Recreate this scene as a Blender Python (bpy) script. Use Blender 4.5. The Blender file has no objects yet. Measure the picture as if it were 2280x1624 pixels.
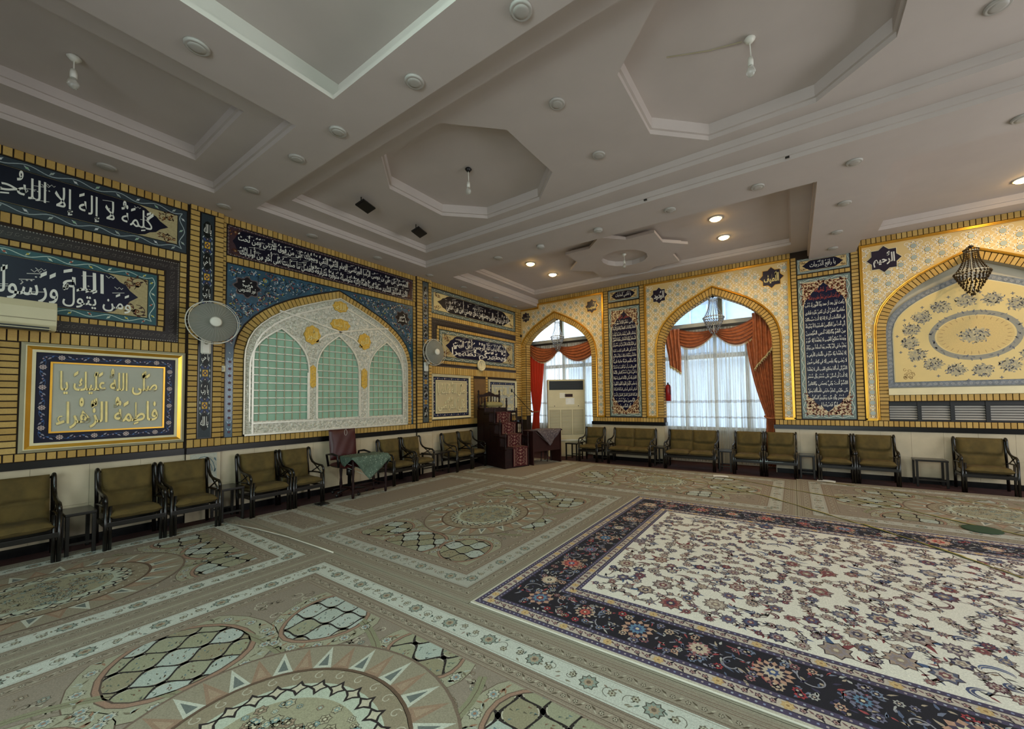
import bpy, bmesh, math, random
import numpy as np
from mathutils import Vector, Matrix
random.seed(7)
rnd = random.Random(11)
PI = math.pi
sc = bpy.context.scene
COL = sc.collection

# ------------------------------------------------------------------ camera, world, light, exposure
CX, CY, CH = 6.577, -9.143, 1.5
_a, _b, _c = math.radians(33.502), math.radians(2.14), math.radians(-.808)
FWD = Vector((-math.sin(_a) * math.cos(_b), math.cos(_a) * math.cos(_b), math.sin(_b)))
RGT = Vector((math.cos(_a), math.sin(_a), 0))
UPV = RGT.cross(FWD)
R2 = math.cos(_c) * RGT + math.sin(_c) * UPV
U2 = -math.sin(_c) * RGT + math.cos(_c) * UPV
cam = bpy.data.cameras.new('camera')
co = bpy.data.objects.new('camera', cam)
COL.objects.link(co)
co.matrix_world = Matrix(((R2.x, U2.x, -FWD.x, CX), (R2.y, U2.y, -FWD.y, CY), (R2.z, U2.z, -FWD.z, CH), (0, 0, 0, 1)))
cam.sensor_width = 36
cam.lens = 864.3 / 2280 * 36
cam.shift_x = (1140 - 1195.18) / 2280
cam.shift_y = (859.55 - 812) / 2280
cam.clip_start = .05
sc.camera = co

sc.view_settings.view_transform = 'Standard'
sc.view_settings.look = 'None'
sc.view_settings.gamma = 1
sc.view_settings.use_curve_mapping = False
sc.view_settings.exposure = 0.12

W = bpy.data.worlds.new('sky')
sc.world = W
W.use_nodes = True
nt = W.node_tree
bg = nt.nodes['Background']
bg.inputs[0].default_value = (.80, .90, 1, 1)
bg.inputs[1].default_value = 3.0

def area(name, loc, rot, sx, sy, power, col):
    l = bpy.data.lights.new(name, 'AREA')
    l.shape = 'RECTANGLE'; l.size = sx; l.size_y = sy; l.energy = power; l.color = col
    o = bpy.data.objects.new(name, l); COL.objects.link(o)
    o.location = loc; o.rotation_euler = rot
    return o
# area lamps added to stand in for daylight from unseen back and right-hand windows
area('back_daylight_fill', (6.9, -11.6, 2.1), (math.radians(40), 0, 0), 5.0, 1.9, 175, (.84, 1, .95))
area('side_daylight_fill', (12.4, -3.9, 2.1), (math.radians(82), 0, math.radians(90)), 4.4, 2.4, 110, (1, .93, .87))
# ------------------------------------------------------------------ colour and material helpers
def lin(c):
    if isinstance(c, str):
        c = [int(c[i:i + 2], 16) / 255 for i in (0, 2, 4)]
    return tuple(x / 12.92 if x <= .04045 else ((x + .055) / 1.055) ** 2.4 for x in c)

def base_mat(name):
    m = bpy.data.materials.new(name); m.use_nodes = True
    return m, m.node_tree, m.node_tree.nodes['Principled BSDF']

def add_bump(nt, p, scale, strength, dist=.01, detail=4, kind='noise'):
    tc = nt.nodes.new('ShaderNodeTexCoord')
    if kind == 'noise':
        n = nt.nodes.new('ShaderNodeTexNoise'); n.inputs['Detail'].default_value = detail
        out = n.outputs['Fac']
    else:
        n = nt.nodes.new('ShaderNodeTexVoronoi'); out = n.outputs['Distance']
    n.inputs['Scale'].default_value = scale
    nt.links.new(tc.outputs['Object'], n.inputs['Vector'])
    b = nt.nodes.new('ShaderNodeBump')
    b.inputs['Strength'].default_value = strength; b.inputs['Distance'].default_value = dist
    nt.links.new(out, b.inputs['Height']); nt.links.new(b.outputs[0], p.inputs['Normal'])
    return n

def mat(name, c, rough=.6, metal=0, var=.12, vscale=6, bump=None, alpha=1, emit=None, coat=0, trans=0, spec=None):
    m, nt, p = base_mat(name)
    c = lin(c)
    p.inputs['Roughness'].default_value = rough
    p.inputs['Metallic'].default_value = metal
    if spec is not None: p.inputs['Specular IOR Level'].default_value = spec
    if coat: p.inputs['Coat Weight'].default_value = coat
    if trans: p.inputs['Transmission Weight'].default_value = trans
    tc = nt.nodes.new('ShaderNodeTexCoord')
    n = nt.nodes.new('ShaderNodeTexNoise'); n.inputs['Scale'].default_value = vscale; n.inputs['Detail'].default_value = 5
    nt.links.new(tc.outputs['Object'], n.inputs['Vector'])
    r = nt.nodes.new('ShaderNodeValToRGB')
    r.color_ramp.elements[0].position = .3; r.color_ramp.elements[1].position = .7
    r.color_ramp.elements[0].color = (*[max(0, x * (1 - var)) for x in c], 1)
    r.color_ramp.elements[1].color = (*[min(1, x * (1 + var)) for x in c], 1)
    nt.links.new(n.outputs['Fac'], r.inputs[0]); nt.links.new(r.outputs[0], p.inputs['Base Color'])
    if alpha < 1: p.inputs['Alpha'].default_value = alpha
    if emit:
        p.inputs['Emission Color'].default_value = (*lin(emit[0]), 1); p.inputs['Emission Strength'].default_value = emit[1]
    if bump: add_bump(nt, p, *bump)
    return m

def art_mat(name, rough, bump=None, spec=.5, coat=0, noise=.12, nscale=60, metal=0):
    """flat print: the colour of each polygon is its 'Col' attribute"""
    m, nt, p = base_mat(name)
    p.inputs['Roughness'].default_value = rough
    p.inputs['Metallic'].default_value = metal
    p.inputs['Specular IOR Level'].default_value = spec
    if coat: p.inputs['Coat Weight'].default_value = coat; p.inputs['Coat Roughness'].default_value = .15
    a = nt.nodes.new('ShaderNodeAttribute'); a.attribute_name = 'Col'
    tc = nt.nodes.new('ShaderNodeTexCoord')
    n = nt.nodes.new('ShaderNodeTexNoise'); n.inputs['Scale'].default_value = nscale; n.inputs['Detail'].default_value = 4
    nt.links.new(tc.outputs['Object'], n.inputs['Vector'])
    mr = nt.nodes.new('ShaderNodeMapRange'); mr.inputs['From Min'].default_value = .25; mr.inputs['From Max'].default_value = .75
    mr.inputs['To Min'].default_value = 1 - noise; mr.inputs['To Max'].default_value = 1 + noise
    nt.links.new(n.outputs['Fac'], mr.inputs['Value'])
    mx = nt.nodes.new('ShaderNodeVectorMath'); mx.operation = 'SCALE'
    nt.links.new(a.outputs['Color'], mx.inputs[0]); nt.links.new(mr.outputs[0], mx.inputs['Scale'])
    nt.links.new(mx.outputs[0], p.inputs['Base Color'])
    if bump: add_bump(nt, p, *bump)
    return m

def brick_mat(name, cols):
    m, nt, p = base_mat(name)
    p.inputs['Roughness'].default_value = .62
    oi = nt.nodes.new('ShaderNodeObjectInfo'); ge = nt.nodes.new('ShaderNodeNewGeometry')
    ad = nt.nodes.new('ShaderNodeMath'); ad.operation = 'ADD'
    nt.links.new(oi.outputs['Random'], ad.inputs[0]); nt.links.new(ge.outputs['Random Per Island'], ad.inputs[1])
    fr = nt.nodes.new('ShaderNodeMath'); fr.operation = 'FRACT'; nt.links.new(ad.outputs[0], fr.inputs[0])
    r = nt.nodes.new('ShaderNodeValToRGB'); r.color_ramp.interpolation = 'LINEAR'
    e = r.color_ramp.elements
    e[0].color = (*lin(cols[0]), 1); e[1].color = (*lin(cols[-1]), 1)
    for i, c in enumerate(cols[1:-1]):
        x = e.new((i + 1) / (len(cols) - 1)); x.color = (*lin(c), 1)
    nt.links.new(fr.outputs[0], r.inputs[0])
    n = nt.nodes.new('ShaderNodeTexNoise'); n.inputs['Scale'].default_value = 90; n.inputs['Detail'].default_value = 3
    nt.links.new(ge.outputs['Position'], n.inputs['Vector'])
    mr = nt.nodes.new('ShaderNodeMapRange'); mr.inputs['To Min'].default_value = .8; mr.inputs['To Max'].default_value = 1.2
    nt.links.new(n.outputs['Fac'], mr.inputs['Value'])
    mx = nt.nodes.new('ShaderNodeVectorMath'); mx.operation = 'SCALE'
    nt.links.new(r.outputs[0], mx.inputs[0]); nt.links.new(mr.outputs[0], mx.inputs['Scale'])
    nt.links.new(mx.outputs[0], p.inputs['Base Color'])
    b = nt.nodes.new('ShaderNodeBump'); b.inputs['Strength'].default_value = .35; b.inputs['Distance'].default_value = .004
    nt.links.new(n.outputs['Fac'], b.inputs['Height']); nt.links.new(b.outputs[0], p.inputs['Normal'])
    return m

M = {}
M['brick'] = brick_mat('yellow_brick', ['a8823a', 'b38f48', 'bc9850', 'ab873f', 'c09f5a'])
M['mortar'] = mat('dark_mortar', '2a1c10', .9)
M['plaster'] = mat('ceiling_plaster', 'bdb2aa', .75, var=.03, vscale=3, bump=(80, .08, .004))
M['plaster_wall'] = mat('wall_plaster', 'b0a894', .8, var=.05)
M['maroon'] = mat('maroon_floor_carpet', '38120f', .95, var=.3, vscale=25, bump=(300, .5, .004))
M['marble'] = mat('marble_slab', 'b9ab90', .35, var=.12, vscale=3.5, bump=(9, .1, .004))
M['granite'] = mat('black_granite', '0c0c0e', .22, var=.4, vscale=60)
M['gold'] = mat('gold_frame', 'd8a23a', .32, .75, var=.08)
M['goldsoft'] = mat('gold_relief', 'e2cd86', .4, .2, var=.1, vscale=15)
M['silver'] = mat('silver_relief', 'cfccbe', .4, .35, var=.25, vscale=26, bump=(34, .9, .02, 6))
M['silver_s'] = mat('silver_smooth', 'dcd9cb', .35, .4, var=.1, vscale=20)
M['medal'] = mat('gold_medallion', 'c8a548', .4, .6, var=.25, vscale=40, bump=(60, .6, .01))
M['greenpane'] = mat('green_backing', '8fb39a', .55, var=.12, vscale=3)
M['black'] = mat('black_lacquer', '0b0806', .3, coat=.15, var=.3)
M['blackmetal'] = mat('black_metal', '0d0c0c', .4)
M['olive'] = mat('olive_velvet', '54451e', .9, var=.28, vscale=9, bump=(160, .4, .004))
M['darkwood'] = mat('dark_carved_wood', '1e0908', .5, spec=.25, var=.4, vscale=14)
M['deskwood'] = mat('brown_desk_board', '2e1411', .5, spec=.25, var=.2, vscale=8)
M['maroonchair'] = mat('maroon_leather', '3d0d0e', .45, var=.15)
M['white'] = mat('white_plastic', 'dcd9cc', .4, var=.03)
M['offwhite'] = mat('cream_enamel', 'cbc09c', .42, var=.04)
M['acgrey'] = mat('air_conditioner_grille', '8f866a', .5, var=.05)
M['slotdark'] = mat('dark_vent_slot', '070707', .5)
M['greige'] = mat('greige_moulding', 'a39a7c', .5, var=.06)
M['cream'] = mat('cream_moulding', 'd8cca4', .5, var=.05)
M['creampanel'] = mat('cream_panel', 'd3b67a', .55, var=.05, vscale=4)
M['startile'] = mat('pale_blue_star', 'a3aca4', .4, var=.08)
M['relieffield'] = mat('grey_relief_field', 'a9a898', .5, var=.06, vscale=4, bump=(30, .15, .004))
M['reliefbeige'] = mat('beige_relief_field', 'b9aa85', .5, var=.06, vscale=4, bump=(30, .15, .004))
M['fanwire'] = mat('grey_fan_wire', 'a8a89e', .5)
M['red'] = mat('red_enamel', '8f1418', .3)
M['terracotta'] = mat('terracotta_satin', 'a8603a', .5, var=.25, vscale=14, bump=(45, .2, .006))
M['fringe'] = mat('cream_fringe', 'cbb88c', .8)
M['frame'] = mat('window_frame_white', 'c4c0b4', .5)
M['framedark'] = mat('window_frame_dark', '1a1210', .5)
M['lampglow'] = mat('lamp_glow', 'fff0c8', .4, emit=('ffcf7a', 40))
M['downlight'] = mat('downlight_cover', 'a9a49c', .45, var=.03)
M['glassbulb'] = mat('glass_bulb', 'e8e8e0', .1, trans=.7)
M['brown'] = mat('brown_board', '6b4d1e', .6, var=.15)
M['paper'] = mat('white_paper', 'd8d8d4', .7)
M['tapegreen'] = mat('green_tape', '353d1c', .7)
M['tapeyellow'] = mat('yellow_tape', 'b09a45', .7)
M['tapeblob'] = mat('green_cloth', '1e3a22', .8)
M['pillow'] = mat('khaki_pillow', '8d8456', .85)
M['concrete'] = mat('outside_concrete', 'c9d3dc', .8, var=.05)
M['outblue'] = mat('outside_blue_glass', 'b0c4dc', .3)
M['ink'] = mat('white_glaze', 'dedbd0', .35, var=.03)
M['inkred'] = mat('red_glaze', '9c3a2a', .3, var=.03)
M['tilegloss'] = art_mat('glazed_tile_art', .36, spec=.22, noise=.14, nscale=55)
M['rug'] = art_mat('woven_rug_art', .95, bump=(420, .5, .004), noise=.22, nscale=130)
M['printmat'] = art_mat('matt_print_art', .6, noise=.08)

# thin fabrics: part of the light passes through
def cloth_through(name, c, clear, transl):
    m = bpy.data.materials.new(name); m.use_nodes = True
    nt = m.node_tree; nt.nodes.clear()
    o = nt.nodes.new('ShaderNodeOutputMaterial')
    d = nt.nodes.new('ShaderNodeBsdfDiffuse'); t = nt.nodes.new('ShaderNodeBsdfTranslucent'); tr = nt.nodes.new('ShaderNodeBsdfTransparent')
    for n in (d, t): n.inputs[0].default_value = (*lin(c), 1)
    tc = nt.nodes.new('ShaderNodeTexCoord'); nz = nt.nodes.new('ShaderNodeTexNoise'); nz.inputs['Scale'].default_value = 14
    nt.links.new(tc.outputs['Object'], nz.inputs['Vector'])
    m1 = nt.nodes.new('ShaderNodeMixShader'); m1.inputs[0].default_value = transl
    nt.links.new(d.outputs[0], m1.inputs[1]); nt.links.new(t.outputs[0], m1.inputs[2])
    m2 = nt.nodes.new('ShaderNodeMixShader')
    mr = nt.nodes.new('ShaderNodeMapRange'); mr.inputs['To Min'].default_value = clear * .8; mr.inputs['To Max'].default_value = clear * 1.2
    if name == 'sheer_voile':      # gathered cloth: dense and open stripes alternate across its width
        mp = nt.nodes.new('ShaderNodeMapping'); mp.inputs['Scale'].default_value = (2.2, .05, .03)
        nt.links.new(tc.outputs['Object'], mp.inputs['Vector']); nt.links.new(mp.outputs[0], nz.inputs['Vector'])
        mr.inputs['From Min'].default_value = .36; mr.inputs['From Max'].default_value = .64
        mr.inputs['To Min'].default_value = .04; mr.inputs['To Max'].default_value = .72
    nt.links.new(nz.outputs['Fac'], mr.inputs['Value']); nt.links.new(mr.outputs[0], m2.inputs[0])
    nt.links.new(m1.outputs[0], m2.inputs[1]); nt.links.new(tr.outputs[0], m2.inputs[2])
    nt.links.new(m2.outputs[0], o.inputs[0])
    return m
M['sheer'] = cloth_through('sheer_voile', 'cfcdc4', .38, .5)
M['sheerband'] = cloth_through('voile_embroidery', 'a89a86', .5, .4)
M['redcurtain'] = cloth_through('backlit_orange_curtain', 'd65a42', .0, .6)
M['fanmesh'] = cloth_through('fan_guard_wires', '9a9a90', .32, .1)
def glass_mat():
    m = bpy.data.materials.new('window_glass'); m.use_nodes = True
    nt = m.node_tree; nt.nodes.clear()
    o = nt.nodes.new('ShaderNodeOutputMaterial'); g = nt.nodes.new('ShaderNodeBsdfGlossy'); g.inputs['Roughness'].default_value = .02
    t = nt.nodes.new('ShaderNodeBsdfTransparent'); t.inputs[0].default_value = (.93, .97, 1, 1)
    x = nt.nodes.new('ShaderNodeMixShader'); x.inputs[0].default_value = .06
    nt.links.new(t.outputs[0], x.inputs[1]); nt.links.new(g.outputs[0], x.inputs[2]); nt.links.new(x.outputs[0], o.inputs[0])
    return m
M['glass'] = glass_mat()
m_, nt_, p_ = base_mat('crystal'); p_.inputs['Base Color'].default_value = (.36, .38, .40, 1); p_.inputs['Roughness'].default_value = .08
p_.inputs['Transmission Weight'].default_value = .35; p_.inputs['Metallic'].default_value = .35
M['crystal'] = m_
M['shadecrystal'] = mat('shaded_crystal', '4a3c28', .3, .5, var=.3)  # shade is put into this crystal's dark colour

# ------------------------------------------------------------------ object helpers
def tag(o, label=None, cat=None, group=None, kind=None):
    if label: o['label'] = label
    if cat: o['category'] = cat
    if group: o['group'] = group
    if kind: o['kind'] = kind
    return o

def thing(name, label, cat, loc=(0, 0, 0), rz=0, group=None):
    o = bpy.data.objects.new(name, None); COL.objects.link(o)
    o.location = loc; o.rotation_euler = (0, 0, rz); o.empty_display_size = .1
    return tag(o, label, cat, group)

def link(name, me, material=None, parent=None, smooth=False):
    if material is not None:
        for x in (material if isinstance(material, (list, tuple)) else [material]): me.materials.append(x)
    o = bpy.data.objects.new(name, me); COL.objects.link(o)
    if parent is not None: o.parent = parent
    if smooth: me.polygons.foreach_set('use_smooth', [True] * len(me.polygons))
    return o

def copy_tree(o, parent=None):
    c = o.copy(); COL.objects.link(c)
    if parent is not None: c.parent = parent
    for ch in list(o.children): copy_tree(ch, c)
    return c

class MB:
    """collects shapes into one mesh"""
    def __init__(s, fn=None):
        s.v = []; s.f = []; s.fn = fn
    def add(s, vs, fs):
        n = len(s.v); s.v += [tuple(p) for p in vs]; s.f += [tuple(i + n for i in f) for f in fs]; return s
    def box(s, x0, x1, y0, y1, z0, z1):
        return s.add([(x0, y0, z0), (x1, y0, z0), (x1, y1, z0), (x0, y1, z0), (x0, y0, z1), (x1, y0, z1), (x1, y1, z1), (x0, y1, z1)],
                     [(0, 3, 2, 1), (4, 5, 6, 7), (0, 1, 5, 4), (1, 2, 6, 5), (2, 3, 7, 6), (3, 0, 4, 7)])
    def bbox(s, x0, x1, y0, y1, z0, z1, b):
        """box with bevelled vertical and top edges"""
        if x0 > x1: x0, x1 = x1, x0
        if y0 > y1: y0, y1 = y1, y0
        ring = lambda i, z: [(x0 + i, y0 + b, z), (x0 + b, y0 + i, z), (x1 - b, y0 + i, z), (x1 - i, y0 + b, z), (x1 - i, y1 - b, z), (x1 - b, y1 - i, z), (x0 + b, y1 - i, z), (x0 + i, y1 - b, z)]
        rs = [ring(b * .7, z0), ring(0, z0 + b * .7), ring(0, z1 - b * .7), ring(b * .7, z1)]
        vs = [p for r in rs for p in r]
        fs = [(k * 8 + i, k * 8 + (i + 1) % 8, k * 8 + 8 + (i + 1) % 8, k * 8 + 8 + i) for k in range(3) for i in range(8)]
        fs += [tuple(range(7, -1, -1)), tuple(range(24, 32))]
        return s.add(vs, fs)
    def prism(s, pts, a, b, ax=2):
        """polygon (u, v) extruded from a to b along axis ax"""
        n = len(pts)
        def P(u, v, w): return (u, v, w) if ax == 2 else ((u, w, v) if ax == 1 else (w, u, v))
        vs = [P(u, v, a) for u, v in pts] + [P(u, v, b) for u, v in pts]
        return s.add(vs, [tuple(range(n))[::-1], tuple(range(n, 2 * n))] + [(i, (i + 1) % n, n + (i + 1) % n, n + i) for i in range(n)])
    def tube(s, pts, r, n=8, closed=False, cap=True):
        pts = [Vector(p) for p in pts]; m = len(pts); rr = r if isinstance(r, (list, tuple)) else [r] * m
        vs = []; up = None
        for i, p in enumerate(pts):
            d = (pts[(i + 1) % m] - pts[i - 1]) if closed else (pts[min(i + 1, m - 1)] - pts[max(i - 1, 0)])
            d = d.normalized() if d.length > 1e-9 else Vector((0, 0, 1))
            if up is None: up = Vector((0, 0, 1)) if abs(d.z) < .9 else Vector((1, 0, 0))
            a = d.cross(up)
            if a.length < 1e-6: a = d.cross(Vector((.3, .8, .2)))
            a.normalize(); b = a.cross(d).normalized(); up = b
            for k in range(n):
                t = 2 * PI * k / n; vs.append(p + (a * math.cos(t) + b * math.sin(t)) * rr[i])
        fs = [(i * n + k, i * n + (k + 1) % n, ((i + 1) % m) * n + (k + 1) % n, ((i + 1) % m) * n + k) for i in range(m if closed else m - 1) for k in range(n)]
        if not closed and cap: fs += [tuple(range(n))[::-1], tuple((m - 1) * n + k for k in range(n))]
        return s.add(vs, fs)
    def lathe(s, prof, c=(0, 0, 0), n=16, axis=2):
        vs = []; m = len(prof)
        for r, z in prof:
            for k in range(n):
                t = 2 * PI * k / n; x, y = r * math.cos(t), r * math.sin(t)
                q = (x, y, z) if axis == 2 else ((x, z, y) if axis == 1 else (z, x, y))
                vs.append((c[0] + q[0], c[1] + q[1], c[2] + q[2]))
        fs = [(i * n + k, i * n + (k + 1) % n, (i + 1) * n + (k + 1) % n, (i + 1) * n + k) for i in range(m - 1) for k in range(n)]
        fs += [tuple(range(n))[::-1], tuple((m - 1) * n + k for k in range(n))]
        return s.add(vs, fs)
    def octa(s, c, r, h=None):
        h = h or r; x, y, z = c
        return s.add([(x + r, y, z), (x, y + r, z), (x - r, y, z), (x, y - r, z), (x, y, z + h), (x, y, z - h)],
                     [(0, 1, 4), (1, 2, 4), (2, 3, 4), (3, 0, 4), (1, 0, 5), (2, 1, 5), (3, 2, 5), (0, 3, 5)])
    def grid(s, fn, nu, nv):
        vs = [fn(i / nu, j / nv) for j in range(nv + 1) for i in range(nu + 1)]
        return s.add(vs, [(j * (nu + 1) + i, j * (nu + 1) + i + 1, (j + 1) * (nu + 1) + i + 1, (j + 1) * (nu + 1) + i) for j in range(nv) for i in range(nu)])
    def build(s, name, material=None, parent=None, smooth=False, bevel=0, solid=0):
        me = bpy.data.meshes.new(name)
        vs = [s.fn(*p) for p in s.v] if s.fn else s.v
        me.from_pydata(vs, [], s.f); me.update()
        bm = bmesh.new(); bm.from_mesh(me); bmesh.ops.recalc_face_normals(bm, faces=bm.faces)
        if bevel: bmesh.ops.bevel(bm, geom=[e for e in bm.edges if len(e.link_faces) == 2 and e.calc_face_angle(0) > .6], offset=bevel, segments=2, affect='EDGES', profile=.6, clamp_overlap=True)
        bm.to_mesh(me); bm.free()
        o = link(name, me, material, parent, smooth)
        if solid:
            md = o.modifiers.new('thickness', 'SOLIDIFY'); md.thickness = solid; md.offset = 0
        return o

def ML(u, v, w=0): return (w, u, v)          # left wall: u = world y, v = height, w = out into the room
def MR(u, v, w=0): return (u, -w, v)         # far wall: u = world x
def MF(u, v, w=0): return (u, v, w)          # floor

class Art:
    """flat coloured polygons laid on a plane"""
    def __init__(s, fn, w0=0.0, dw=.0003):
        s.fn = fn; s.w = w0; s.dw = dw; s.v = []; s.f = []; s.c = []; s.k = 0; s.shift = (0, 0, 0, 1)
    def level(s, n=1): s.w += s.dw * n; return s
    def face(s, pts, c, w=None):
        w = s.w if w is None else w
        n = len(s.v); s.v += [s.fn(u, v, w) for u, v in pts]; s.f.append(tuple(range(n, n + len(pts)))); s.c.append(lin(c) if isinstance(c, str) else c)
    def rect(s, u0, v0, u1, v1, c): s.face([(u0, v0), (u1, v0), (u1, v1), (u0, v1)], c)
    def band(s, r, a, b, c):
        """ring between insets a and b of rectangle r"""
        u0, v0, u1, v1 = r
        o = [(u0 + a, v0 + a), (u1 - a, v0 + a), (u1 - a, v1 - a), (u0 + a, v1 - a)]
        i = [(u0 + b, v0 + b), (u1 - b, v0 + b), (u1 - b, v1 - b), (u0 + b, v1 - b)]
        for k in range(4): s.face([o[k], o[(k + 1) % 4], i[(k + 1) % 4], i[k]], c)
    def disc(s, u, v, r, c, n=10, ry=None, rot=0):
        ry = ry or r; a, b = math.cos(rot), math.sin(rot)
        P = [(r * math.cos(2 * PI * i / n), ry * math.sin(2 * PI * i / n)) for i in range(n)]
        s.face([(u + x * a - y * b, v + x * b + y * a) for x, y in P], c)
    def star(s, u, v, r, ri, n, c, rot=0, ry=1):
        s.face([(u + (r if i % 2 == 0 else ri) * math.cos(rot + PI * i / n), v + ry * (r if i % 2 == 0 else ri) * math.sin(rot + PI * i / n)) for i in range(2 * n)], c)
    def line(s, pts, wd, c, closed=False):
        m = len(pts)
        L = []; R = []
        for i in range(m):
            p = pts[i - 1] if (closed or i) else pts[i]; q = pts[(i + 1) % m] if (closed or i < m - 1) else pts[i]
            dx, dy = q[0] - p[0], q[1] - p[1]; l = math.hypot(dx, dy) or 1e-6
            h = (wd[i] if isinstance(wd, (list, tuple)) else wd) / 2
            L.append((pts[i][0] - dy / l * h, pts[i][1] + dx / l * h)); R.append((pts[i][0] + dy / l * h, pts[i][1] - dx / l * h))
        for i in range(m if closed else m - 1):
            j = (i + 1) % m; s.face([L[i], L[j], R[j], R[i]], c)
    def leaf(s, u, v, l, wd, ang, c):
        a, b = math.cos(ang), math.sin(ang)
        P = [(0, 0), (.3 * l, wd / 2), (.65 * l, wd * .42), (l, 0), (.65 * l, -wd * .25), (.3 * l, -wd / 2)]
        s.face([(u + x * a - y * b, v + x * b + y * a) for x, y in P], c)
    def flower(s, u, v, r, n, c1, c2, c3, rot=None, ry=1, cout=None):
        rot = rnd.random() * 6 if rot is None else rot
        w = s.w
        if cout: s.star(u, v, r * 1.14, r * .86, n, cout, rot, ry); s.level()
        s.star(u, v, r, r * .7, n, c1, rot, ry); s.level()
        s.star(u, v, r * .66, r * .42, n, c2, rot + PI / n, ry); s.level()
        s.disc(u, v, r * .26, c3, 7, r * .26 * ry)
        s.w = w
    def spiral(s, u, v, r, turns, a0, c, wd, sgn=1, n=18, inner=.25):
        P = []
        for i in range(n + 1):
            t = i / n; a = a0 + sgn * turns * 2 * PI * t; q = r * (1 - (1 - inner) * t)
            P.append((u + q * math.cos(a), v + q * math.sin(a)))
        s.line(P, wd, c); return P
    def build(s, name, material, parent=None):
        me = bpy.data.meshes.new(name); me.from_pydata(s.v, [], s.f); me.update()
        at = me.attributes.new('Col', 'FLOAT_COLOR', 'CORNER')
        cnt = np.array([len(f) for f in s.f]); c = np.ones((len(s.f), 4), 'f'); c[:, :3] = np.array(s.c, 'f')
        at.data.foreach_set('color', np.repeat(c, cnt, axis=0).ravel())
        return link(name, me, material, parent)

# ------------------------------------------------------------------ Arabic lettering
AF = {}
for ch, b_, n_ in [('ء', 0xFE80, 1), ('آ', 0xFE81, 2), ('أ', 0xFE83, 2), ('ؤ', 0xFE85, 2), ('إ', 0xFE87, 2), ('ئ', 0xFE89, 4), ('ا', 0xFE8D, 2), ('ب', 0xFE8F, 4), ('ة', 0xFE93, 2), ('ت', 0xFE95, 4), ('ث', 0xFE99, 4), ('ج', 0xFE9D, 4), ('ح', 0xFEA1, 4), ('خ', 0xFEA5, 4), ('د', 0xFEA9, 2), ('ذ', 0xFEAB, 2), ('ر', 0xFEAD, 2), ('ز', 0xFEAF, 2), ('س', 0xFEB1, 4), ('ش', 0xFEB5, 4), ('ص', 0xFEB9, 4), ('ض', 0xFEBD, 4), ('ط', 0xFEC1, 4), ('ظ', 0xFEC5, 4), ('ع', 0xFEC9, 4), ('غ', 0xFECD, 4), ('ف', 0xFED1, 4), ('ق', 0xFED5, 4), ('ك', 0xFED9, 4), ('ل', 0xFEDD, 4), ('م', 0xFEE1, 4), ('ن', 0xFEE5, 4), ('ه', 0xFEE9, 4), ('و', 0xFEED, 2), ('ى', 0xFEEF, 2), ('ي', 0xFEF1, 4)]:
    AF[ch] = (b_, n_)
LAM = {'آ': 0xFEF5, 'أ': 0xFEF7, 'إ': 0xFEF9, 'ا': 0xFEFB}
MARKS = set('\u064b\u064c\u064d\u064e\u064f\u0650\u0651\u0652')
def shape(t):
    base = []
    for c in t:
        if c in MARKS and base: base[-1][1] += c
        else: base.append([c, ''])
    out = []; i = 0; prev = False
    while i < len(base):
        c, mk = base[i]
        if c not in AF: out.append(c + mk); prev = False; i += 1; continue
        b, n = AF[c]
        if c == 'ل' and i + 1 < len(base) and base[i + 1][0] in LAM:
            out.append(chr(LAM[base[i + 1][0]] + (1 if prev else 0)) + ''); prev = False; i += 2; continue
        nx = n == 4 and i + 1 < len(base) and base[i + 1][0] in AF and AF[base[i + 1][0]][1] > 1
        out.append(mk + chr(b + ((3 if nx else 1) if prev else (2 if nx else 0)))); prev = n == 4; i += 1
    return ''.join(reversed(out))

_tc = bpy.data.curves.new('lettering_source', 'FONT'); _to = bpy.data.objects.new('lettering_source', _tc)
def letters(name, lines, fn, material, parent, bold=.018, depth=0.0, w=.001, res=2, arabic=True, tilt=0, bow=0):
    """lines: (text, u0, v0, u1, v1): every line is stretched to fill its rectangle"""
    COL.objects.link(_to)
    V = []; F = []
    for t, u0, v0, u1, v1 in lines:
        _tc.body = shape(t) if arabic else t
        _tc.resolution_u = res; _tc.offset = bold; _tc.extrude = depth and .1
        bpy.context.view_layer.update()
        dg = bpy.context.evaluated_depsgraph_get()
        me = bpy.data.meshes.new_from_object(_to.evaluated_get(dg))
        n = len(me.vertices); a = np.empty(n * 3, 'f'); me.vertices.foreach_get('co', a); a = a.reshape(-1, 3)
        if n:
            a[:, 1] = np.where(a[:, 1] > .46, .46 + (a[:, 1] - .46) * 1.9, a[:, 1])   # tall uprights
            mn = a.min(0); mx = a.max(0)
            x = (a[:, 0] - mn[0]) / (mx[0] - mn[0]); y = (a[:, 1] - mn[1]) / (mx[1] - mn[1])
            z = (a[:, 2] > 0).astype('f') if depth else np.zeros(n)
            k = len(V)
            for i in range(n):
                xx = x[i] * (u1 - u0); yy = y[i] * (v1 - v0) + tilt * (x[i] - .5) * (v1 - v0) + bow * (1 - (2 * x[i] - 1) ** 2)
                V.append(fn(u0 + xx, v0 + yy, w + float(z[i]) * depth))
            F += [tuple(k + j for j in p.vertices) for p in me.polygons]
        bpy.data.meshes.remove(me)
    COL.objects.unlink(_to)
    me = bpy.data.meshes.new(name); me.from_pydata(V, [], F); me.update()
    o = link(name, me, material, parent); o['kind'] = 'stuff'
    return o

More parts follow.
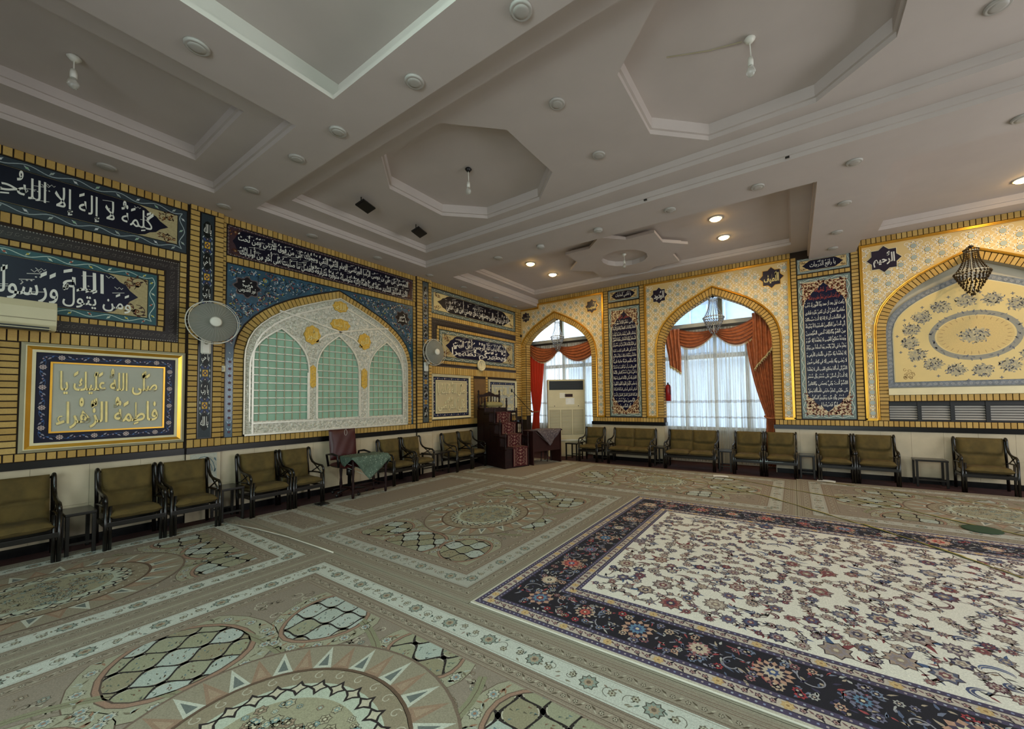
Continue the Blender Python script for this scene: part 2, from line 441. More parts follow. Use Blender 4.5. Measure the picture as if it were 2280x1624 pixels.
# ------------------------------------------------------------------ pointed arch
APROF = [(1, 0), (.992, .12), (.965, .25), (.915, .37), (.85, .465), (.765, .56), (.66, .65), (.53, .74), (.4, .81), (.2, .91), (0, 1)]
def arch(c, a, zs, h, z0, jamb=4):
    """points of an arch from the left foot over the top to the right foot"""
    L = [(c - a, z0 + (zs - z0) * i / jamb) for i in range(jamb)] + [(c - a * u, zs + h * v) for u, v in APROF]
    return L + [(2 * c - x, z) for x, z in reversed(L[:-1])]

def arch_fill(mb, A, u0, u1, v1, w, sill=None):
    """wall surface around the arch A, out to the rectangle u0..u1 up to v1, at depth w"""
    m = len(A) // 2
    for S, ue in ((A[:m + 1], u0), (A[m:][::-1], u1)):
        pts = [(ue, S[0][1])] + S + [(S[-1][0], v1), (ue, v1)]
        # strips: horizontal below the haunch, then vertical
        for i in range(m):
            p, q = S[i], S[i + 1]
            mb.add([(ue, p[1], w), (p[0], p[1], w), (q[0], q[1], w), (ue, q[1], w)], [(0, 1, 2, 3)])
        mb.add([(ue, S[-1][1], w), (S[-1][0], S[-1][1], w), (S[-1][0], v1, w), (ue, v1, w)], [(0, 1, 2, 3)])
def reveal(mb, A, w0, w1):
    n = len(A)
    mb.add([(u, v, w0) for u, v in A] + [(u, v, w1) for u, v in A], [(i, i + 1, n + i + 1, n + i) for i in range(n - 1)])
def offset_arch(A, d):
    """arch moved outwards by d"""
    out = []; n = len(A)
    for i, (u, v) in enumerate(A):
        p = A[max(0, i - 1)]; q = A[min(n - 1, i + 1)]
        dx, dy = q[0] - p[0], q[1] - p[1]; l = math.hypot(dx, dy) or 1
        nx, ny = -dy / l, dx / l
        if i == n // 2:
            p2 = A[i - 1]; s_, c_ = u - p2[0], v - p2[1]; l2 = math.hypot(s_, c_); nx, ny = 0, l2 / s_ if s_ else 1
            ny = min(ny, 1.6)
        out.append((u + nx * d, v + ny * d))
    return out
def ring_profile(mb, P, prof, closed=False):
    """sweep a profile [(offset outwards, height w)] along the line P"""
    rings = [(offset_arch(P, d), w) for d, w in prof]
    n = len(P)
    for (A, wa), (B, wb) in zip(rings, rings[1:]):
        mb.add([(u, v, wa) for u, v in A] + [(u, v, wb) for u, v in B], [(i, i + 1, n + i + 1, n + i) for i in range(n - 1)])
def frame_rings(r, prof, fn, parts, parent):
    """mitred rectangular mouldings. parts: (name, material, inset a, inset b, height a, height b)"""
    u0, v0, u1, v1 = r
    for name, material, a, b, wa, wb in parts:
        mb = MB(fn)
        def R(i, w): return [(u0 + i, v0 + i, w), (u1 - i, v0 + i, w), (u1 - i, v1 - i, w), (u0 + i, v1 - i, w)]
        vs = R(a, 0) + R(a, wa) + R(b, wb) + R(b, 0)
        mb.add(vs, [(k * 4 + i, k * 4 + (i + 1) % 4, (k + 1) % 4 * 4 + (i + 1) % 4, (k + 1) % 4 * 4 + i) for k in range(4) for i in range(4)])
        mb.build(name, material, parent)

# ------------------------------------------------------------------ bricks
def px(p):
    d = Vector(p) - Vector((CX, CY, CH)); t = d.dot(FWD)
    if t < .2: return None
    return (1195.18 + 864.3 * d.dot(R2) / t, 859.55 - 864.3 * d.dot(U2) / t, t)
class Bricks:
    """bricks given by four corners on the wall, each a bevelled block proud of the mortar"""
    def __init__(s, fn, w0=.0, th=.014): s.fn = fn; s.q = []; s.w0 = w0; s.th = th
    def quad(s, p, w0=None, th=None, fn=None): s.q.append((p, s.w0 if w0 is None else w0, s.th if th is None else th, fn or s.fn))
    def soldier(s, u0, u1, v0, v1, pitch=.0685, g=.010, **k):
        n = max(1, round((u1 - u0) / pitch)); d = (u1 - u0) / n
        for i in range(n):
            j = (rnd.random() - .5) * .002
            s.quad([(u0 + i * d + g / 2, v0 + g / 3), (u0 + (i + 1) * d - g / 2, v0 + g / 3), (u0 + (i + 1) * d - g / 2, v1 - g / 3), (u0 + i * d + g / 2, v1 - g / 3)], th=s.th + j, **k)
    def column(s, u0, u1, v0, v1, pitch=.068, g=.012, cols=1, stagger=0, **k):
        n = max(1, round((v1 - v0) / pitch)); d = (v1 - v0) / n; du = (u1 - u0) / cols
        for c in range(cols):
            for i in range(n):
                y = v0 + i * d + (stagger * d if c % 2 else 0)
                s.quad([(u0 + c * du + .004, y + g / 2), (u0 + (c + 1) * du - .004, y + g / 2), (u0 + (c + 1) * du - .004, y + d - g / 2), (u0 + c * du + .004, y + d - g / 2)], th=s.th + (rnd.random() - .5) * .003, **k)
    def ring(s, A, d, pitch=.062, g=.010, **k):
        B = offset_arch(A, d)
        n = len(A); m = n // 2
        def along(P, idx):
            out = [0]
            for i in idx[1:]: out.append(out[-1] + math.dist(P[i], P[i - 1]))
            return out
        for idx in (list(range(0, m + 1)), list(range(m, n))):
            LA = along(A, idx); tot = LA[-1]; k2 = round(tot / pitch)
            def at(P, t):
                for j in range(len(LA) - 1):
                    if LA[j + 1] >= t - 1e-9:
                        f = (t - LA[j]) / (LA[j + 1] - LA[j]); a, b = P[idx[j]], P[idx[j + 1]]
                        return (a[0] + (b[0] - a[0]) * f, a[1] + (b[1] - a[1]) * f)
                return P[idx[-1]]
            for i in range(k2):
                t0, t1 = tot * i / k2 + g / 2, tot * (i + 1) / k2 - g / 2
                s.quad([at(A, t0), at(B, t0), at(B, t1), at(A, t1)], **k)
    def build(s, parent, limit=300, name='brick'):
        items = []
        for p, w0, th, fn in s.q:
            c = (sum(a[0] for a in p) / 4, sum(a[1] for a in p) / 4)
            Q = [px(fn(a[0], a[1], w0 + th)) for a in p]
            if any(q is None for q in Q): size = 0
            else:
                size = abs((Q[2][0] - Q[0][0]) * (Q[3][1] - Q[1][1]) - (Q[2][1] - Q[0][1]) * (Q[3][0] - Q[1][0])) / 2
                if not (-20 < Q[0][0] < 2300 and -20 < Q[0][1] < 1650): size *= .01
            items.append((size, c, p, w0, th, fn))
        items.sort(key=lambda x: -x[0])
        def geo(p, w0, th, fn, off=(0, 0, 0)):
            c = (sum(a[0] for a in p) / 4, sum(a[1] for a in p) / 4); b = .06
            top = [(a[0] + (c[0] - a[0]) * b, a[1] + (c[1] - a[1]) * b) for a in p]
            vs = [fn(u, v, w0) for u, v in p] + [fn(u, v, w0 + th * .8) for u, v in p] + [fn(u, v, w0 + th) for u, v in top]
            vs = [tuple(x[i] - off[i] for i in range(3)) for x in vs]
            fs = [(k * 4 + i, k * 4 + (i + 1) % 4, k * 4 + 4 + (i + 1) % 4, k * 4 + 4 + i) for k in range(2) for i in range(4)] + [(8, 9, 10, 11)]
            return vs, fs
        cache = {}
        for size, c, p, w0, th, fn in items[:limit]:
            o3 = fn(c[0], c[1], w0)
            key = (fn, round(th, 3)) + tuple(round(a[k] - c[k], 3) for a in p for k in (0, 1))
            me = cache.get(key)
            if me is None:
                vs, fs = geo(p, w0, th, fn, o3)
                me = bpy.data.meshes.new(name); me.from_pydata(vs, [], fs); me.update(); me.materials.append(M['brick']); cache[key] = me
            o = bpy.data.objects.new(name, me); COL.objects.link(o); o.location = o3; o.parent = parent
        mb = MB()
        for size, c, p, w0, th, fn in items[limit:]: mb.add(*geo(p, w0, th, fn))
        if mb.v:
            me = bpy.data.meshes.new('brickwork'); me.from_pydata(mb.v, [], mb.f); me.update()
            o = link('brickwork', me, M['brick'], parent); o['kind'] = 'stuff'

# ================================================================== the setting
Z0 = 4.15
RX, RY = 12.5, -11.9
def struct(o): o['kind'] = 'structure'; return o

fl = struct(MB().box(-.3, RX + .3, RY - .3, .62, -.12, 0).build('floor', M['maroon']))

# ---------------- ceiling: levels with rectangular and octagonal recesses
class Ceil:
    def __init__(s): s.mb = MB()
    def level(s, r, z, holes):
        xs = sorted({r[0], r[2]} | {h[i] for h in holes for i in (0, 2)}); ys = sorted({r[1], r[3]} | {h[i] for h in holes for i in (1, 3)})
        for x0, x1 in zip(xs, xs[1:]):
            for y0, y1 in zip(ys, ys[1:]):
                cx, cy = (x0 + x1) / 2, (y0 + y1) / 2
                if not (r[0] < cx < r[2] and r[1] < cy < r[3]): continue
                if any(h[0] < cx < h[2] and h[1] < cy < h[3] for h in holes): continue
                s.mb.add([(x0, y0, z), (x1, y0, z), (x1, y1, z), (x0, y1, z)], [(0, 1, 2, 3)])
    def loop(s, P, Q, za, zb):
        n = len(P)
        s.mb.add([(x, y, za) for x, y in P] + [(x, y, zb) for x, y in Q], [(i, (i + 1) % n, n + (i + 1) % n, n + i) for i in range(n)])
    def step(s, r, za, zb, lip=.02):
        def R(e): return [(r[0] - e, r[1] - e), (r[2] + e, r[1] - e), (r[2] + e, r[3] + e), (r[0] - e, r[3] + e)]
        zm = za + (zb - za) * .4
        s.loop(R(lip), R(lip), za, zm); s.loop(R(lip), R(0), zm, zm + .002); s.loop(R(0), R(0), zm + .002, zb)
    def octagon(s, c, a, b, kx, ky, za, zb):
        """octagonal recess; returns the square hole it sits in"""
        O = [(c[0] + x, c[1] + y) for x, y in ((-a, -ky), (-kx, -b), (kx, -b), (a, -ky), (a, ky), (kx, b), (-kx, b), (-a, ky))]
        def sh(e): return [(c[0] + (x - c[0]) * (1 + e), c[1] + (y - c[1]) * (1 + e)) for x, y in O]
        zm = za + .05
        O1 = sh(.025)
        s.loop(O1, O1, za, zm); s.loop(O1, O, zm, zm + .002); s.loop(O, O, zm + .002, zb)
        s.mb.add([(x, y, zb) for x, y in O], [tuple(range(8))])
        e = 1.06; h = (c[0] - a * e, c[1] - b * e, c[0] + a * e, c[1] + b * e)
        Rr = [(h[0], O[0][1]), (O[1][0], h[1]), (O[2][0], h[1]), (h[2], O[3][1]), (h[2], O[4][1]), (O[5][0], h[3]), (O[6][0], h[3]), (h[0], O[7][1])]
        s.loop(O1, Rr, za, za)
        for k, cc in ((0, (h[0], h[1])), (2, (h[2], h[1])), (4, (h[2], h[3])), (6, (h[0], h[3]))):
            s.mb.add([(*Rr[k], za), (*cc, za), (*Rr[k + 1], za)], [(0, 1, 2)])
        return h
C_ = Ceil()
L_ = .02
H1 = (.62, -6.90, 11.9, -4.04); H2 = (.62, -3.28, 6.88, 0); H3 = (7.63, -3.28, 11.9, 0)
H4 = (.63, -11.2, 2.68, -7.40); H5 = (3.31, -11.2, 7.6, -7.36); H6 = (8.2, -11.2, 11.9, -7.36)
ex = lambda h, e=L_: (h[0] - e, h[1] - e, h[2] + e, h[3] + e)
C_.level((0, RY, RX, 0), Z0, [ex(H1), (H2[0] - L_, H2[1] - L_, H2[2] + L_, 0), (H3[0] - L_, H3[1] - L_, H3[2] + L_, 0), ex(H4), H5, ex(H6)])
# main tray with octagons
C_.step(H1, Z0, 4.27); I1 = (.98, -6.62, 11.6, -4.345); C_.level(H1, 4.27, [ex(I1)]); C_.step(I1, 4.27, 4.40)
oc = [C_.octagon((x, -5.45), .98, .93, .48, .46, 4.40, 4.57) for x in (3.10, 6.36, 9.62)]
C_.level(I1, 4.40, oc)
# star bay and right-hand bay reach up to the wall
for H, I, zt in ((H2, (.85, -2.93, 6.60, -.53), 4.47), (H3, (7.9, -2.93, 11.6, -.37), 4.50)):
    C_.step((H[0], H[1], H[2], H[3] + .05), Z0, 4.35); C_.level((H[0], H[1], H[2], 0), 4.35, [ex(I)]); C_.step(I, 4.35, zt); C_.level(I, zt, [])
for H, I in ((H4, (1.02, -10.8, 2.29, -7.69)), (H6, (8.6, -10.8, 11.5, -7.69))):
    C_.step(H, Z0, 4.28); C_.level(H, 4.28, [ex(I)]); C_.step(I, 4.28, 4.43); C_.level(I, 4.43, [])
# bay with a thin lip and a trough behind it
def RR(r, e=0): return [(r[0] - e, r[1] - e), (r[2] + e, r[1] - e), (r[2] + e, r[3] + e), (r[0] - e, r[3] + e)]
C_.loop(RR(H5), RR(H5), Z0, 4.19); C_.loop(RR(H5), RR(H5, .1), 4.19, 4.19); C_.loop(RR(H5, .1), RR(H5, .1), 4.19, 4.40)
C_.level(ex(H5, .1), 4.40, [])
ceil = struct(C_.mb.build('ceiling', M['plaster']))
struct(MB().box(-.3, RX + .3, RY - .3, .9, 4.62, 4.75).build('roof_slab', M['plaster'])); bpy.data.objects['roof_slab'].parent = ceil

# ---------------- left wall
wl = struct(MB().box(-.3, 0, RY, .45, 0, 4.62).build('wall_left', M['mortar']))
pil = MB()
for u0, u1 in ((-7.46, -7.10), (-3.79, -3.40)): pil.box(0, .045, u0, u1, 0, 4.15)
pl = pil  # two shallow pilasters, one part each
for u0, u1 in ((-7.46, -7.10), (-3.79, -3.40)): MB().box(0, .045, u0, u1, 0, 4.15).build('pilaster', M['mortar'], wl)

# ---------------- far wall with two arched openings, a niche and a vent slot
A1 = arch(1.14, 1.10, 2.62, 1.15, 0); A2 = arch(5.15, 1.10, 2.62, 1.15, 0); A3 = arch(9.07, 1.10, 2.60, 1.12, 1.62, 3)
wf = MB(MR)
for w in (0, -.22):
    arch_fill(wf, A1, -.3, 2.60, 4.62, w); arch_fill(wf, A2, 3.65, 6.59, 4.62, w)
    wf.add([(2.60, 0, w), (3.65, 0, w), (3.65, 4.62, w), (2.60, 4.62, w)], [(0, 1, 2, 3)])
wf.add([(6.59, 0, -.22), (RX + .3, 0, -.22), (RX + .3, 4.62, -.22), (6.59, 4.62, -.22)], [(0, 1, 2, 3)])
wf.add([(6.59, 0, 0), (7.65, 0, 0), (7.65, 4.62, 0), (6.59, 4.62, 0)], [(0, 1, 2, 3)])
wf.add([(10.49, 0, 0), (RX + .3, 0, 0), (RX + .3, 4.62, 0), (10.49, 4.62, 0)], [(0, 1, 2, 3)])
arch_fill(wf, A3, 7.65, 10.49, 4.62, 0)
for a, b, c, d in ((7.65, 10.49, 0, 1.05), (7.65, 7.97, 1.05, 1.39), (10.17, 10.49, 1.05, 1.39), (7.65, 10.49, 1.39, 1.62)):
    wf.add([(a, c, 0), (b, c, 0), (b, d, 0), (a, d, 0)], [(0, 1, 2, 3)])
reveal(wf, A1, 0, -.22); reveal(wf, A2, 0, -.22)
wfo = struct(wf.build('wall_far', M['mortar']))
# niche of the painted panel and the slot
n3 = MB(MR); reveal(n3, A3, 0, -.13)
n3.add([(7.97, 1.62, 0), (10.17, 1.62, 0), (10.17, 1.62, -.13), (7.97, 1.62, -.13)], [(0, 1, 2, 3)])
n3.add([(u, v, -.131) for u, v in A3] , [tuple(range(len(A3)))])
n3.build('niche', M['plaster_wall'], wfo)
sl = MB(MR)
sl.add([(7.97, 1.05, -.2), (10.17, 1.05, -.2), (10.17, 1.39, -.2), (7.97, 1.39, -.2), (7.97, 1.05, 0), (10.17, 1.05, 0), (10.17, 1.39, 0), (7.97, 1.39, 0)],
       [(0, 1, 2, 3), (0, 1, 5, 4), (1, 2, 6, 5), (2, 3, 7, 6), (3, 0, 4, 7)])
sl.build('slot', M['slotdark'], wfo)
# right and back walls (out of view) with assumed window openings
def wall_with_holes(name, fn, u0, u1, holes, v1=4.62):
    mb = MB(fn); us = [u0] + [x for h in holes for x in h[:2]] + [u1]
    for i in range(0, len(us), 2): mb.add([(us[i], 0, 0), (us[i + 1], 0, 0), (us[i + 1], v1, 0), (us[i], v1, 0)], [(0, 1, 2, 3)])
    for a, b, c, d in holes:
        for p, q in ((0, c), (d, v1)): mb.add([(a, p, 0), (b, p, 0), (b, q, 0), (a, q, 0)], [(0, 1, 2, 3)])
    return struct(mb.build(name, M['plaster_wall']))
wr = wall_with_holes('wall_right', lambda u, v, w: (RX, u, v), RY, 0, [(-6.2, -1.6, .8, 3.3)])
wb = wall_with_holes('wall_back', lambda u, v, w: (u, RY, v), 0, RX, [(3.9, 8.9, .7, 3.1)])

# ---------------- wainscot: marble slabs and the black band
def slabs(parent, fn, u0, u1, w0=0):
    n = max(1, round((u1 - u0) / .41)); d = (u1 - u0) / n
    for i in range(n):
        for v0, v1 in ((0, .435), (.435, .868)):
            MB(fn).add([], []).bboxuv(u0 + i * d + .001, u0 + (i + 1) * d - .001, v0 + .001, v1 - .001, w0, w0 + .012).build('marble_slab', M['marble'], parent)
def _bu(s, u0, u1, v0, v1, w0, w1):
    s.add([(u0, v0, w0), (u1, v0, w0), (u1, v1, w0), (u0, v1, w0), (u0, v0, w1), (u1, v0, w1), (u1, v1, w1), (u0, v1, w1)],
          [(0, 3, 2, 1), (4, 5, 6, 7), (0, 1, 5, 4), (1, 2, 6, 5), (2, 3, 7, 6), (3, 0, 4, 7)]); return s
MB.bboxuv = _bu
for a, b, w0 in ((-10.7, -7.46, 0), (-7.46, -7.10, .045), (-7.10, -3.79, 0), (-3.79, -3.40, .045), (-3.40, 0, 0)):
    slabs(wl, ML, a, b, w0)
    MB(ML).bboxuv(a, b, .868, .945, w0, w0 + .03).build('black_band', M['granite'], wl)
for a, b in ((2.24, 4.05), (6.25, 11.4)):
    slabs(wfo, MR, a, b)
    MB(MR).bboxuv(a, b, .868, .945, 0, .03).build('black_band', M['granite'], wfo)
for x in (2.24, 4.05, 6.25):      # marble and band turning into the arch jambs
    fnj = (lambda X, s: (lambda u, v, w: (X + s * w, -u, v)))(x, 1 if x == 4.05 else -1)
    MB(fnj).bboxuv(-.21, 0, 0, .868, 0, .012).build('marble_slab', M['marble'], wfo)
    MB(fnj).bboxuv(-.21, .0, .868, .945, 0, .03).build('black_band', M['granite'], wfo)
# dark skirting
MB().box(0, .02, -10.7, 0, 0, .09).build('baseboard', M['granite'], wl)
MB().box(2.24, 4.05, -.02, 0, 0, .09).build('baseboard', M['granite'], wfo); MB().box(6.25, 11.4, -.02, 0, 0, .09).build('baseboard', M['granite'], wfo)

MB().box(0, .165, .0, .22, 0, 3.12).build('jamb_pier', M['mortar'], wfo)
# ---------------- bricks of the left wall
B = Bricks(ML)
GA = arch(-5.43, 1.41, 2.15, 1.18, 1.05)        # outline of the silver lattice window
B.soldier(-10.7, -7.475, 4.055, 4.15); B.soldier(-10.7, -7.475, 3.365, 3.475)
B.column(-7.545, -7.475, 2.30, 3.36)
B.soldier(-10.36, -7.69, 3.14, 3.20); B.soldier(-10.36, -7.69, 2.425, 2.485); B.column(-7.745, -7.685, 2.49, 3.135)
B.soldier(-10.7, -7.475, 2.175, 2.30)
B.soldier(-10.7, -7.475, .948, 1.03)
B.column(-9.6, -8.765, 1.03, 2.17, cols=4, stagger=.0)
for a, b in ((-7.46, -7.36), (-7.20, -7.10)): B.column(a, b, 1.06, 4.08, w0=.045)
B.soldier(-7.46, -7.10, 4.085, 4.15, w0=.045); B.soldier(-7.46, -7.10, .948, 1.055, w0=.045)
B.column(-7.10, -7.055, 1.06, 4.05); B.soldier(-7.10, -3.79, .948, 1.045)
B.soldier(-7.10, -3.79, 4.05, 4.15); B.soldier(-7.055, -3.80, 3.502, 3.60); B.column(-3.855, -3.79, 1.05, 3.5)
B.column(-3.855, -3.79, 3.6, 4.05)
B.ring(GA, .115)
for a, b in ((-3.79, -3.65), (-3.48, -3.40)): B.column(a, b, 1.06, 4.08, w0=.045)
B.soldier(-3.79, -3.40, 4.085, 4.15, w0=.045); B.soldier(-3.79, -3.40, .948, 1.055, w0=.045)
B.soldier(-3.40, -.02, 4.03, 4.15); B.soldier(-3.40, -.28, 3.352, 3.452); B.column(-.28, -.01, 1.05, 4.03, cols=2)
B.soldier(-3.20, -.29, 3.13, 3.20); B.soldier(-3.20, -.29, 2.355, 2.425); B.column(-3.215, -3.15, 2.43, 3.125); B.column(-.345, -.285, 2.43, 3.125)
B.soldier(-3.40, -.28, 2.12, 2.285); B.soldier(-3.40, -.28, .948, 1.09)
B.column(-2.16, -2.04, 1.09, 2.12); B.column(-1.59, -1.505, 1.09, 2.12)
B.build(wl)

# ---------------- bricks of the far wall
B = Bricks(MR)
B.soldier(.62, 6.60, 4.245, 4.35); B.soldier(7.62, 10.5, 4.245, 4.35)
for a, b in ((2.605, 2.72), (3.54, 3.645), (6.60, 6.69), (7.53, 7.64)): B.column(a, b, 1.06, 4.24)
B.soldier(2.73, 3.53, 3.80, 3.915, pitch=.08); B.soldier(6.70, 7.52, 3.805, 3.88, pitch=.085)
for a, b in ((2.24, 4.05), (6.25, 10.6)): B.soldier(a, b, .948, 1.048)
for A in (A1, A2):
    k = next(i for i, (u, v) in enumerate(A) if v >= 1.04)
    AA = [(A[0][0], 1.055)] + [p for p in A if p[1] > 1.06] + [(A[-1][0], 1.055)]
    if A is A1:
        n0 = len(B.q); B.ring(AA, .125); B.q = B.q[:n0] + [q for q in B.q[n0:] if min(p[0] for p in q[0]) > .0]
    else: B.ring(AA, .125)
    # brick courses on the reveal
    for side in (0, 1):
        half = AA[:len(AA) // 2 + 1] if side == 0 else AA[len(AA) // 2:][::-1]
        acc = [0]
        for i in range(1, len(half)): acc.append(acc[-1] + math.dist(half[i], half[i - 1]))
        def fnr(u, v, w, half=half, acc=acc):
            for j in range(len(acc) - 1):
                if acc[j + 1] >= u - 1e-9: break
            f = (u - acc[j]) / (acc[j + 1] - acc[j]); p, q = half[j], half[j + 1]
            d = Vector((q[0] - p[0], q[1] - p[1])).normalized(); s_ = 1 if half[0][0] < half[-1][0] else -1
            return (p[0] + (q[0] - p[0]) * f + s_ * d.y * w, v, p[1] + (q[1] - p[1]) * f - s_ * d.x * w)
        n = int(acc[-1] / .068)
        for i in range(n):
            for j in range(1):
                B.quad([(i * .068 + .005, .01 + j * .21), (i * .068 + .058, .01 + j * .21), (i * .068 + .058, .21 + j * .21), (i * .068 + .005, .21 + j * .21)], fn=fnr, th=.012)
B.column(.006, .163, 1.06, 3.10); B.soldier(.006, .163, .948, 1.05); B.column(.01, .21, 1.06, 3.10, fn=lambda u, v, w: (.165 + w, u, v))
AA3 = [(A3[0][0], 1.40)] + A3 + [(A3[-1][0], 1.40)]
B.ring(AA3, .125)
B.column(7.845, 7.965, 1.05, 1.40)
B.soldier(7.97, 10.17, 1.395, 1.505)
B.build(wfo)

# ================================================================== windows behind the arches
ow = MB()     # outer wall with the two window openings
for a, b, c, d in ((-.3, -.26, 0, 4.62), (-.26, 2.54, 0, .75), (-.26, 2.54, 4.3, 4.62), (2.54, 3.75, 0, 4.62), (3.75, 6.55, 0, .75), (3.75, 6.55, 4.3, 4.62), (6.55, RX + .3, 0, 4.62)):
    ow.add([(a, .62, c), (b, .62, c), (b, .62, d), (a, .62, d)], [(0, 1, 2, 3)])
for x in (-.28, 2.75, 3.5, 6.75): ow.add([(x, .22, 0), (x, .62, 0), (x, .62, 4.62), (x, .22, 4.62)], [(0, 1, 2, 3)])
ow.build('outer_wall', M['plaster_wall'], wfo)
def window(n, c, x0, x1):
    w = bpy.data.objects.new('window_%d' % n, None); COL.objects.link(w); w.location = (c, .60, 0); struct(w)
    f = lambda a, b, z0, z1, y0=-.03, y1=.03, m='frame', nm='window_frame': MB().box(a, b, y0, y1, z0, z1).build(nm, M[m], w)
    f(-1.4, 1.4, .75, .83); f(-1.4, -1.32, .83, 4.3); f(1.32, 1.4, .83, 4.3); f(-1.32, 1.32, 2.42, 2.52)
    f(-1.32, 1.32, 3.17, 3.27, -.06, .06); f(-1.32, 1.32, 3.12, 3.17, -.12, -.07, 'framedark', 'curtain_rail')
    for x in (-.75, -.10, .55): f(x, x + .07, .83, 2.9)
    f(x0, x1, 3.27, 4.3, -.05, .05, 'greige')
    f(-1.32, 1.32, 2.9, 3.17, -.02, .02, 'plaster_wall', 'transom_board')
    for a, b in ((-1.32, -.75), (-.68, -.10), (-.03, .55), (.62, 1.32)):
        for z0, z1 in ((.83, 2.42), (2.52, 2.9)): MB().box(a, b, -.004, .004, z0, z1).build('pane', M['glass'], w)
    for a, b in ((-1.32, x0), (x1, 1.32)): MB().box(a, b, -.004, .004, 3.27, 4.3).build('pane', M['glass'], w)
window(1, 1.14, -.16, -.07); window(2, 5.15, .03, .12)

# the building across the street
ob = thing('street_building', 'pale concrete building seen through the upper window panes behind the curtains', 'building', (4, 6.5, 0))
MB().box(-6, 8, 0, .4, -3, 5.6).build('wall', M['concrete'], ob)
for i, x in enumerate((-4.2, -1.3, 1.6, 4.5)):
    fr = MB().box(x, x + 1.9, -.12, 0, 3.2, 5.0).build('window', M['outblue'], ob)
    for k in range(4): MB().box(x + .05 + k * .6, x + .1 + k * .6, -.16, -.12, 3.2, 5.0).build('mullion', M['concrete'], fr)
for z in (2.9, 5.2): MB().box(-6, 8, -.35, 0, z, z + .18).build('ledge', M['concrete'], ob)

# ================================================================== tile panels and lettering
NAVY, BLACKN, CREAMT, TEAL, SLATE = '171545', '0d0b20', 'cdbf94', '2c5f70', '4a565c'
def cartouche(u0, v0, u1, v1, e, n=5):
    """long field with lobed pointed ends"""
    vm = (v0 + v1) / 2; h = (v1 - v0) / 2
    R = [(u1 - e, v1), (u1 - e * .78, v1 - h * .12), (u1 - e * .62, v1 - h * .34), (u1 - e * .42, v1 - h * .46), (u1 - e * .28, v1 - h * .72), (u1, vm)]
    R = R + [(u, 2 * vm - v) for u, v in R[-2::-1]]
    Lf = [(u0 + u1 - u, 2 * vm - v) for u, v in R]
    return R + Lf
def wavy(art, r, c, amp, pitch, wd, dot, dots=None):
    """vine running around the border rectangle r (centre line)"""
    u0, v0, u1, v1 = r
    for a, b in (((u0, v0), (u1, v0)), ((u1, v0), (u1, v1)), ((u1, v1), (u0, v1)), ((u0, v1), (u0, v0))):
        L = math.dist(a, b); n = max(2, round(L / pitch)); du, dv = (b[0] - a[0]) / L, (b[1] - a[1]) / L
        P = []
        for i in range(n * 6 + 1):
            t = L * i / (n * 6); o = amp * math.sin(2 * PI * i / 12)
            P.append((a[0] + du * t - dv * o, a[1] + dv * t + du * o))
        art.line(P, wd, c)
        for i in range(n):
            t = L * (i + .5) / n; s_ = -1 if i % 2 else 1
            q = (a[0] + du * t + dv * amp * .35 * s_, a[1] + dv * t - du * amp * .35 * s_)
            art.w += .0003; art.disc(*q, dot, (dots or ['c9c49a'])[i % len(dots or [1])], 6); art.w -= .0003
            art.leaf(*q, dot * 2.4, dot * 1.1, math.atan2(dv, du) + s_ * .8, c); art.leaf(*q, dot * 2.4, dot * 1.1, math.atan2(dv, du) + s_ * .8 + PI, c)
def arabesque(art, u, v, r, cols, sgn=1):
    """scroll of leaves filling about a disc of radius r"""
    a0 = rnd.random() * 6
    P = art.spiral(u, v, r, 1.1, a0, cols[0], r * .09, sgn, 16, .2)
    for i in range(2, len(P), 2):
        x, y = P[i]; art.leaf(x, y, r * .55, r * .28, rnd.random() * 6.3, cols[rnd.randrange(len(cols))])
    art.level(); art.flower(u, v, r * .3, 6, cols[-1], cols[0], 'd8c890'); art.w -= art.dw

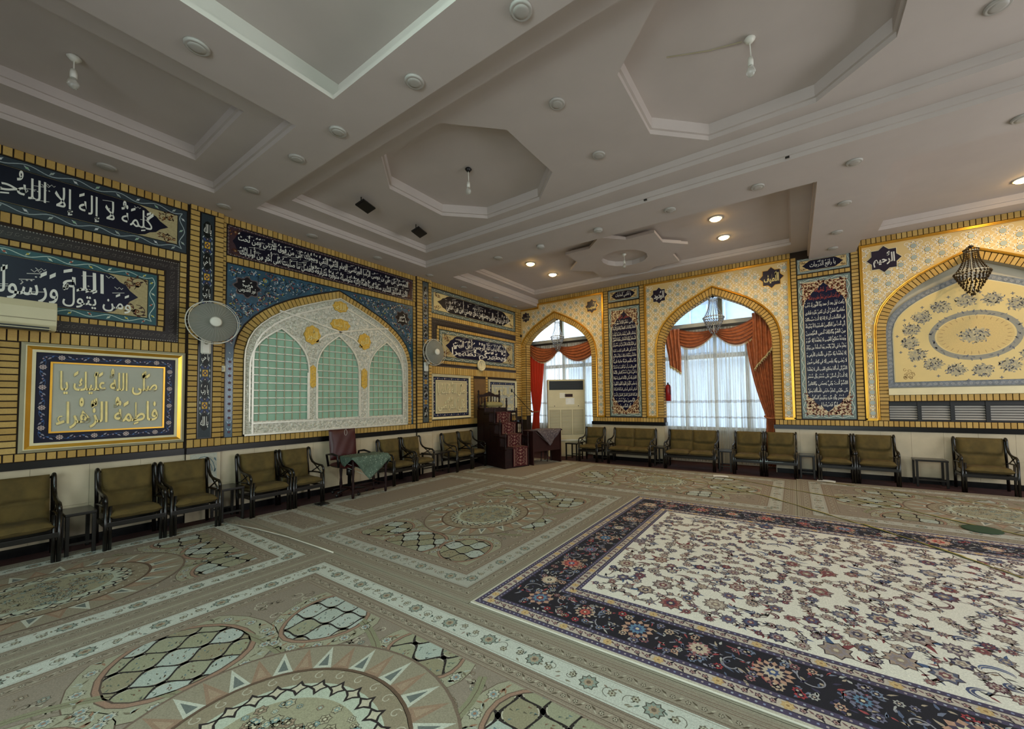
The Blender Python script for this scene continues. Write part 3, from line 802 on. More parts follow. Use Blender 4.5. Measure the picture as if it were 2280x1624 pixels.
def inscription(name, label, r, fn, texts, bord, wb, vine, ends, field, e, group=None, dots=None, ink=None, bold=.008, w=.004, marks=0):
    u0, v0, u1, v1 = r
    t = thing(name, label, 'tile panel', fn((u0 + u1) / 2, v0, 0), 0, group)
    off = Vector(t.location)
    f2 = lambda u, v, w_: tuple(Vector(fn(u, v, w_)) - off)
    MB(f2).bboxuv(u0, u1, v0, v1, -.002, w).build('panel_back', M['granite'], t)
    a = Art(f2, w + .0008)
    a.band(r, .008, wb, bord); a.level()
    wavy(a, (u0 + wb * .55, v0 + wb * .55, u1 - wb * .55, v1 - wb * .55), vine, wb * .26, wb * 1.7, wb * .09, wb * .13, dots); a.level()
    a.band(r, wb * .96, wb * 1.04, '14120f'); a.rect(u0 + wb, v0 + wb, u1 - wb, v1 - wb, ends)
    a.build('tile_border', M['tilegloss'], t)
    b = Art(f2, w + .0018)
    U0, V0, U1, V1 = u0 + wb, v0 + wb, u1 - wb, v1 - wb; h = V1 - V0
    for side in (0, 1):
        cu = U1 - e * .45 if side else U0 + e * .45
        for k in (-1, 1):
            for j in range(2):
                rr = h * (.17 - .03 * j); arabesque(b, cu + (-1 if side else 1) * (e * .42 - rr - j * rr * 1.4) * -1, (V0 + V1) / 2 + k * h * (.36 - .07 * j), rr, ['3a1f12', '5a2a18', '38221a', '8a5a30'], k)
    b.level(3); b.face(cartouche(U0 + e * .25 if e > .12 else U0 + .02, V0 + .006, U1 - e * .3 if e > .12 else U1 - .02, V1 - .006, e * .9), field)
    b.build('tile_field', M['tilegloss'], t)
    letters('lettering', texts, f2, ink or M['ink'], t, bold=bold, w=w + .0042)
    if marks:      # vowel strokes, hooks and dots scattered between the letters
        m_ = Art(f2, w + .0040); R_ = random.Random(marks); wk = 'b9b6ae'
        for k in range(marks):
            x, y = R_.uniform(U0 + e * .7, U1 - e * .7), R_.uniform(V0 + .04, V1 - .04); c = R_.random(); s_ = h * .16
            if c < .45: m_.line([(x, y), (x + s_ * 1.3, y + s_ * .28)], h * .016, wk)
            elif c < .7: m_.line([(x - s_ * .4, y + s_ * .3), (x - s_ * .1, y), (x + s_ * .1, y + s_ * .35), (x + s_ * .35, y + s_ * .05), (x + s_ * .5, y + s_ * .3)], h * .016, wk)
            elif c < .85: m_.line([(x, y), (x + s_ * .2, y + s_ * .35), (x + s_ * .05, y + s_ * .55)], h * .018, wk)
            else: m_.disc(x, y, h * .02, wk, 4); m_.disc(x + h * .06, y + h * .01, h * .02, wk, 4)
        m_.build('vowel_marks', M['tilegloss'], t)['kind'] = 'stuff'
    return t

# --- left section of the left wall
inscription('tile_inscription', 'long navy tile inscription under the ceiling at the far left of the left wall', (-10.7, 3.48, -7.478, 4.05), ML,
    [('كَلِمَةُ لا إِلهَ إِلاَّ اللهُ', -8.82, 3.60, -7.80, 3.945), ('حِصْني فَمَنْ دَخَلَ', -10.3, 3.60, -8.80, 3.945)],
    '323a40', .095, '9aa4a4', 'a89870', '09071c', .30, dots=['9ea79a', '8fae8f', 'c8c8c8'], marks=30, bold=.006)
band_l = lambda r, wd, nm, lab, fn: None
def dark_band(label, r, wd, fn):
    u0, v0, u1, v1 = r
    t = thing('dark_tile_band', label, 'tile band', fn((u0 + u1) / 2, v0, 0)); off = Vector(t.location)
    f2 = lambda u, v, w_: tuple(Vector(fn(u, v, w_)) - off)
    a = Art(f2, .006); a.band(r, 0, wd, '2e2624'); a.level()
    for k in range(4):
        L = (u1 - u0) if k % 2 == 0 else (v1 - v0)
        n = int(L / .022)
        for i in range(n):        # small light teeth on the outer edge
            s_ = (i + .5) / n * L
            if k == 0: a.rect(u0 + s_ - .004, v0 + .002, u0 + s_ + .004, v0 + .014, '8d857a')
            elif k == 2: a.rect(u0 + s_ - .004, v1 - .014, u0 + s_ + .004, v1 - .002, '8d857a')
            elif k == 1: a.rect(u1 - .014, v0 + s_ - .004, u1 - .002, v0 + s_ + .004, '8d857a')
            else: a.rect(u0 + .002, v0 + s_ - .004, u0 + .014, v0 + s_ + .004, '8d857a')
        m = int(L / .055)
        for i in range(m):
            s_ = (i + .5) / m * L
            p = ((u0 + s_, v0 + wd * .55), (u1 - wd * .55, v0 + s_), (u0 + s_, v1 - wd * .55), (u0 + wd * .55, v0 + s_))[k]
            a.spiral(p[0], p[1], .022, .9, rnd.random() * 6, '5e564f', .004, 1, 8)
            a.disc(p[0] + .02, p[1] + .012, .004, '7a7066', 5); a.disc(p[0] - .02, p[1] - .016, .004, '57504a', 5)
    MB(f2).bboxuv(u0, u1, v0, v0 + wd, 0, .005).bboxuv(u0, u1, v1 - wd, v1, 0, .005).bboxuv(u0, u0 + wd, v0 + wd, v1 - wd, 0, .005).bboxuv(u1 - wd, u1, v0 + wd, v1 - wd, 0, .005).build('band_back', M['granite'], t)
    a.build('band_face', M['tilegloss'], t); return t
dark_band('dark brown arabesque tile band framing the teal-bordered inscription above the air conditioner', (-10.5, 2.31, -7.548, 3.335), .125, ML)
inscription('tile_inscription', 'navy tile inscription with teal wavy border behind the wall air conditioner', (-10.3, 2.49, -7.75, 3.13), ML,
    [('وَمَن يَتَوَلَّ', -8.50, 2.595, -7.98, 2.85), ('اللهَ', -8.50, 2.79, -8.20, 3.02), ('وَرَسولَهُ', -8.98, 2.595, -8.53, 3.0), ('وَالَّذينَ', -9.45, 2.60, -9.02, 3.03), ('آمَنوا فَإِنَّ', -10.1, 2.62, -9.5, 3.0)],
    '2f555a', .085, 'b4c4b8', 'a8976c', '090826', .28, dots=['b0a23c', 'a0503a', 'c8c8b0'], marks=30, bold=.010)
inscription('tile_inscription', 'long two-line black tile inscription above the silver lattice window', (-7.049, 3.608, -3.859, 4.042), ML,
    [('اللهُمَّ صَلِّ عَلى عَليِّ بنِ موسَى الرِّضا المُرتَضى الإِمامِ التَّقيِّ النَّقيِّ وَحُجَّتِكَ عَلى مَن فَوقَ الأَرضِ وَمَن تَحتَ', -6.92, 3.815, -3.98, 4.005),
     ('الثَّرى الصِّدّيقِ الشَّهيدِ صَلاةً كَثيرَةً تامَّةً زاكيَةً مُتَواصِلَةً مُتَواتِرَةً مُتَرادِفَةً كَأَفضَلِ ما صَلَّيتَ عَلى أَحَدٍ مِن أَوليائِكَ', -6.90, 3.635, -4.0, 3.82)],
    '3a2226', .03, '8a8088', '402a2e', '08061a', .13, bold=.018, marks=150)
inscription('tile_inscription', 'black tile inscription with cream scroll ends near the corner under the ceiling', (-3.385, 3.455, -.288, 4.02), ML,
    [('وِلايَةُ عَليِّ بنِ أَبي طالِبٍ حِصْني', -1.70, 3.55, -.55, 3.91), ('فَمَنْ دَخَلَ حِصْني أَمِنَ مِنْ عَذابي', -2.92, 3.55, -1.66, 3.91)],
    '5c6660', .085, '9ea69c', 'd2bd84', '0a0818', .42, dots=['c9c49a', '3f5a4c'], marks=70, bold=.016)
dark_band('dark brown tile band framing the inscription above the wall clock', (-3.34, 2.29, -.23, 3.345), .12, ML)
inscription('tile_inscription', 'navy tile inscription with white scalloped border above the wall clock', (-3.14, 2.43, -.35, 3.125), ML,
    [('إِنَّما يُريدُ اللهُ لِيُذْهِبَ عَنكُمُ', -1.55, 2.76, -.72, 3.0), ('الرِّجْسَ أَهْلَ البَيتِ', -2.72, 2.76, -1.6, 3.02), ('وَيُطَهِّرَكُم تَطهيرًا', -2.76, 2.54, -.72, 2.80)],
    '5f6a62', .09, 'ccc8b4', 'a99a70', '0b0926', .40, dots=['c9b070', '3f5a4c'], bold=.016, marks=80)

# --- pillar strips
def strip(label, u0, u1, v0, v1, fn, w, words, ground, dark):
    t = thing('tile_strip', label, 'tile strip', fn((u0 + u1) / 2, v0, 0)); off = Vector(t.location)
    f2 = lambda u, v, w_: tuple(Vector(fn(u, v, w_)) - off)
    MB(f2).bboxuv(u0, u1, v0, v1, w - .002, w + .008).build('strip_back', M['granite'], t)
    a = Art(f2, w + .0085); um = (u0 + u1) / 2; hw = (u1 - u0) / 2 - .01
    a.rect(um - hw, v0 + .01, um + hw, v1 - .01, ground); a.level()
    n = 7; p = (v1 - v0) / n; T = []
    for i in range(n):
        y = v0 + (i + .5) * p
        P = [(um + hw * .82 * math.cos(k * PI / 6) * (1 if k % 2 else .86), y + p * .27 * math.sin(k * PI / 6)) for k in range(12)]
        a.face(P, dark); a.level()
        T.append((words[i % len(words)], um - hw * .62, y - p * .17, um + hw * .62, y + p * .17))
        yy = v0 + i * p + .002
        if i: 
            a.flower(um, yy, hw * .62, 4, 'c79a2c', '3a2a50', 'c79a2c', PI / 4, 1.5)
            for s_ in (-1, 1):
                for q in (-1, 1):
                    a.leaf(um + s_ * hw * .25, yy + q * .05, .06, .022, PI / 2 * q + s_ * -.5 * q, '33406e'); a.leaf(um + s_ * hw * .75, yy + q * .015, .05, .012, PI / 2 * q, 'b8bcb8')
                    a.leaf(um + s_ * hw * .8, yy + q * .09, .04, .012, PI / 2 * q + s_ * .5 * q, 'b8bcb8')
            a.disc(um, yy + .085, .018, '3a1f24', 6); a.disc(um, yy - .085, .018, '3a1f24', 6)
            a.level(); a.disc(um, yy + .085, .006, 'd8d8d0', 5); a.disc(um, yy - .085, .006, 'd8d8d0', 5); a.w -= a.dw
        a.w -= a.dw
    a.build('strip_face', M['tilegloss'], t)
    letters('lettering', T, f2, M['ink'], t, bold=.02, w=w + .0105)
strip('narrow dark teal tile strip on the pillar behind the nearer wall fan', -7.355, -7.205, 1.06, 4.08, ML, .045, ['يا الله', 'يا رَبّ', 'يا حَيّ'], '2a3438', '0c0f0a')
strip('narrow grey tile strip on the pillar beside the farther wall fan', -3.642, -3.488, 1.065, 4.08, ML, .045, ['يا نور', 'يا حَيّ', 'يا رَبّ'], '4c5250', '191614')

# --- blue tile surround of the silver lattice window
t = thing('tile_spandrel', 'blue arabesque tile surround of the arched silver lattice window', 'tile panel', (0, -5.43, 1.05)); off = Vector(t.location)
f2 = lambda u, v, w_: tuple(Vector(ML(u, v, w_)) - off)
OA = offset_arch(GA, .13)
OA = [(max(-6.95, min(-3.955, u)), v) for u, v in OA]
bk = MB(f2); arch_fill(bk, OA, -7.05, -3.858, 3.50, .004); bk.build('spandrel_back', M['granite'], t)
bf = MB(f2); arch_fill(bf, offset_arch(OA, .008), -7.04, -3.868, 3.49, .006)
bf.build('spandrel_glaze', mat('deep_blue_glaze', '20485c', .28, var=.35, vscale=5, coat=.3), t)
a = Art(f2, .0068)
def inside(u, v, r):
    if not (-7.03 + r < u < -3.88 - r and v < 3.48 - r): return False
    for q, (x, y) in enumerate(OA):
        if math.dist((u, v), (x, y)) < r + .02: return False
    for (x0, y0), (x1, y1) in zip(OA, OA[1:]):
        lx, ly = x1 - x0, y1 - y0; L2 = lx * lx + ly * ly
        if L2 < 1e-9: continue
        tt = max(0, min(1, ((u - x0) * lx + (v - y0) * ly) / L2))
        if math.dist((u, v), (x0 + lx * tt, y0 + ly * tt)) < r + .012: return False
        if lx * (v - y0) - ly * (u - x0) < 0 and x0 < u < x1 : return False
        if v > 2.15 and x0 <= u <= x1 and y0 + ly * (u - x0) / (lx or 1) > v: return False
    if v < 2.15 and -6.96 < u < -3.95: return False
    return True
R_ = random.Random(4); pts = []
meds = [(-6.80, 3.20), (-4.12, 3.20)]
for k in range(14000):
    u, v = R_.uniform(-7.04, -3.86), R_.uniform(2.1, 3.5); r = R_.choice([.13, .10, .075, .05, .035])
    if any(math.dist((u, v), m) < r + .17 for m in meds) or not inside(u, v, r): continue
    if any(math.dist((u, v), (p[0], p[1])) < (r + p[2]) * .82 for p in pts): continue
    pts.append((u, v, r))
    a.spiral(u, v, r, 1.2, R_.random() * 6, '0c1420', .009, R_.choice((1, -1)), 16)
for u, v, r in pts:
    a.level(); a.disc(u + r * .1, v, r * .32, '2f6c86', 8); a.level()
    for j in range(int(9 * r / .1) + 3):
        an, q = R_.random() * 6.3, R_.random() * r * 1.05
        c = R_.choice(['c8c8c4', 'a3a9b0', 'b3a234', '7f4a4a', 'c8c8c4', '2f5d8c', '0e1626', '5c7a8c', 'a8442c'])
        a.leaf(u + q * math.cos(an), v + q * math.sin(an), R_.uniform(.02, .05), R_.uniform(.008, .02), R_.random() * 6.3, c)
    a.flower(u, v, r * .28, 6, R_.choice(['6d3f4c', '7b8f9c', 'b3a234']), '20304a', 'c8c8c4'); a.w -= 2 * a.dw
for k in range(1600):
    u, v = R_.uniform(-7.03, -3.87), R_.uniform(2.1, 3.48)
    if inside(u, v, .022): a.leaf(u, v, R_.uniform(.015, .035), R_.uniform(.006, .012), R_.random() * 6.3, R_.choice(['c8c8c4', '8f99a0', 'a89a34', '5c7a8c', '0e1626', '7f4a4a', '35708c']))
for s_, x in ((0, -6.995), (1, -3.91)):       # the two long side strips
    for i in range(11):
        y = 1.12 + i * .098
        a.flower(x, y, .022, 5, '14182e', '7a4048', '14182e'); 
        for q in (-1, 1): a.leaf(x + q * .006, y + .018, .05, .014, PI / 2 - q * .45, '9fb4c8')
a.level(6)
TX = []
for (u, v), w1, w2 in ((meds[0], 'نورُ القُدّوس', 'رَبِّ'), (meds[1], 'يا سَتّار', 'العُيوب')):
    P = [(u + .145 * (1 + .13 * math.cos(8 * k * PI / 24)) * math.cos(k * PI / 24), v + .13 * (1 + .13 * math.cos(8 * k * PI / 24)) * math.sin(k * PI / 24)) for k in range(48)]
    a.face([(u + (x - u) * 1.13, v + (y - v) * 1.13) for x, y in P], '5c5050'); a.level(); a.face(P, '0d0a10'); a.w -= a.dw
    TX += [(w1, u - .105, v - .085, u + .105, v + .03), (w2, u - .06, v + .0, u + .06, v + .095)]
a.build('spandrel_face', M['tilegloss'], t); letters('lettering', TX, f2, M['ink'], t, bold=.015, w=a.w + .001)

# --- silver lattice window
g = thing('lattice_window', 'arched silver lattice window with three green-backed openings and gold medallions', 'window grille', (0, -5.43, 1.05)); off = Vector(g.location)
f2 = lambda u, v, w_: tuple(Vector(ML(u, v, w_)) - off)
SUB = [arch(c, hw, 2.02, .63, 1.255) for c, hw in ((-6.355, .40), (-5.45, .365), (-4.51, .365))]
divs = [-6.84, -5.885, -4.975, -4.02]
fr = MB(f2)
def top_at(A, u):
    for (x0, y0), (x1, y1) in zip(A, A[1:]):
        if x0 <= u <= x1 and x1 > x0: return y0 + (y1 - y0) * (u - x0) / (x1 - x0)
    return A[0][1]
for A, a0, a1 in zip(SUB, divs, divs[1:]):
    m = len(A) // 2; W_ = .03
    for S, ue in ((A[:m + 1], a0), (A[m:][::-1], a1)):
        for i in range(m):
            p, q = S[i], S[i + 1]
            if i < 4: fr.add([(ue, p[1], W_), (p[0], p[1], W_), (q[0], q[1], W_), (ue, q[1], W_)], [(0, 1, 2, 3)])
            else: fr.add([(p[0], p[1], W_), (q[0], q[1], W_), (q[0], top_at(GA, q[0]), W_), (p[0], top_at(GA, p[0]), W_)], [(0, 1, 2, 3)])
        k = S[4]; fs = [u for u, v in GA if min(ue, k[0]) < u < max(ue, k[0])]
        us = sorted({ue, k[0], *fs})
        for x0, x1 in zip(us, us[1:]):
            fr.add([(x0, k[1], W_), (x1, k[1], W_), (x1, max(k[1], top_at(GA, x1)), W_), (x0, max(k[1], top_at(GA, x0)), W_)], [(0, 1, 2, 3)])
    fr.add([(a0, 1.05, W_), (a1, 1.05, W_), (a1, 1.255, W_), (a0, 1.255, W_)], [(0, 1, 2, 3)])
    reveal(fr, A, .03, .003)
fr.build('silver_plate', M['silver'], g)
# raised mouldings
md = MB(f2)
for P, d0, d1, h in ((GA, -.012, .0, .055), (GA, -.125, -.10, .045)):
    ring_profile(md, P, [(d0, .03), (d0, h), (d1, h), (d1, .03)])
for A in SUB: ring_profile(md, A, [(0, .03), (0, .048), (.022, .048), (.022, .03)])
md.bboxuv(-6.84, -4.02, 1.05, 1.075, .03, .055).bboxuv(-6.74, -4.12, 1.215, 1.235, .03, .048)
for s_, c in ((-1, -5.885), (1, -4.975)):
    md.bboxuv(c - .085, c - .07, 1.24, 2.0, .03, .045).bboxuv(c + .07, c + .085, 1.24, 2.0, .03, .045)
md.build('moulding', M['silver_s'], g)
# crossing ribs above the centre opening
rb = MB(f2)
for s_ in (-1, 1):
    P = [(-5.43 + s_ * x, y) for x, y in ((.96, 2.92), (.6, 2.86), (.25, 2.78), (0, 2.72), (-.25, 2.63), (-.40, 2.5))]
    ring_profile(rb, P if s_ < 0 else P[::-1], [(0, .03), (0, .05), (.025, .05), (.025, .03)])
rb.build('rib', M['silver_s'], g)
bd = MB(f2); acc = 0
BO = offset_arch(GA, -.03)
for p, q in zip(BO, BO[1:]):
    n = max(1, int(math.dist(p, q) / .03))
    for i in range(n): bd.octa((p[0] + (q[0] - p[0]) * i / n, p[1] + (q[1] - p[1]) * i / n, .045), .012)
o = bd.build('bead_edge', M['silver_s'], g); o['kind'] = 'stuff'
# scroll relief
sr = MB(f2); R_ = random.Random(9)
def scroll(u, v, r, sg):
    a0 = R_.random() * 6; P = []
    for i in range(11):
        tt = i / 10; q = r * (1 - .8 * tt); an = a0 + sg * 7 * tt; P.append((u + q * math.cos(an), v + q * math.sin(an), .034))
    sr.tube(P, [.0085 * (1.1 - .7 * i / 10) for i in range(11)], 5)
    for j in range(4):
        an = R_.random() * 6.3; sr.octa((u + r * .95 * math.cos(an), v + r * .95 * math.sin(an), .033), .014, .02)
for i in range(int(len(BO))):
    pass
def walk(P, step):
    out = []; carry = 0
    for p, q in zip(P, P[1:]):
        L = math.dist(p, q)
        if L < 1e-6: continue
        x = step - carry
        while x <= L: out.append((p[0] + (q[0] - p[0]) * x / L, p[1] + (q[1] - p[1]) * x / L)); x += step
        carry = L - (x - step)
    return out
for i, (u, v) in enumerate(walk(offset_arch(GA, -.07), .085)): scroll(u, v, .028, 1 if i % 2 else -1)
for i in range(33): scroll(-6.72 + i * .08, 1.145 + (.02 if i % 2 else -.02), .032, 1 if i % 2 else -1)
for c in (-5.885, -4.975):
    for i in range(15): scroll(c + (.02 if i % 2 else -.02), 1.28 + i * .052, .026, 1 if i % 2 else -1)
def free(u, v, r):
    if any(abs(v - y) < r + .01 and abs(u - x) < r + .02 for x, y in []): return False
    for A in SUB:
        if any(math.dist((u, v), p) < r + .03 for p in A): return False
        c = A[len(A) // 2]
        if A[0][0] - .02 < u < A[-1][0] + .02 and v < top_at(A, u) + r + .02: return False
    return -6.72 < u < -4.14 and v < top_at(GA, u) - .14 - r and v > 2.0
pts = []
for k in range(5000):
    u, v = R_.uniform(-6.7, -4.15), R_.uniform(2.0, 3.1); r = R_.choice((.05, .038, .026))
    if not free(u, v, r) or any(math.dist((u, v), p[:2]) < (r + p[2]) * .95 for p in pts) or any(math.dist((u, v), m) < r + .12 for m in ((-5.9, 2.62), (-4.97, 2.62), (-5.43, 2.87))): continue
    pts.append((u, v, r)); scroll(u, v, r, R_.choice((1, -1)))
o = sr.build('scroll_relief', M['silver_s'], g); o['kind'] = 'stuff'
# gold medallions
TT = []
for (u, v, rx, ry), w1 in (((-5.90, 2.62, .125, .15), 'النُّور'), ((-4.975, 2.62, .12, .145), 'الكَريم'), ((-5.43, 2.86, .17, .10), 'يا رِضا'), ((-5.43, 3.175, .13, .095), 'الله')):
    mb = MB(f2); mb.prism([(u + rx * (1 + .06 * math.cos(8 * k * PI / 20)) * math.cos(k * PI / 20), v + ry * (1 + .06 * math.cos(8 * k * PI / 20)) * math.sin(k * PI / 20)) for k in range(40)], .03, .05)
    mb.build('medallion', M['medal'], g); TT.append((w1, u - rx * .66, v - ry * .6, u + rx * .66, v + ry * .6))
for c in (-5.885, -4.975):
    mb = MB(f2); mb.prism([(c - .055, 1.80), (c, 1.75), (c + .055, 1.80), (c + .055, 2.08), (c, 2.13), (c - .055, 2.08)], .03, .046); mb.build('medallion', M['medal'], g)
letters('lettering', TT, f2, M['goldsoft'], g, bold=.02, w=.05, depth=.006)
# panes and bars
for A in SUB: MB(f2).prism([(A[0][0], 1.255)] + A[1:-1] + [(A[-1][0], 1.255)], .0005, .0015).build('green_cloth_backing', M['greenpane'], g)
for gi, A in enumerate(SUB):
    c = A[len(A) // 2][0]; hw = c - A[0][0]; nc = 7; d = 2 * hw / nc
    for i in range(nc):
        for j in range(13):
            z = 1.255 + j * .1125; x = c - hw + i * d
            cor = [(x, z), (x + d, z), (x + d, z + .1125), (x, z + .1125)]
            if min(top_at(A, c - hw + 1e-4 if cc[0] <= c - hw else min(cc[0], c + hw - 1e-4)) for cc in cor) < z - .02 : continue
            zt = min(z + .1125, max(top_at(A, x + 1e-4), top_at(A, x + d - 1e-4)))
            if zt - z < .02: continue
            MB(f2).bboxuv(x, x + d, z, zt, .002, .006 + .002 * ((i + j) % 2)).build('green_pane', M['greenpane'], g)
    for j in range(1, 13):
        z = 1.255 + j * .1125; xs = [u for u in [c - hw + k * hw * .02 for k in range(101)] if top_at(A, u) > z]
        if len(xs) < 4: continue
        mb = MB(f2); mb.tube([(xs[0], z, .018), (xs[-1], z, .018)], .010, 6)
        for i in range(1, nc): 
            if xs[0] < c - hw + i * d < xs[-1]: mb.octa((c - hw + i * d, z, .018), .02)
        mb.build('grille_bar', M['silver_s'], g)
    for i in range(1, nc):
        x = c - hw + i * d; mb = MB(f2); mb.tube([(x, 1.255, .014), (x, top_at(A, x), .014)], .0075, 6); mb.build('grille_bar', M['greige'], g)

# --- framed gold-lettered reliefs
def relief(name, label, r, texts, fieldmat, inkmat, gold=True, vertical_small=None, bold=.0):
    u0, v0, u1, v1 = r
    t = thing(name, label, 'relief panel', (0, (u0 + u1) / 2, v0)); off = Vector(t.location)
    f2 = lambda u, v, w_: tuple(Vector(ML(u, v, w_)) - off)
    k = 1 if gold else .62
    prof = [('outer_moulding', M['greige'], 0, .028 * k, .03, .045), ('white_bead', M['cream'], .028 * k, .036 * k, .05, .05),
            ('gold_moulding' if gold else 'cream_moulding', M['gold'] if gold else M['cream'], .036 * k, .07 * k, .042, .026), ('inner_moulding', M['cream'], .07 * k, .095 * k, .03, .03)]
    frame_rings(r, None, f2, prof, t)
    b = .095 * k; wb = .095 * k if gold else .075
    MB(f2).bboxuv(u0 + b, u1 - b, v0 + b, v1 - b, 0, .010).build('navy_tile_back', M['granite'], t)
    a = Art(f2, .0105); q = (u0 + b, v0 + b, u1 - b, v1 - b); a.band(q, 0, wb, '0a0c26'); a.level()
    for kk in range(4):
        P = [(q[0] + wb / 2, q[1] + wb / 2), (q[2] - wb / 2, q[1] + wb / 2), (q[2] - wb / 2, q[3] - wb / 2), (q[0] + wb / 2, q[3] - wb / 2)]
        A_, B_ = P[kk], P[(kk + 1) % 4]; L = math.dist(A_, B_); n = max(3, round(L / .23))
        du, dv = (B_[0] - A_[0]) / L, (B_[1] - A_[1]) / L
        a.line([(A_[0] + du * L * i / 40 - dv * wb * .2 * math.sin(i * PI * n / 20), A_[1] + dv * L * i / 40 + du * wb * .2 * math.sin(i * PI * n / 20)) for i in range(41)], .004, '35507a')
        for i in range(n):
            s_ = (i + .5) / n * L; x, y = A_[0] + du * s_, A_[1] + dv * s_; a.level(); a.flower(x, y, wb * .3, 8, 'b9a8a0', '6d5560', 'cfc4b4', 0); a.w -= a.dw
            for e in (-1, 1):
                x2, y2 = x + du * L / n * .28 * e, y + dv * L / n * .28 * e; a.leaf(x2, y2, .035, .016, math.atan2(dv, du) + e * .7, '8b8a96'); a.leaf(x2, y2, .03, .012, math.atan2(dv, du) + PI + e * .7, '4b6a9c')
                a.disc(x + du * L / n * .42 * e, y + dv * L / n * .42 * e, .007, 'a08890', 6)
    a.build('flower_tile_border', M['tilegloss'], t)
    c = b + wb; ri = (u0 + c, v0 + c, u1 - c, v1 - c)
    frame_rings(ri, None, f2, [('inner_gold_frame' if gold else 'inner_cream_frame', M['gold'] if gold else M['cream'], 0, .016, .03, .03)], t)
    MB(f2).bboxuv(ri[0] + .016, ri[2] - .016, ri[1] + .016, ri[3] - .016, 0, .014).build('relief_field', fieldmat, t)
    letters('lettering', texts, f2, inkmat, t, bold=bold, depth=.02, w=.0142, res=3)
    return t
relief('framed_relief', 'large gold-framed relief with gold two-line lettering on a grey field', (-8.757, 1.035, -7.478, 2.172),
    [('صَلَّى اللهُ عَلَيكَ يا', -8.50, 1.63, -7.74, 1.935), ('فاطِمَةُ الزَّهْراء', -8.52, 1.265, -7.73, 1.61)], M['relieffield'], M['goldsoft'], bold=.014)
relief('framed_relief', 'beige relief with carved lettering left of the pulpit and its brown board', (-3.397, 1.105, -2.165, 2.115),
    [('صَلَّى اللهُ عَلَيكَ يا', -3.20, 1.64, -2.36, 1.96), ('عَليُّ المُرْتَضى', -3.20, 1.25, -2.36, 1.61)], M['reliefbeige'], M['cream'], False, bold=.012)
relief('framed_relief', 'beige relief with carved lettering in the corner behind the pulpit rail', (-1.50, 1.105, -.29, 2.06),
    [('صَلَّى اللهُ عَلَيكَ يا', -1.32, 1.60, -.46, 1.90), ('رَسولَ اللهِ', -1.30, 1.25, -.48, 1.57)], M['relieffield'], M['cream'], False, bold=.012)
b_ = MB(ML).bboxuv(-2.035, -1.60, 1.09, 2.055, 0, .02).build('recessed_board', M['brown']); tag(b_, 'plain brown upright board between the two beige reliefs behind the pulpit', 'board')
# pale ornament tile at the foot of the pillar
a = Art(ML, .0605); a.rect(-7.42, .46, -7.14, .86, 'a9a99c'); a.level()
for k in range(3): a.line([(-7.28 + (.12 - k * .03) * math.cos(i * PI / 10), .62 + (.2 - k * .05) * math.sin(i * PI / 10)) for i in range(11)], .008, '4f6a74')
for x in (-7.39, -7.17): a.leaf(x, .80, .06, .02, -1.2, '4f6a74'); a.leaf(x, .60, .06, .02, 1.2, '4f6a74')
o = a.build('ornament_tile', M['tilegloss']); MB(ML).bboxuv(-7.42, -7.14, .46, .86, .056, .06).build('tile_body', M['cream'], o)
tag(o, 'pale tile with blue line ornament at the foot of the nearer wall pillar', 'tile')
# dark framed thing at the left picture edge
t = thing('dark_cabinet', 'tall dark wooden wall case cut by the left picture edge beside the gold-framed relief', 'cabinet', (0, -9.28, 1.03))
MB().box(0, .09, -.36, .36, 0, 1.12).build('body', M['darkwood'], t); MB().box(.09, .105, -.30, .30, .06, 1.06).build('door', M['black'], t)

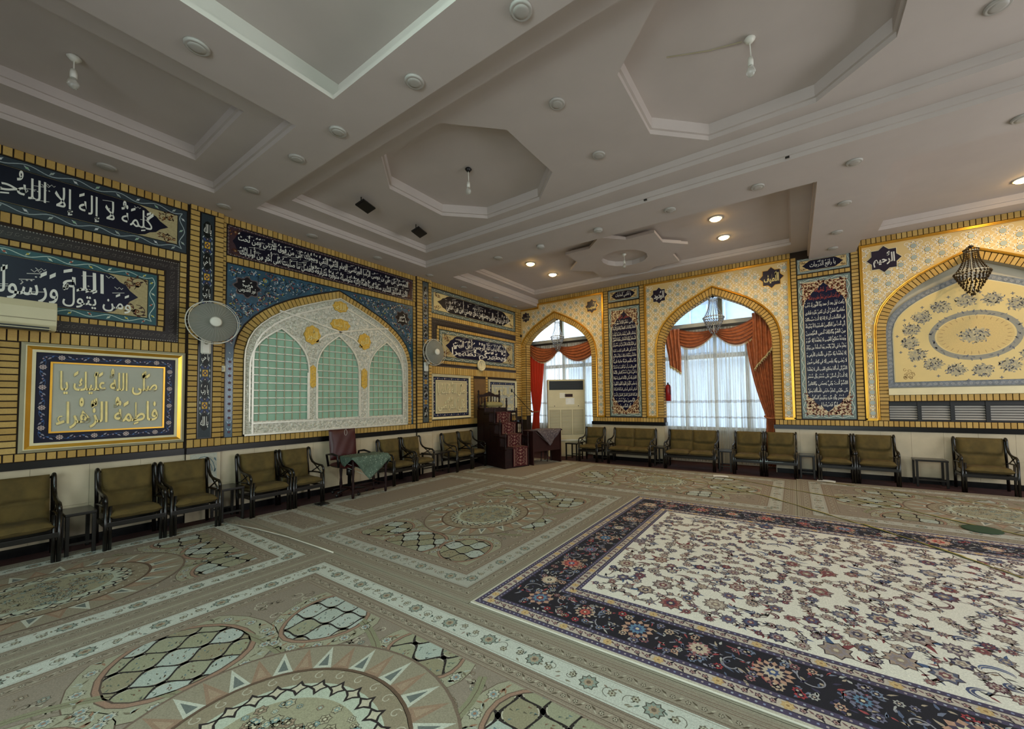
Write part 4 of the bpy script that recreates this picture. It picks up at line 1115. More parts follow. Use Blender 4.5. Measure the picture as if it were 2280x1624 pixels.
# ================================================================== far wall: gilded star bays
star_left = [300]
def bay(label, c, u0, u1, A, v1, clip=None, zfoot=1.06, stars=(), a0=1.06):
    t = thing('gilded_bay', label, 'wall ornament', (c, 0, 1.06)); off = Vector(t.location)
    f2 = lambda u, v, w_: tuple(Vector(MR(max(u, clip) if clip is not None else u, v, w_)) - off)
    AA = [(A[0][0], zfoot)] + [p for p in A if p[1] > zfoot + .05] + [(A[-1][0], zfoot)]
    GI = offset_arch(AA, .13); GO = offset_arch(AA, .165)
    fld = MB(f2); arch_fill(fld, GO, u0 + .03, u1 - .03, v1 - .03, .006); fld.build('cream_ground', M['creampanel'], t)
    gm = MB(f2); ring_profile(gm, AA, [(.13, .0), (.13, .03), (.142, .038), (.152, .026), (.165, .032), (.165, .0)])
    for s_, ue in ((0, u0), (1, u1)):
        gx = GO[0][0] if s_ == 0 else GO[-1][0]; x0, x1 = (ue, gx) if s_ == 0 else (gx, ue)
        if x1 > (clip or -9): gm.bboxuv(x0, x1, zfoot - .01, zfoot + .03, 0, .03)
    gm.build('arch_moulding', M['gold'], t)
    gr = MB(f2)
    for i, (a_, b_, h) in enumerate(((0, .02, .03), (.02, .028, .02), (.028, .04, .034))):
        if clip is None or u0 > clip: gr.bboxuv(u0 + a_, u0 + b_, zfoot, v1 - a_, 0, h)
        gr.bboxuv(u1 - b_, u1 - a_, zfoot, v1 - a_, 0, h); gr.bboxuv(max(u0, .62 if clip is not None else -99) + b_, u1 - b_, v1 - b_, v1 - a_, 0, h)
        if clip is not None: gr.bboxuv(.0, .60, 4.09 + a_, 4.09 + b_, 0, h)
    if clip is not None: gr.bboxuv(.585, .625, 4.09, v1, 0, .034)
    gr.build('outer_moulding', M['gold'], t)
    def free(u, v, r):
        if not (max(u0, clip if clip is not None else u0) + .04 + r * .9 < u < u1 - .04 - r * .9 and zfoot + .03 + r < v < v1 - .045 - r * .8): return False
        if clip is not None and u < .66 + r and v > 4.06 - r: return False
        for (x0, y0), (x1, y1) in zip(GO, GO[1:]):
            lx, ly = x1 - x0, y1 - y0; L2 = lx * lx + ly * ly
            if L2 < 1e-9: continue
            tt = max(0, min(1, ((u - x0) * lx + (v - y0) * ly) / L2))
            if math.dist((u, v), (x0 + lx * tt, y0 + ly * tt)) < r: return False
        if GO[0][0] < u < GO[-1][0] and v < top_at(GO, u): return False
        return True
    a = Art(f2, .0075); p = .172; pv = .20; WL = 'f2ecda'
    cols = int((u1 - u0) / p) + 1
    ctr = []
    for i in range(-1, cols + 1):
        for j in range(18):
            u = (u0 + u1) / 2 + (i - cols // 2) * p; v = v1 - .155 - j * pv - (pv / 2 if (i - cols // 2) % 2 else 0)
            ctr.append((u, v))
    # side piers get their own column of stars
    lx = (u0 + .04 + GO[0][0]) / 2; rx = (u1 - .04 + GO[-1][0]) / 2
    ctr = [q for q in ctr if q[1] > 2.66]
    for x in (lx, rx):
        for j in range(8): ctr.append((x, 2.50 - j * .188))
    tri = '5d5264'
    def near(q): return any(math.dist(q, s_) < .25 for s_ in stars)
    for (u, v) in ctr:
        if near((u, v)): continue
        full = free(u, v, .072); ok = free(u, v, .03)
        if ok:
            if star_left[0] > 0 and free(u, v, .045):
                P = [(u + (.043 if k % 2 else .034) * math.cos(k * PI / 8), v + (.043 if k % 2 else .034) * math.sin(k * PI / 8)) for k in range(16)]
                MB(f2).prism(P, .006, .014).build('star_tile', M['startile'], t); star_left[0] -= 1
        for k in range(8):
            an = k * PI / 4 + PI / 8; ex_, ey = math.cos(an), math.sin(an)
            q1 = (u + .062 * ex_, v + .062 * ey)
            if free(*q1, .014):
                nx, ny = -ey, ex_
                a.face([(u + .078 * ex_, v + .078 * ey), (u + .054 * ex_ + .012 * nx, v + .054 * ey + .012 * ny), (u + .054 * ex_ - .012 * nx, v + .054 * ey - .012 * ny)], tri)
            # straps of the star outline
            a.level()
            an2 = k * PI / 4; t1 = (u + .088 * math.cos(an2), v + .088 * math.sin(an2)); n1 = (u + .050 * math.cos(an), v + .050 * math.sin(an)); an3 = (k + 1) * PI / 4; t2 = (u + .088 * math.cos(an3), v + .088 * math.sin(an3))
            if free(*t1, .004) and free(*n1, .004): a.line([t1, n1], .0100, WL)
            if free(*t2, .004) and free(*n1, .004): a.line([n1, t2], .0100, WL)
            a.w -= a.dw
        # petals between stars: round straps
        for (du, dv) in ((0, pv / 2), (p / 2, pv / 4), (-p / 2, pv / 4)):
            q = (u + du, v + dv)
            if free(*q, .035) and not near(q):
                a.line([(q[0] + .03 * math.cos(k * PI / 5), q[1] + .03 * math.sin(k * PI / 5)) for k in range(10)], .006, WL, True)
                a.star(q[0], q[1], .013, .006, 4, 'c3b894')
    a.build('strapwork', M['printmat'], t)
    return t
bay('gilded star-lattice arch surround of the corner window behind the large air conditioner', 1.14, -.32, 2.597, A1, 4.235, clip=.012, stars=[(.19, 3.90), (2.28, 3.925)])
bay('gilded star-lattice arch surround of the middle curtained window', 5.15, 3.655, 6.588, A2, 4.235, stars=[(4.01, 3.92), (6.27, 3.92)])
bay('gilded star-lattice arch surround of the painted rosette panel at the right', 9.07, 7.65, 10.49, A3, 4.235, zfoot=1.06, stars=[(8.0, 3.93), (10.14, 3.93)])

def word_star(label, u, v, word, ink, r=.125, rim=None, words2=None):
    t = thing('word_star', label, 'tile star', MR(u, v, 0), 0, 'eight-pointed word tiles'); off = Vector(t.location)
    f2 = lambda a, b, w_: tuple(Vector(MR(a, b, w_)) - off)
    P = lambda R_: [(u + (R_ if k % 2 == 0 else R_ * .765) * math.cos(k * PI / 8), v + (R_ if k % 2 == 0 else R_ * .765) * math.sin(k * PI / 8)) for k in range(16)]
    MB(f2).prism(P(r * 1.06), .0, .012).build('rim', rim or M['cream'], t)
    MB(f2).prism(P(r), .012, .016).build('star_plate', mat('aubergine_glaze', '1e1228', .3, coat=.3), t)
    letters('lettering', [(word, u - r * .62, v - r * .55, u + r * .62, v + r * .58)], f2, ink, t, bold=.03, w=.0165)
word_star('eight-pointed dark word tile in the corner beside the left wall', .19, 3.90, 'الرَّحمٰن'.replace('ٰ', ''), M['greige'], .15)
word_star('eight-pointed word tile with bright gold lettering right above the corner window arch', 2.28, 3.925, 'المُجيب', M['goldsoft'], .18, M['gold'])
word_star('eight-pointed dark word tile at the upper left of the middle window arch', 4.01, 3.92, 'الوَدود', M['ink'], .19)
word_star('eight-pointed word tile with gold lettering at the upper right of the middle window arch', 6.27, 3.92, 'اللَّطيف', M['goldsoft'], .21, M['gold'])
word_star('eight-pointed dark word tile at the upper left of the painted rosette panel', 7.99, 3.93, 'الرَّحيم', M['ink'], .235)
word_star('eight-pointed dark word tile beyond the right picture edge', 10.14, 3.93, 'الكَريم', M['ink'], .235)

# --- long text panels
def text_panel(label, r, lines, reds):
    u0, v0, u1, v1 = r
    t = thing('prayer_panel', label, 'tile panel', MR((u0 + u1) / 2, v0, 0)); off = Vector(t.location)
    f2 = lambda u, v, w_: tuple(Vector(MR(u, v, w_)) - off)
    MB(f2).bboxuv(u0, u1, v0, v1, -.002, .006).build('panel_back', M['granite'], t)
    a = Art(f2, .0068); wb = .075
    a.band(r, .008, wb, '6d7d78'); a.level(); wavy(a, (u0 + wb * .55, v0 + wb * .55, u1 - wb * .55, v1 - wb * .55), 'c8ccc0', wb * .22, wb * 1.5, .009, wb * .12, ['2e3640', '7c4a30']); a.level()
    a.rect(u0 + wb, v0 + wb, u1 - wb, v1 - wb, 'cdb994'); a.level()
    R_ = random.Random(len(label)); um = (u0 + u1) / 2; hw = (u1 - u0) / 2 - wb
    for s_ in (-1, 1):
        for q in (-1, 1):
            for i in range(6):
                for j in range(7):
                    x = um + s_ * hw * (.06 + .175 * i); y = (v1 - wb - .035 - j * .06) if q > 0 else (v0 + wb + .035 + j * .06)
                    if j > i * 1.2 + .6: continue
                    a.leaf(x, y, .07, .028, R_.random() * 6.3, '5a2a18'); a.leaf(x, y, .06, .022, R_.random() * 6.3, '7a4526'); a.spiral(x, y, .035, .8, R_.random() * 6, '4a3020', .006, s_, 8)
                    a.level(); a.disc(x + .02, y, .011, '6b2a1c', 6); a.w -= a.dw
    a.level(3)
    e = .42; h = [(0, 0), (.10, .08), (.22, .15), (.30, .27), (.50, .32), (.62, .42), (.70, .56), (.86, .62), (.95, .76), (1, .94)]
    P = [(um + x * hw * .97, v1 - wb - .04 - y * e * 1.15 if True else 0) for x, y in h]
    Q = [(um + x * hw * .97, v0 + wb + .06 + y * e * 1.05) for x, y in h]
    poly = P + Q[::-1]; poly += [(2 * um - x, y) for x, y in poly[::-1]]
    a.face(poly, '09072a')
    a.build('tile_face', M['tilegloss'], t)
    n = len(lines); T = []; TR = []
    y1, y0 = v1 - wb - .10, v0 + wb + .13; st = (y1 - y0) / n
    for i, s_ in enumerate(lines):
        yc = y1 - (i + .5) * st; d = min(i, n - 1 - i); ww = hw * (.42 if d == 0 else .72 if d == 1 else .90)
        row = (s_, um - ww, yc - st * .47, um + ww, yc + st * .42)
        (TR if i in reds else T).append(row)
    letters('lettering', T, f2, M['ink'], t, bold=.012, w=a.w + .001)
    if TR: tag(letters('red_lettering', TR, f2, M['inkred'], t, bold=.012, w=a.w + .001), 'red lettering')
text_panel('tall narrow navy prayer panel between the corner window and the middle window', (2.73, 1.07, 3.535, 3.785),
    ['دُعاى فَرَج', 'إِلهي عَظُمَ البَلاءُ وَبَرِحَ', 'الخَفاءُ وَانكَشَفَ الغِطاءُ وَانقَطَعَ الرَّجاءُ', 'وَضاقَتِ الأَرضُ وَمُنِعَتِ السَّماءُ وَأَنتَ', 'المُستَعانُ وَإِلَيكَ المُشتَكى وَعَلَيكَ المُعَوَّلُ', 'فِي الشِّدَّةِ وَالرَّخاءِ اللهُمَّ صَلِّ عَلى مُحَمَّدٍ وَآلِ',
     'مُحَمَّدٍ أُولِي الأَمرِ الَّذينَ فَرَضتَ عَلَينا', 'طاعَتَهُم وَعَرَّفتَنا بِذلِكَ مَنزِلَتَهُم فَفَرِّج', 'عَنّا بِحَقِّهِم فَرَجًا عاجِلًا قَريبًا', 'كَلَمحِ البَصَرِ أَو هُوَ أَقرَبُ يا مُحَمَّدُ', 'يا عَليُّ يا عَليُّ يا مُحَمَّدُ إِكفياني فَإِنَّكُما', 'كافيانِ وَانصُراني فَإِنَّكُما ناصِرانِ يا مَولانا', 'يا صاحِبَ الزَّمانِ الغَوثَ الغَوثَ الغَوثَ',
     'أَدرِكني أَدرِكني أَدرِكني السّاعَةَ السّاعَةَ', 'السّاعَةَ العَجَلَ العَجَلَ العَجَلَ يا أَرحَمَ', 'الرّاحِمينَ بِحَقِّ مُحَمَّدٍ وَ', 'آلِهِ الطّاهِرينَ'], (0,))
text_panel('tall navy prayer panel between the middle window and the painted rosette panel', (6.70, 1.07, 7.52, 3.79),
    ['نماز غفيله', 'دو ركعت است بين نماز مغرب و عشاء', 'ركعت اول بعد از حمد وَذَا النّونِ إِذ ذَهَبَ', 'مُغاضِبًا فَظَنَّ أَن لَن نَقدِرَ عَلَيهِ فَنادى', 'فِي الظُّلُماتِ أَن لا إِلهَ إِلاَّ أَنتَ سُبحانَكَ', 'إِنّي كُنتُ مِنَ الظّالِمينَ فَاستَجَبنا لَهُ وَنَجَّيناهُ', 'مِنَ الغَمِّ وَكَذلِكَ نُنجِي المُؤمِنينَ',
     'وَعِندَهُ مَفاتِحُ الغَيبِ لا يَعلَمُها إِلاَّ هُوَ وَ', 'يَعلَمُ ما فِي البَرِّ وَالبَحرِ وَما تَسقُطُ مِن وَرَقَةٍ', 'إِلاَّ يَعلَمُها وَلا حَبَّةٍ في ظُلُماتِ الأَرضِ وَ', 'لا رَطبٍ وَلا يابِسٍ إِلاَّ في كِتابٍ مُبينٍ', 'اللهُمَّ إِنّي أَسأَلُكَ بِمَفاتِحِ الغَيبِ الَّتي لا يَعلَمُها', 'إِلاَّ أَنتَ أَن تُصَلّيَ عَلى مُحَمَّدٍ وَآلِ مُحَمَّدٍ', 'اللهُمَّ أَنتَ وَليُّ نِعمَتي وَالقادِرُ', 'عَلى طَلِبَتي تَعلَمُ حاجَتي فَأَسأَلُكَ بِحَقِّ', 'مُحَمَّدٍ وَآلِهِ عَلَيهِ وَعَلَيهِمُ السَّلامُ', 'لَمّا قَضَيتَها لي'], (0, 1))
inscription('small_tile_inscription', 'small dark tile inscription above the prayer panel left of the middle window', (2.73, 3.935, 3.53, 4.235), MR, [('يا قاضيَ الحاجات', 2.93, 4.01, 3.33, 4.165)], '7a8680', .05, 'c8ccc0', 'cdb27c', '120e24', .15, dots=['2e3640'], bold=.01)
inscription('small_tile_inscription', 'small dark tile inscription above the prayer panel right of the middle window', (6.70, 3.89, 7.52, 4.19), MR, [('يا رافِعَ الدَّرَجات', 6.91, 3.965, 7.31, 4.12)], '7a8680', .05, 'c8ccc0', 'cdb27c', '120e24', .15, dots=['2e3640'], bold=.01)

# --- painted rosette panel in the niche
t = thing('painted_panel', 'cream arched painted panel with a ring of blue-grey rosettes in the right-hand niche', 'painting', (9.07, .13, 1.62)); off = Vector(t.location)
f2 = lambda u, v, w_: tuple(Vector(MR(u, v, w_ - .13)) - off)
IA = arch(9.07, 1.085, 2.60, .93, 1.64, 3); IB = arch(9.07, .985, 2.56, .86, 1.73, 3)
MB(f2).prism(IA, 0, .02).build('blue_border', mat('blue_grey_border', '74787c', .6, var=.3, vscale=30), t)
MB(f2).prism(offset_arch(IB, .012), .02, .03).build('inner_rim', M['cream'], t)
MB(f2).prism(IB, .03, .034).build('cream_field', mat('painted_cream', 'd6bd7e', .6, var=.06, vscale=2), t)
a = Art(f2, .0345); R_ = random.Random(3); bl = ['6c6a68', '7b7a76', '5f6068', '8a8578']
cx, cz = 9.07, 2.47
def rosette(u, v, r, ry=None):
    ry = ry or r; a.star(u, v, r, r * .7, 11, 'a59a7a', R_.random(), ry / r); a.level()
    for k in range(int(r * 420)):
        an, q = R_.random() * 6.3, r * math.sqrt(R_.random()) * .95
        a.leaf(u + q * math.cos(an), v + q * math.sin(an) * ry / r, min(r * .4, .04), min(.016, r * .13), R_.random() * 6.3, R_.choice(bl + ['b9a87c', '4f505c', 'c4b48a']))
    a.w -= a.dw
for k in range(16):
    an = 2 * PI * k / 16 + .1; rosette(cx + .78 * math.cos(an), cz + .585 * math.sin(an), .135, .115)
    an += PI / 16; a.star(cx + .94 * math.cos(an), cz + .74 * math.sin(an) if math.sin(an) < .6 else cz + .70 * math.sin(an), .03, .012, 4, bl[0])
a.line([(cx + .50 * math.cos(2 * PI * k / 48), cz + .37 * math.sin(2 * PI * k / 48)) for k in range(48)], .075, '8c8878', True); a.level()
for k in range(60):
    an = 2 * PI * k / 60; a.leaf(cx + .50 * math.cos(an), cz + .37 * math.sin(an), .06, .025, R_.random() * 6, R_.choice(bl))
a.disc(cx, cz, .44, 'cdb070', 40, .32); a.level(); rosette(cx, cz, .2, .13)
for k in range(30):
    an = 2 * PI * k / 30; a.leaf(cx + .36 * math.cos(an), cz + .26 * math.sin(an), .07, .012, an, 'a88a58')
for k in range(14): a.spiral(8.16 + R_.random() * .16, 1.78 + R_.random() * .16, .03, .9, R_.random() * 6, '8a6a3a', .006, 1, 8)
a.build('painted_ornament', M['printmat'], t)
for i, P in enumerate(walk(IA, .08)): pass
b = Art(f2, .0206)
for i, (x, y) in enumerate(walk(offset_arch(IB, .055), .07)): b.flower(x, y, .022, 5, 'a5a49c', '5e6270', 'a5a49c')
for i in range(28): b.flower(8.1 + i * .07, 1.685, .022, 5, 'a5a49c', '5e6270', 'a5a49c')
b.build('border_flowers', M['printmat'], t)['kind'] = 'stuff'
o = MB(MR).bboxuv(7.97, 10.17, 1.505, 1.62, -.1, .03).build('niche_ledge', M['cream'], wfo)
# vent slot with blinds
t = thing('louvred_vent', 'row of dark-framed louvred openings under the painted panel', 'vent', (9.07, .08, 1.05))
xs = [-1.09, -.73, -.68, -.33, -.28, .07, .12, .52, .57, .85, .90, 1.09]
MB().box(-1.1, 1.1, -.02, .02, .27, .34).box(-1.1, 1.1, -.02, .02, 0, .02).build('slot_frame', M['slotdark'], t)
for i in range(0, 12, 2):
    if i: MB().box(xs[i - 1], xs[i], -.03, .03, 0, .34).build('mullion', M['slotdark'], t)
    for k in range(6):
        z = .03 + k * .041
        MB().add([(xs[i], -.012, z), (xs[i + 1], -.012, z), (xs[i + 1], .012, z + .028), (xs[i], .012, z + .028), (xs[i], -.009, z - .003), (xs[i + 1], -.009, z - .003), (xs[i + 1], .015, z + .025), (xs[i], .015, z + .025)],
            [(0, 1, 2, 3), (4, 7, 6, 5), (0, 4, 5, 1), (1, 5, 6, 2), (2, 6, 7, 3), (3, 7, 4, 0)]).build('slat', M['downlight'], t)

# ================================================================== ceiling fixtures
ORD = ['first', 'second', 'third', 'fourth', 'fifth', 'sixth', 'seventh', 'eighth', 'ninth']
def make_downlight(r=.078, h=.02):
    t = thing('ceiling_downlight', 'x', 'ceiling light', group='round ceiling lights')
    MB().lathe([(r, 0), (r, -h * .6), (r * .9, -h), (r * .82, -h)], n=24).build('rim', M['downlight'], t, True)
    MB().lathe([(r * .80, -h * .5), (r * .80, -h * .95), (r * .4, -h * 1.15), (.001, -h * 1.2)], n=24).build('diffuser', M['downlight'], t, True)
    return t
dl0 = make_downlight(); dl1 = make_downlight(.07, .045); used0 = [False, False]
def downlight(x, y, z, label, drum=0):
    src = (dl0, dl1)[drum]
    o = src if not used0[drum] else copy_tree(src); used0[drum] = True
    o.location = (x, y, z); o['label'] = label
rows = [('on the left wall soffit', [(.33, -8.25, Z0), (.32, -7.19, Z0), (.315, -6.05, Z0), (.305, -4.89, Z0), (.305, -3.67, Z0), (.26, -2.63, Z0), (.28, -1.48, Z0), (.10, -.45, Z0)], 'from the picture edge'),
        ('on the beam before the octagon tray', [(1.08, -7.15, Z0), (2.19, -7.14, Z0), (2.96, -7.12, Z0), (4.05, -7.09, Z0), (5.12, -7.07, Z0)], 'from the left wall'),
        ('on the beam before the star tray', [(2.09, -3.6, Z0), (3.04, -3.62, Z0), (4.12, -3.64, Z0), (5.21, -3.63, Z0), (6.28, -3.6, Z0), (7.23, -3.56, Z0), (8.49, -3.52, Z0)], 'from the left wall'),
        ('on the short beam leading to the far wall', [(7.24, -2.43, Z0), (7.24, -1.30, Z0), (7.24, -.48, Z0)], 'from the near end'),
        ('between the two octagon recesses', [(4.74, -5.94, 4.40), (4.74, -4.97, 4.40)], 'from the camera'),
        ('right of the second octagon recess', [(7.94, -4.90, 4.40)], 'from the camera'),
        ('on the beam left of the bright front bay', [(2.99, -8.20, Z0)], 'from the camera')]
for where, pts, frm in rows:
    for i, (x, y, z) in enumerate(pts):
        drum = 1 if (where.startswith('on the beam before the star') and i in (1, 2)) else 0
        downlight(x, y, z, '%s ceiling light %s %s' % (ORD[i], frm, where) if len(pts) > 1 else 'single round white ceiling light ' + where, drum)
# lit recessed spots in the star tray
sp = thing('recessed_spot', 'x', 'ceiling lamp', group='four glowing warm ceiling spots')
MB().lathe([(.105, 0), (.105, -.012), (.09, -.014), (.086, -.003)], n=24).build('bezel', M['white'], sp, True)
MB().lathe([(.086, -.004), (.075, -.028), (.04, -.044), (.001, -.05)], n=20).build('glowing_lens', M['lampglow'], sp)
def warm(x, y, z, e):
    l = bpy.data.lights.new('spot_light', 'SPOT'); l.energy = e; l.color = (1, .74, .38); l.spot_size = math.radians(165); l.spot_blend = .6; l.shadow_soft_size = .06
    o = bpy.data.objects.new('spot_light', l); COL.objects.link(o); o.location = (x, y, z)
for i, (x, y, z, lb) in enumerate([(1.90, -2.26, 4.47, 'glowing ceiling spot left of the plaster star, nearer the camera'), (1.92, -1.36, 4.47, 'glowing ceiling spot left of the plaster star, nearer the far wall'),
                         (5.59, -2.22, 4.47, 'glowing ceiling spot right of the plaster star, nearer the camera'), (5.59, -1.32, 4.47, 'glowing ceiling spot right of the plaster star, nearer the far wall'),
                         (9.35, -.92, 4.50, 'glowing warm ceiling spot just beyond the right picture edge')]):
    o = sp if i == 0 else copy_tree(sp); o.location = (x, y, z); o['label'] = lb
    warm(x, y, z - .05, 80)
# star ornament
t = thing('star_ornament', 'flat two-layer eight-pointed plaster star on the ceiling tray near the far wall', 'ceiling ornament', (3.78, -1.62, 4.47))
def octagram(R_, z0, z1, name, rot=0, parent=t):
    mb = MB(); O = [((R_ if k % 2 == 0 else R_ * .765) * math.cos(k * PI / 8 + rot), (R_ if k % 2 == 0 else R_ * .765) * math.sin(k * PI / 8 + rot)) for k in range(16)]
    I = [(.46 * math.cos(k * PI / 8 + rot), .46 * math.sin(k * PI / 8 + rot)) for k in range(16)]
    for z in (z0, z1): mb.add([(*p, z) for p in O] + [(*p, z) for p in I], [(k, (k + 1) % 16, 16 + (k + 1) % 16, 16 + k) for k in range(16)])
    for P in (O, I): mb.add([(*p, z0) for p in P] + [(*p, z1) for p in P], [(k, (k + 1) % 16, 16 + (k + 1) % 16, 16 + k) for k in range(16)])
    mb.build(name, M['plaster'], parent)
octagram(1.12, -.05, -.0, 'upper_layer'); octagram(1.24, -.10, -.05, 'lower_layer')
# bare bulbs on short pendants
def bulb(x, y, z, ln, label):
    t = thing('pendant_bulb', label, 'pendant lamp', (x, y, z), 0, 'bare bulbs on cords')
    MB().lathe([(.028, 0), (.045, -.02), (.02, -.05)], n=14).build('canopy', M['blackmetal'] if ln > .3 else M['white'], t, True)
    MB().tube([(0, 0, -.04), (.006, 0, -.04 - ln * .5), (0, 0, -ln + .1)], .005, 6).build('cord', M['white'], t)
    MB().lathe([(.018, -ln + .12), (.022, -ln + .09), (.022, -ln + .05)], n=12).build('holder', M['white'], t, True)
    MB().lathe([(.014, -ln + .05), (.033, -ln + .015), (.036, -ln - .01), (.025, -ln - .035), (.004, -ln - .045)], n=14).build('glass', M['glassbulb'], t, True)
bulb(3.10, -5.45, 4.57, .31, 'bare bulb pendant on a black canopy in the left octagon recess')
b2 = bulb(6.36, -5.45, 4.57, .30, 'bare bulb pendant hanging in the large octagon recess at the upper right')
bulb(3.78, -1.62, 4.47, .26, 'bare bulb pendant in the middle of the plaster star')
bulb(1.66, -8.64, 4.43, .24, 'bare bulb pendant in the dark tray at the upper left')
MB().tube([(6.30, -5.46, 4.555), (6.05, -5.52, 4.562), (5.72, -5.66, 4.566)], .004, 5).build('x', M['greige']) 
o = bpy.data.objects['x']; o.name = 'ceiling_wire'; tag(o, 'thin loose wire running from the bulb across the large octagon recess', 'wire')
# two black floodlights
def flood(x, y, lb):
    t = thing('floodlight', lb, 'floodlight', (x, y, 4.40), math.radians(-70), 'black floodlights under the ceiling')
    MB().tube([(-.07, 0, -.002), (-.07, 0, -.09), (.07, 0, -.09), (.07, 0, -.002)], .008, 5).build('bracket', M['blackmetal'], t)
    b = MB().box(-.13, .13, -.075, .075, -.012, .012).build('housing', M['blackmetal'], t, bevel=.004); b.location = (0, .02, -.105); b.rotation_euler = (math.radians(24), 0, 0)
    for i in range(6):
        f = MB().box(-.11 + i * .04, -.105 + i * .04, -.06, .06, .012, .025).build('cooling_fin', M['blackmetal'], b)
    f = MB().box(-.115, .115, -.06, .06, -.016, -.012).build('glass_front', M['slotdark'], b)
flood(1.56, -5.95, 'black floodlight on the ceiling left of the octagon, nearer the camera'); flood(1.50, -4.95, 'black floodlight on the ceiling left of the octagon, nearer the far wall')
# unseen tube lamp, added to light up the front bay
t = thing('added_tube_lamp', 'added fluorescent tube lamp out of view in the bright front ceiling bay', 'ceiling lamp', (5.6, -9.4, 4.36))
MB().box(-.6, .6, -.05, .05, -.02, .04).build('body', M['white'], t); MB().tube([(-.58, 0, -.045), (.58, 0, -.045)], .018, 10).build('tube', mat('cold_tube_glow', 'e8fff8', .4, emit=('c8fff0', 6)), t)
l = bpy.data.lights.new('tube_light', 'AREA'); l.shape = 'RECTANGLE'; l.size = 1.1; l.size_y = .08; l.energy = 20; l.color = (.72, 1, .93)
l2 = bpy.data.lights.new('lip_fill_light', 'POINT'); l2.energy = 80; l2.color = (.62, 1, .90); l2.shadow_soft_size = .12  # extra point lamp added to brighten the lip faces of the bay
o2 = bpy.data.objects.new('lip_fill_light', l2); COL.objects.link(o2); o2.location = (5.5, -9.2, 4.20)
o = bpy.data.objects.new('tube_light', l); COL.objects.link(o); o.location = (5.6, -9.4, 4.28)
# smoke sensors / tiny black fittings on the tray edge
for i, (x, y) in enumerate(((6.6, -4.05), (5.0, -4.05))):
    tag(MB().box(x - .02, x + .02, y - .02, y - .0, 4.16, 4.175).build('cable_hole', M['slotdark']), 'tiny black hole %s in the lower edge of the octagon tray' % ('above the short beam' if i == 0 else 'above the plaster star'), 'hole')

# ================================================================== wall things
def fan(x0, y0, z0, dx, lb, col):
    t = thing('wall_fan', lb, 'fan', (.045, y0, z0 - .28), 0, 'round grey wall fans')
    MB().bbox(0, .035, -.055, .055, -.11, .09, .02).build('wall_plate', M['white'], t)
    MB().tube([(.02, 0, .03), (.10, 0, .06), (.16, 0, .18), (.16, 0, .28)], .022, 10).build('arm', M['white'], t, True)
    h = (.25, .0, .28)
    MB().lathe([(.03, -.12), (.07, -.10), (.075, -.03), (.05, 0)], h, 18, 0).build('motor', M['white'], t, True)
    cg = MB(); cg2 = MB(); R_ = .275
    for w in (0.0, .10):
        cg.tube([(h[0] + w * .8 - .0, h[1] + R_ * math.cos(k * PI / 20) * (1 - w * .3), h[2] + R_ * math.sin(k * PI / 20) * (1 - w * .3)) for k in range(40)], .006 if w == 0 else .003, 5, True)
    for k in range(36):
        a_ = 2 * PI * k / 36; c_, s_ = math.cos(a_), math.sin(a_)
        cg2.tube([(h[0] + .11, h[1] + .05 * c_, h[2] + .05 * s_), (h[0] + .10, h[1] + .20 * c_, h[2] + .20 * s_), (h[0] + .0, h[1] + R_ * c_, h[2] + R_ * s_), (h[0] - .06, h[1] + .16 * c_, h[2] + .16 * s_)], .0011, 4)
    o = cg.build('guard_ring', M['white'], t); cg2.build('wire_guard', M['fanwire'], t)
    mb = MB(); mb.lathe([(.25, 0), (.252, .004), (.25, .008)], (h[0] + .03, h[1], h[2]), 36, 0); mb.build('guard_mesh', M['fanmesh'], t, True)
    MB().lathe([(.062, 0), (.065, .01), (.05, .02), (.012, .024)], (h[0] + .105, h[1], h[2]), 24, 0).build('hub_badge', M['white'], t, True)
    for k in range(3):
        a0 = 2 * PI * k / 3; mb = MB()
        mb.grid(lambda u, v: (h[0] + .01 + .03 * (v - .5), h[1] + (.05 + .18 * u) * math.cos(a0 + (v - .5) * 1.3), h[2] + (.05 + .18 * u) * math.sin(a0 + (v - .5) * 1.3)), 4, 4)
        mb.build('blade', M['fanwire'], t, True)
fan(.3, -7.28, 2.57, .3, 'large grey round wall fan on the pillar at the left, nearer the camera', 0)
fan(.3, -3.56, 2.54, .3, 'grey round wall fan on the second pillar, left of the clock', 0)
# split air conditioner
t = thing('wall_air_conditioner', 'cream split air conditioner high on the left wall at the picture edge', 'air conditioner', (.015, -8.55, 2.29))
mb = MB(); mb.prism([(-.0, 0), (.16, .0), (.20, .05), (.205, .22), (.18, .29), (0, .30)], -.95, 0, 1)
mb.build('casing', M['offwhite'], t, bevel=.008)
MB().box(.10, .20, -.90, -.05, -.006, .03).build('air_outlet', M['slotdark'], t); fl_ = MB().box(.12, .215, -.91, -.04, .005, .012).build('flap', M['offwhite'], t)
MB().box(.206, .212, -.94, -.01, .10, .106).build('panel_seam', M['acgrey'], t)
# clock
t = thing('wall_clock', 'round cream wall clock above the brown board near the corner', 'clock', (.02, -1.785, 2.40))
MB().lathe([(.135, 0), (.145, .02), (.14, .045), (.118, .05), (.112, .035)], (0, 0, 0), 32, 0).build('rim', M['cream'], t, True)
MB().lathe([(.115, .030), (.115, .034)], (0, 0, 0), 32, 0).build('dial', M['white'], t)
mk = MB()
for k in range(12):
    a_ = PI / 6 * k; c_, s_ = math.cos(a_), math.sin(a_); y, z = .095 * c_, .095 * s_; mk.box(.034, .036, y - .006, y + .006, z - .006, z + .006)
mk.build('hour_marks', M['blackmetal'], t)['kind'] = 'stuff'
mk = MB().tube([(.038, 0, 0), (.038, -.02, .06)], .003, 4).build('hour_hand', M['blackmetal'], t); mk = MB().tube([(.038, 0, 0), (.038, .01, -.085)], .002, 4).build('minute_hand', M['blackmetal'], t)
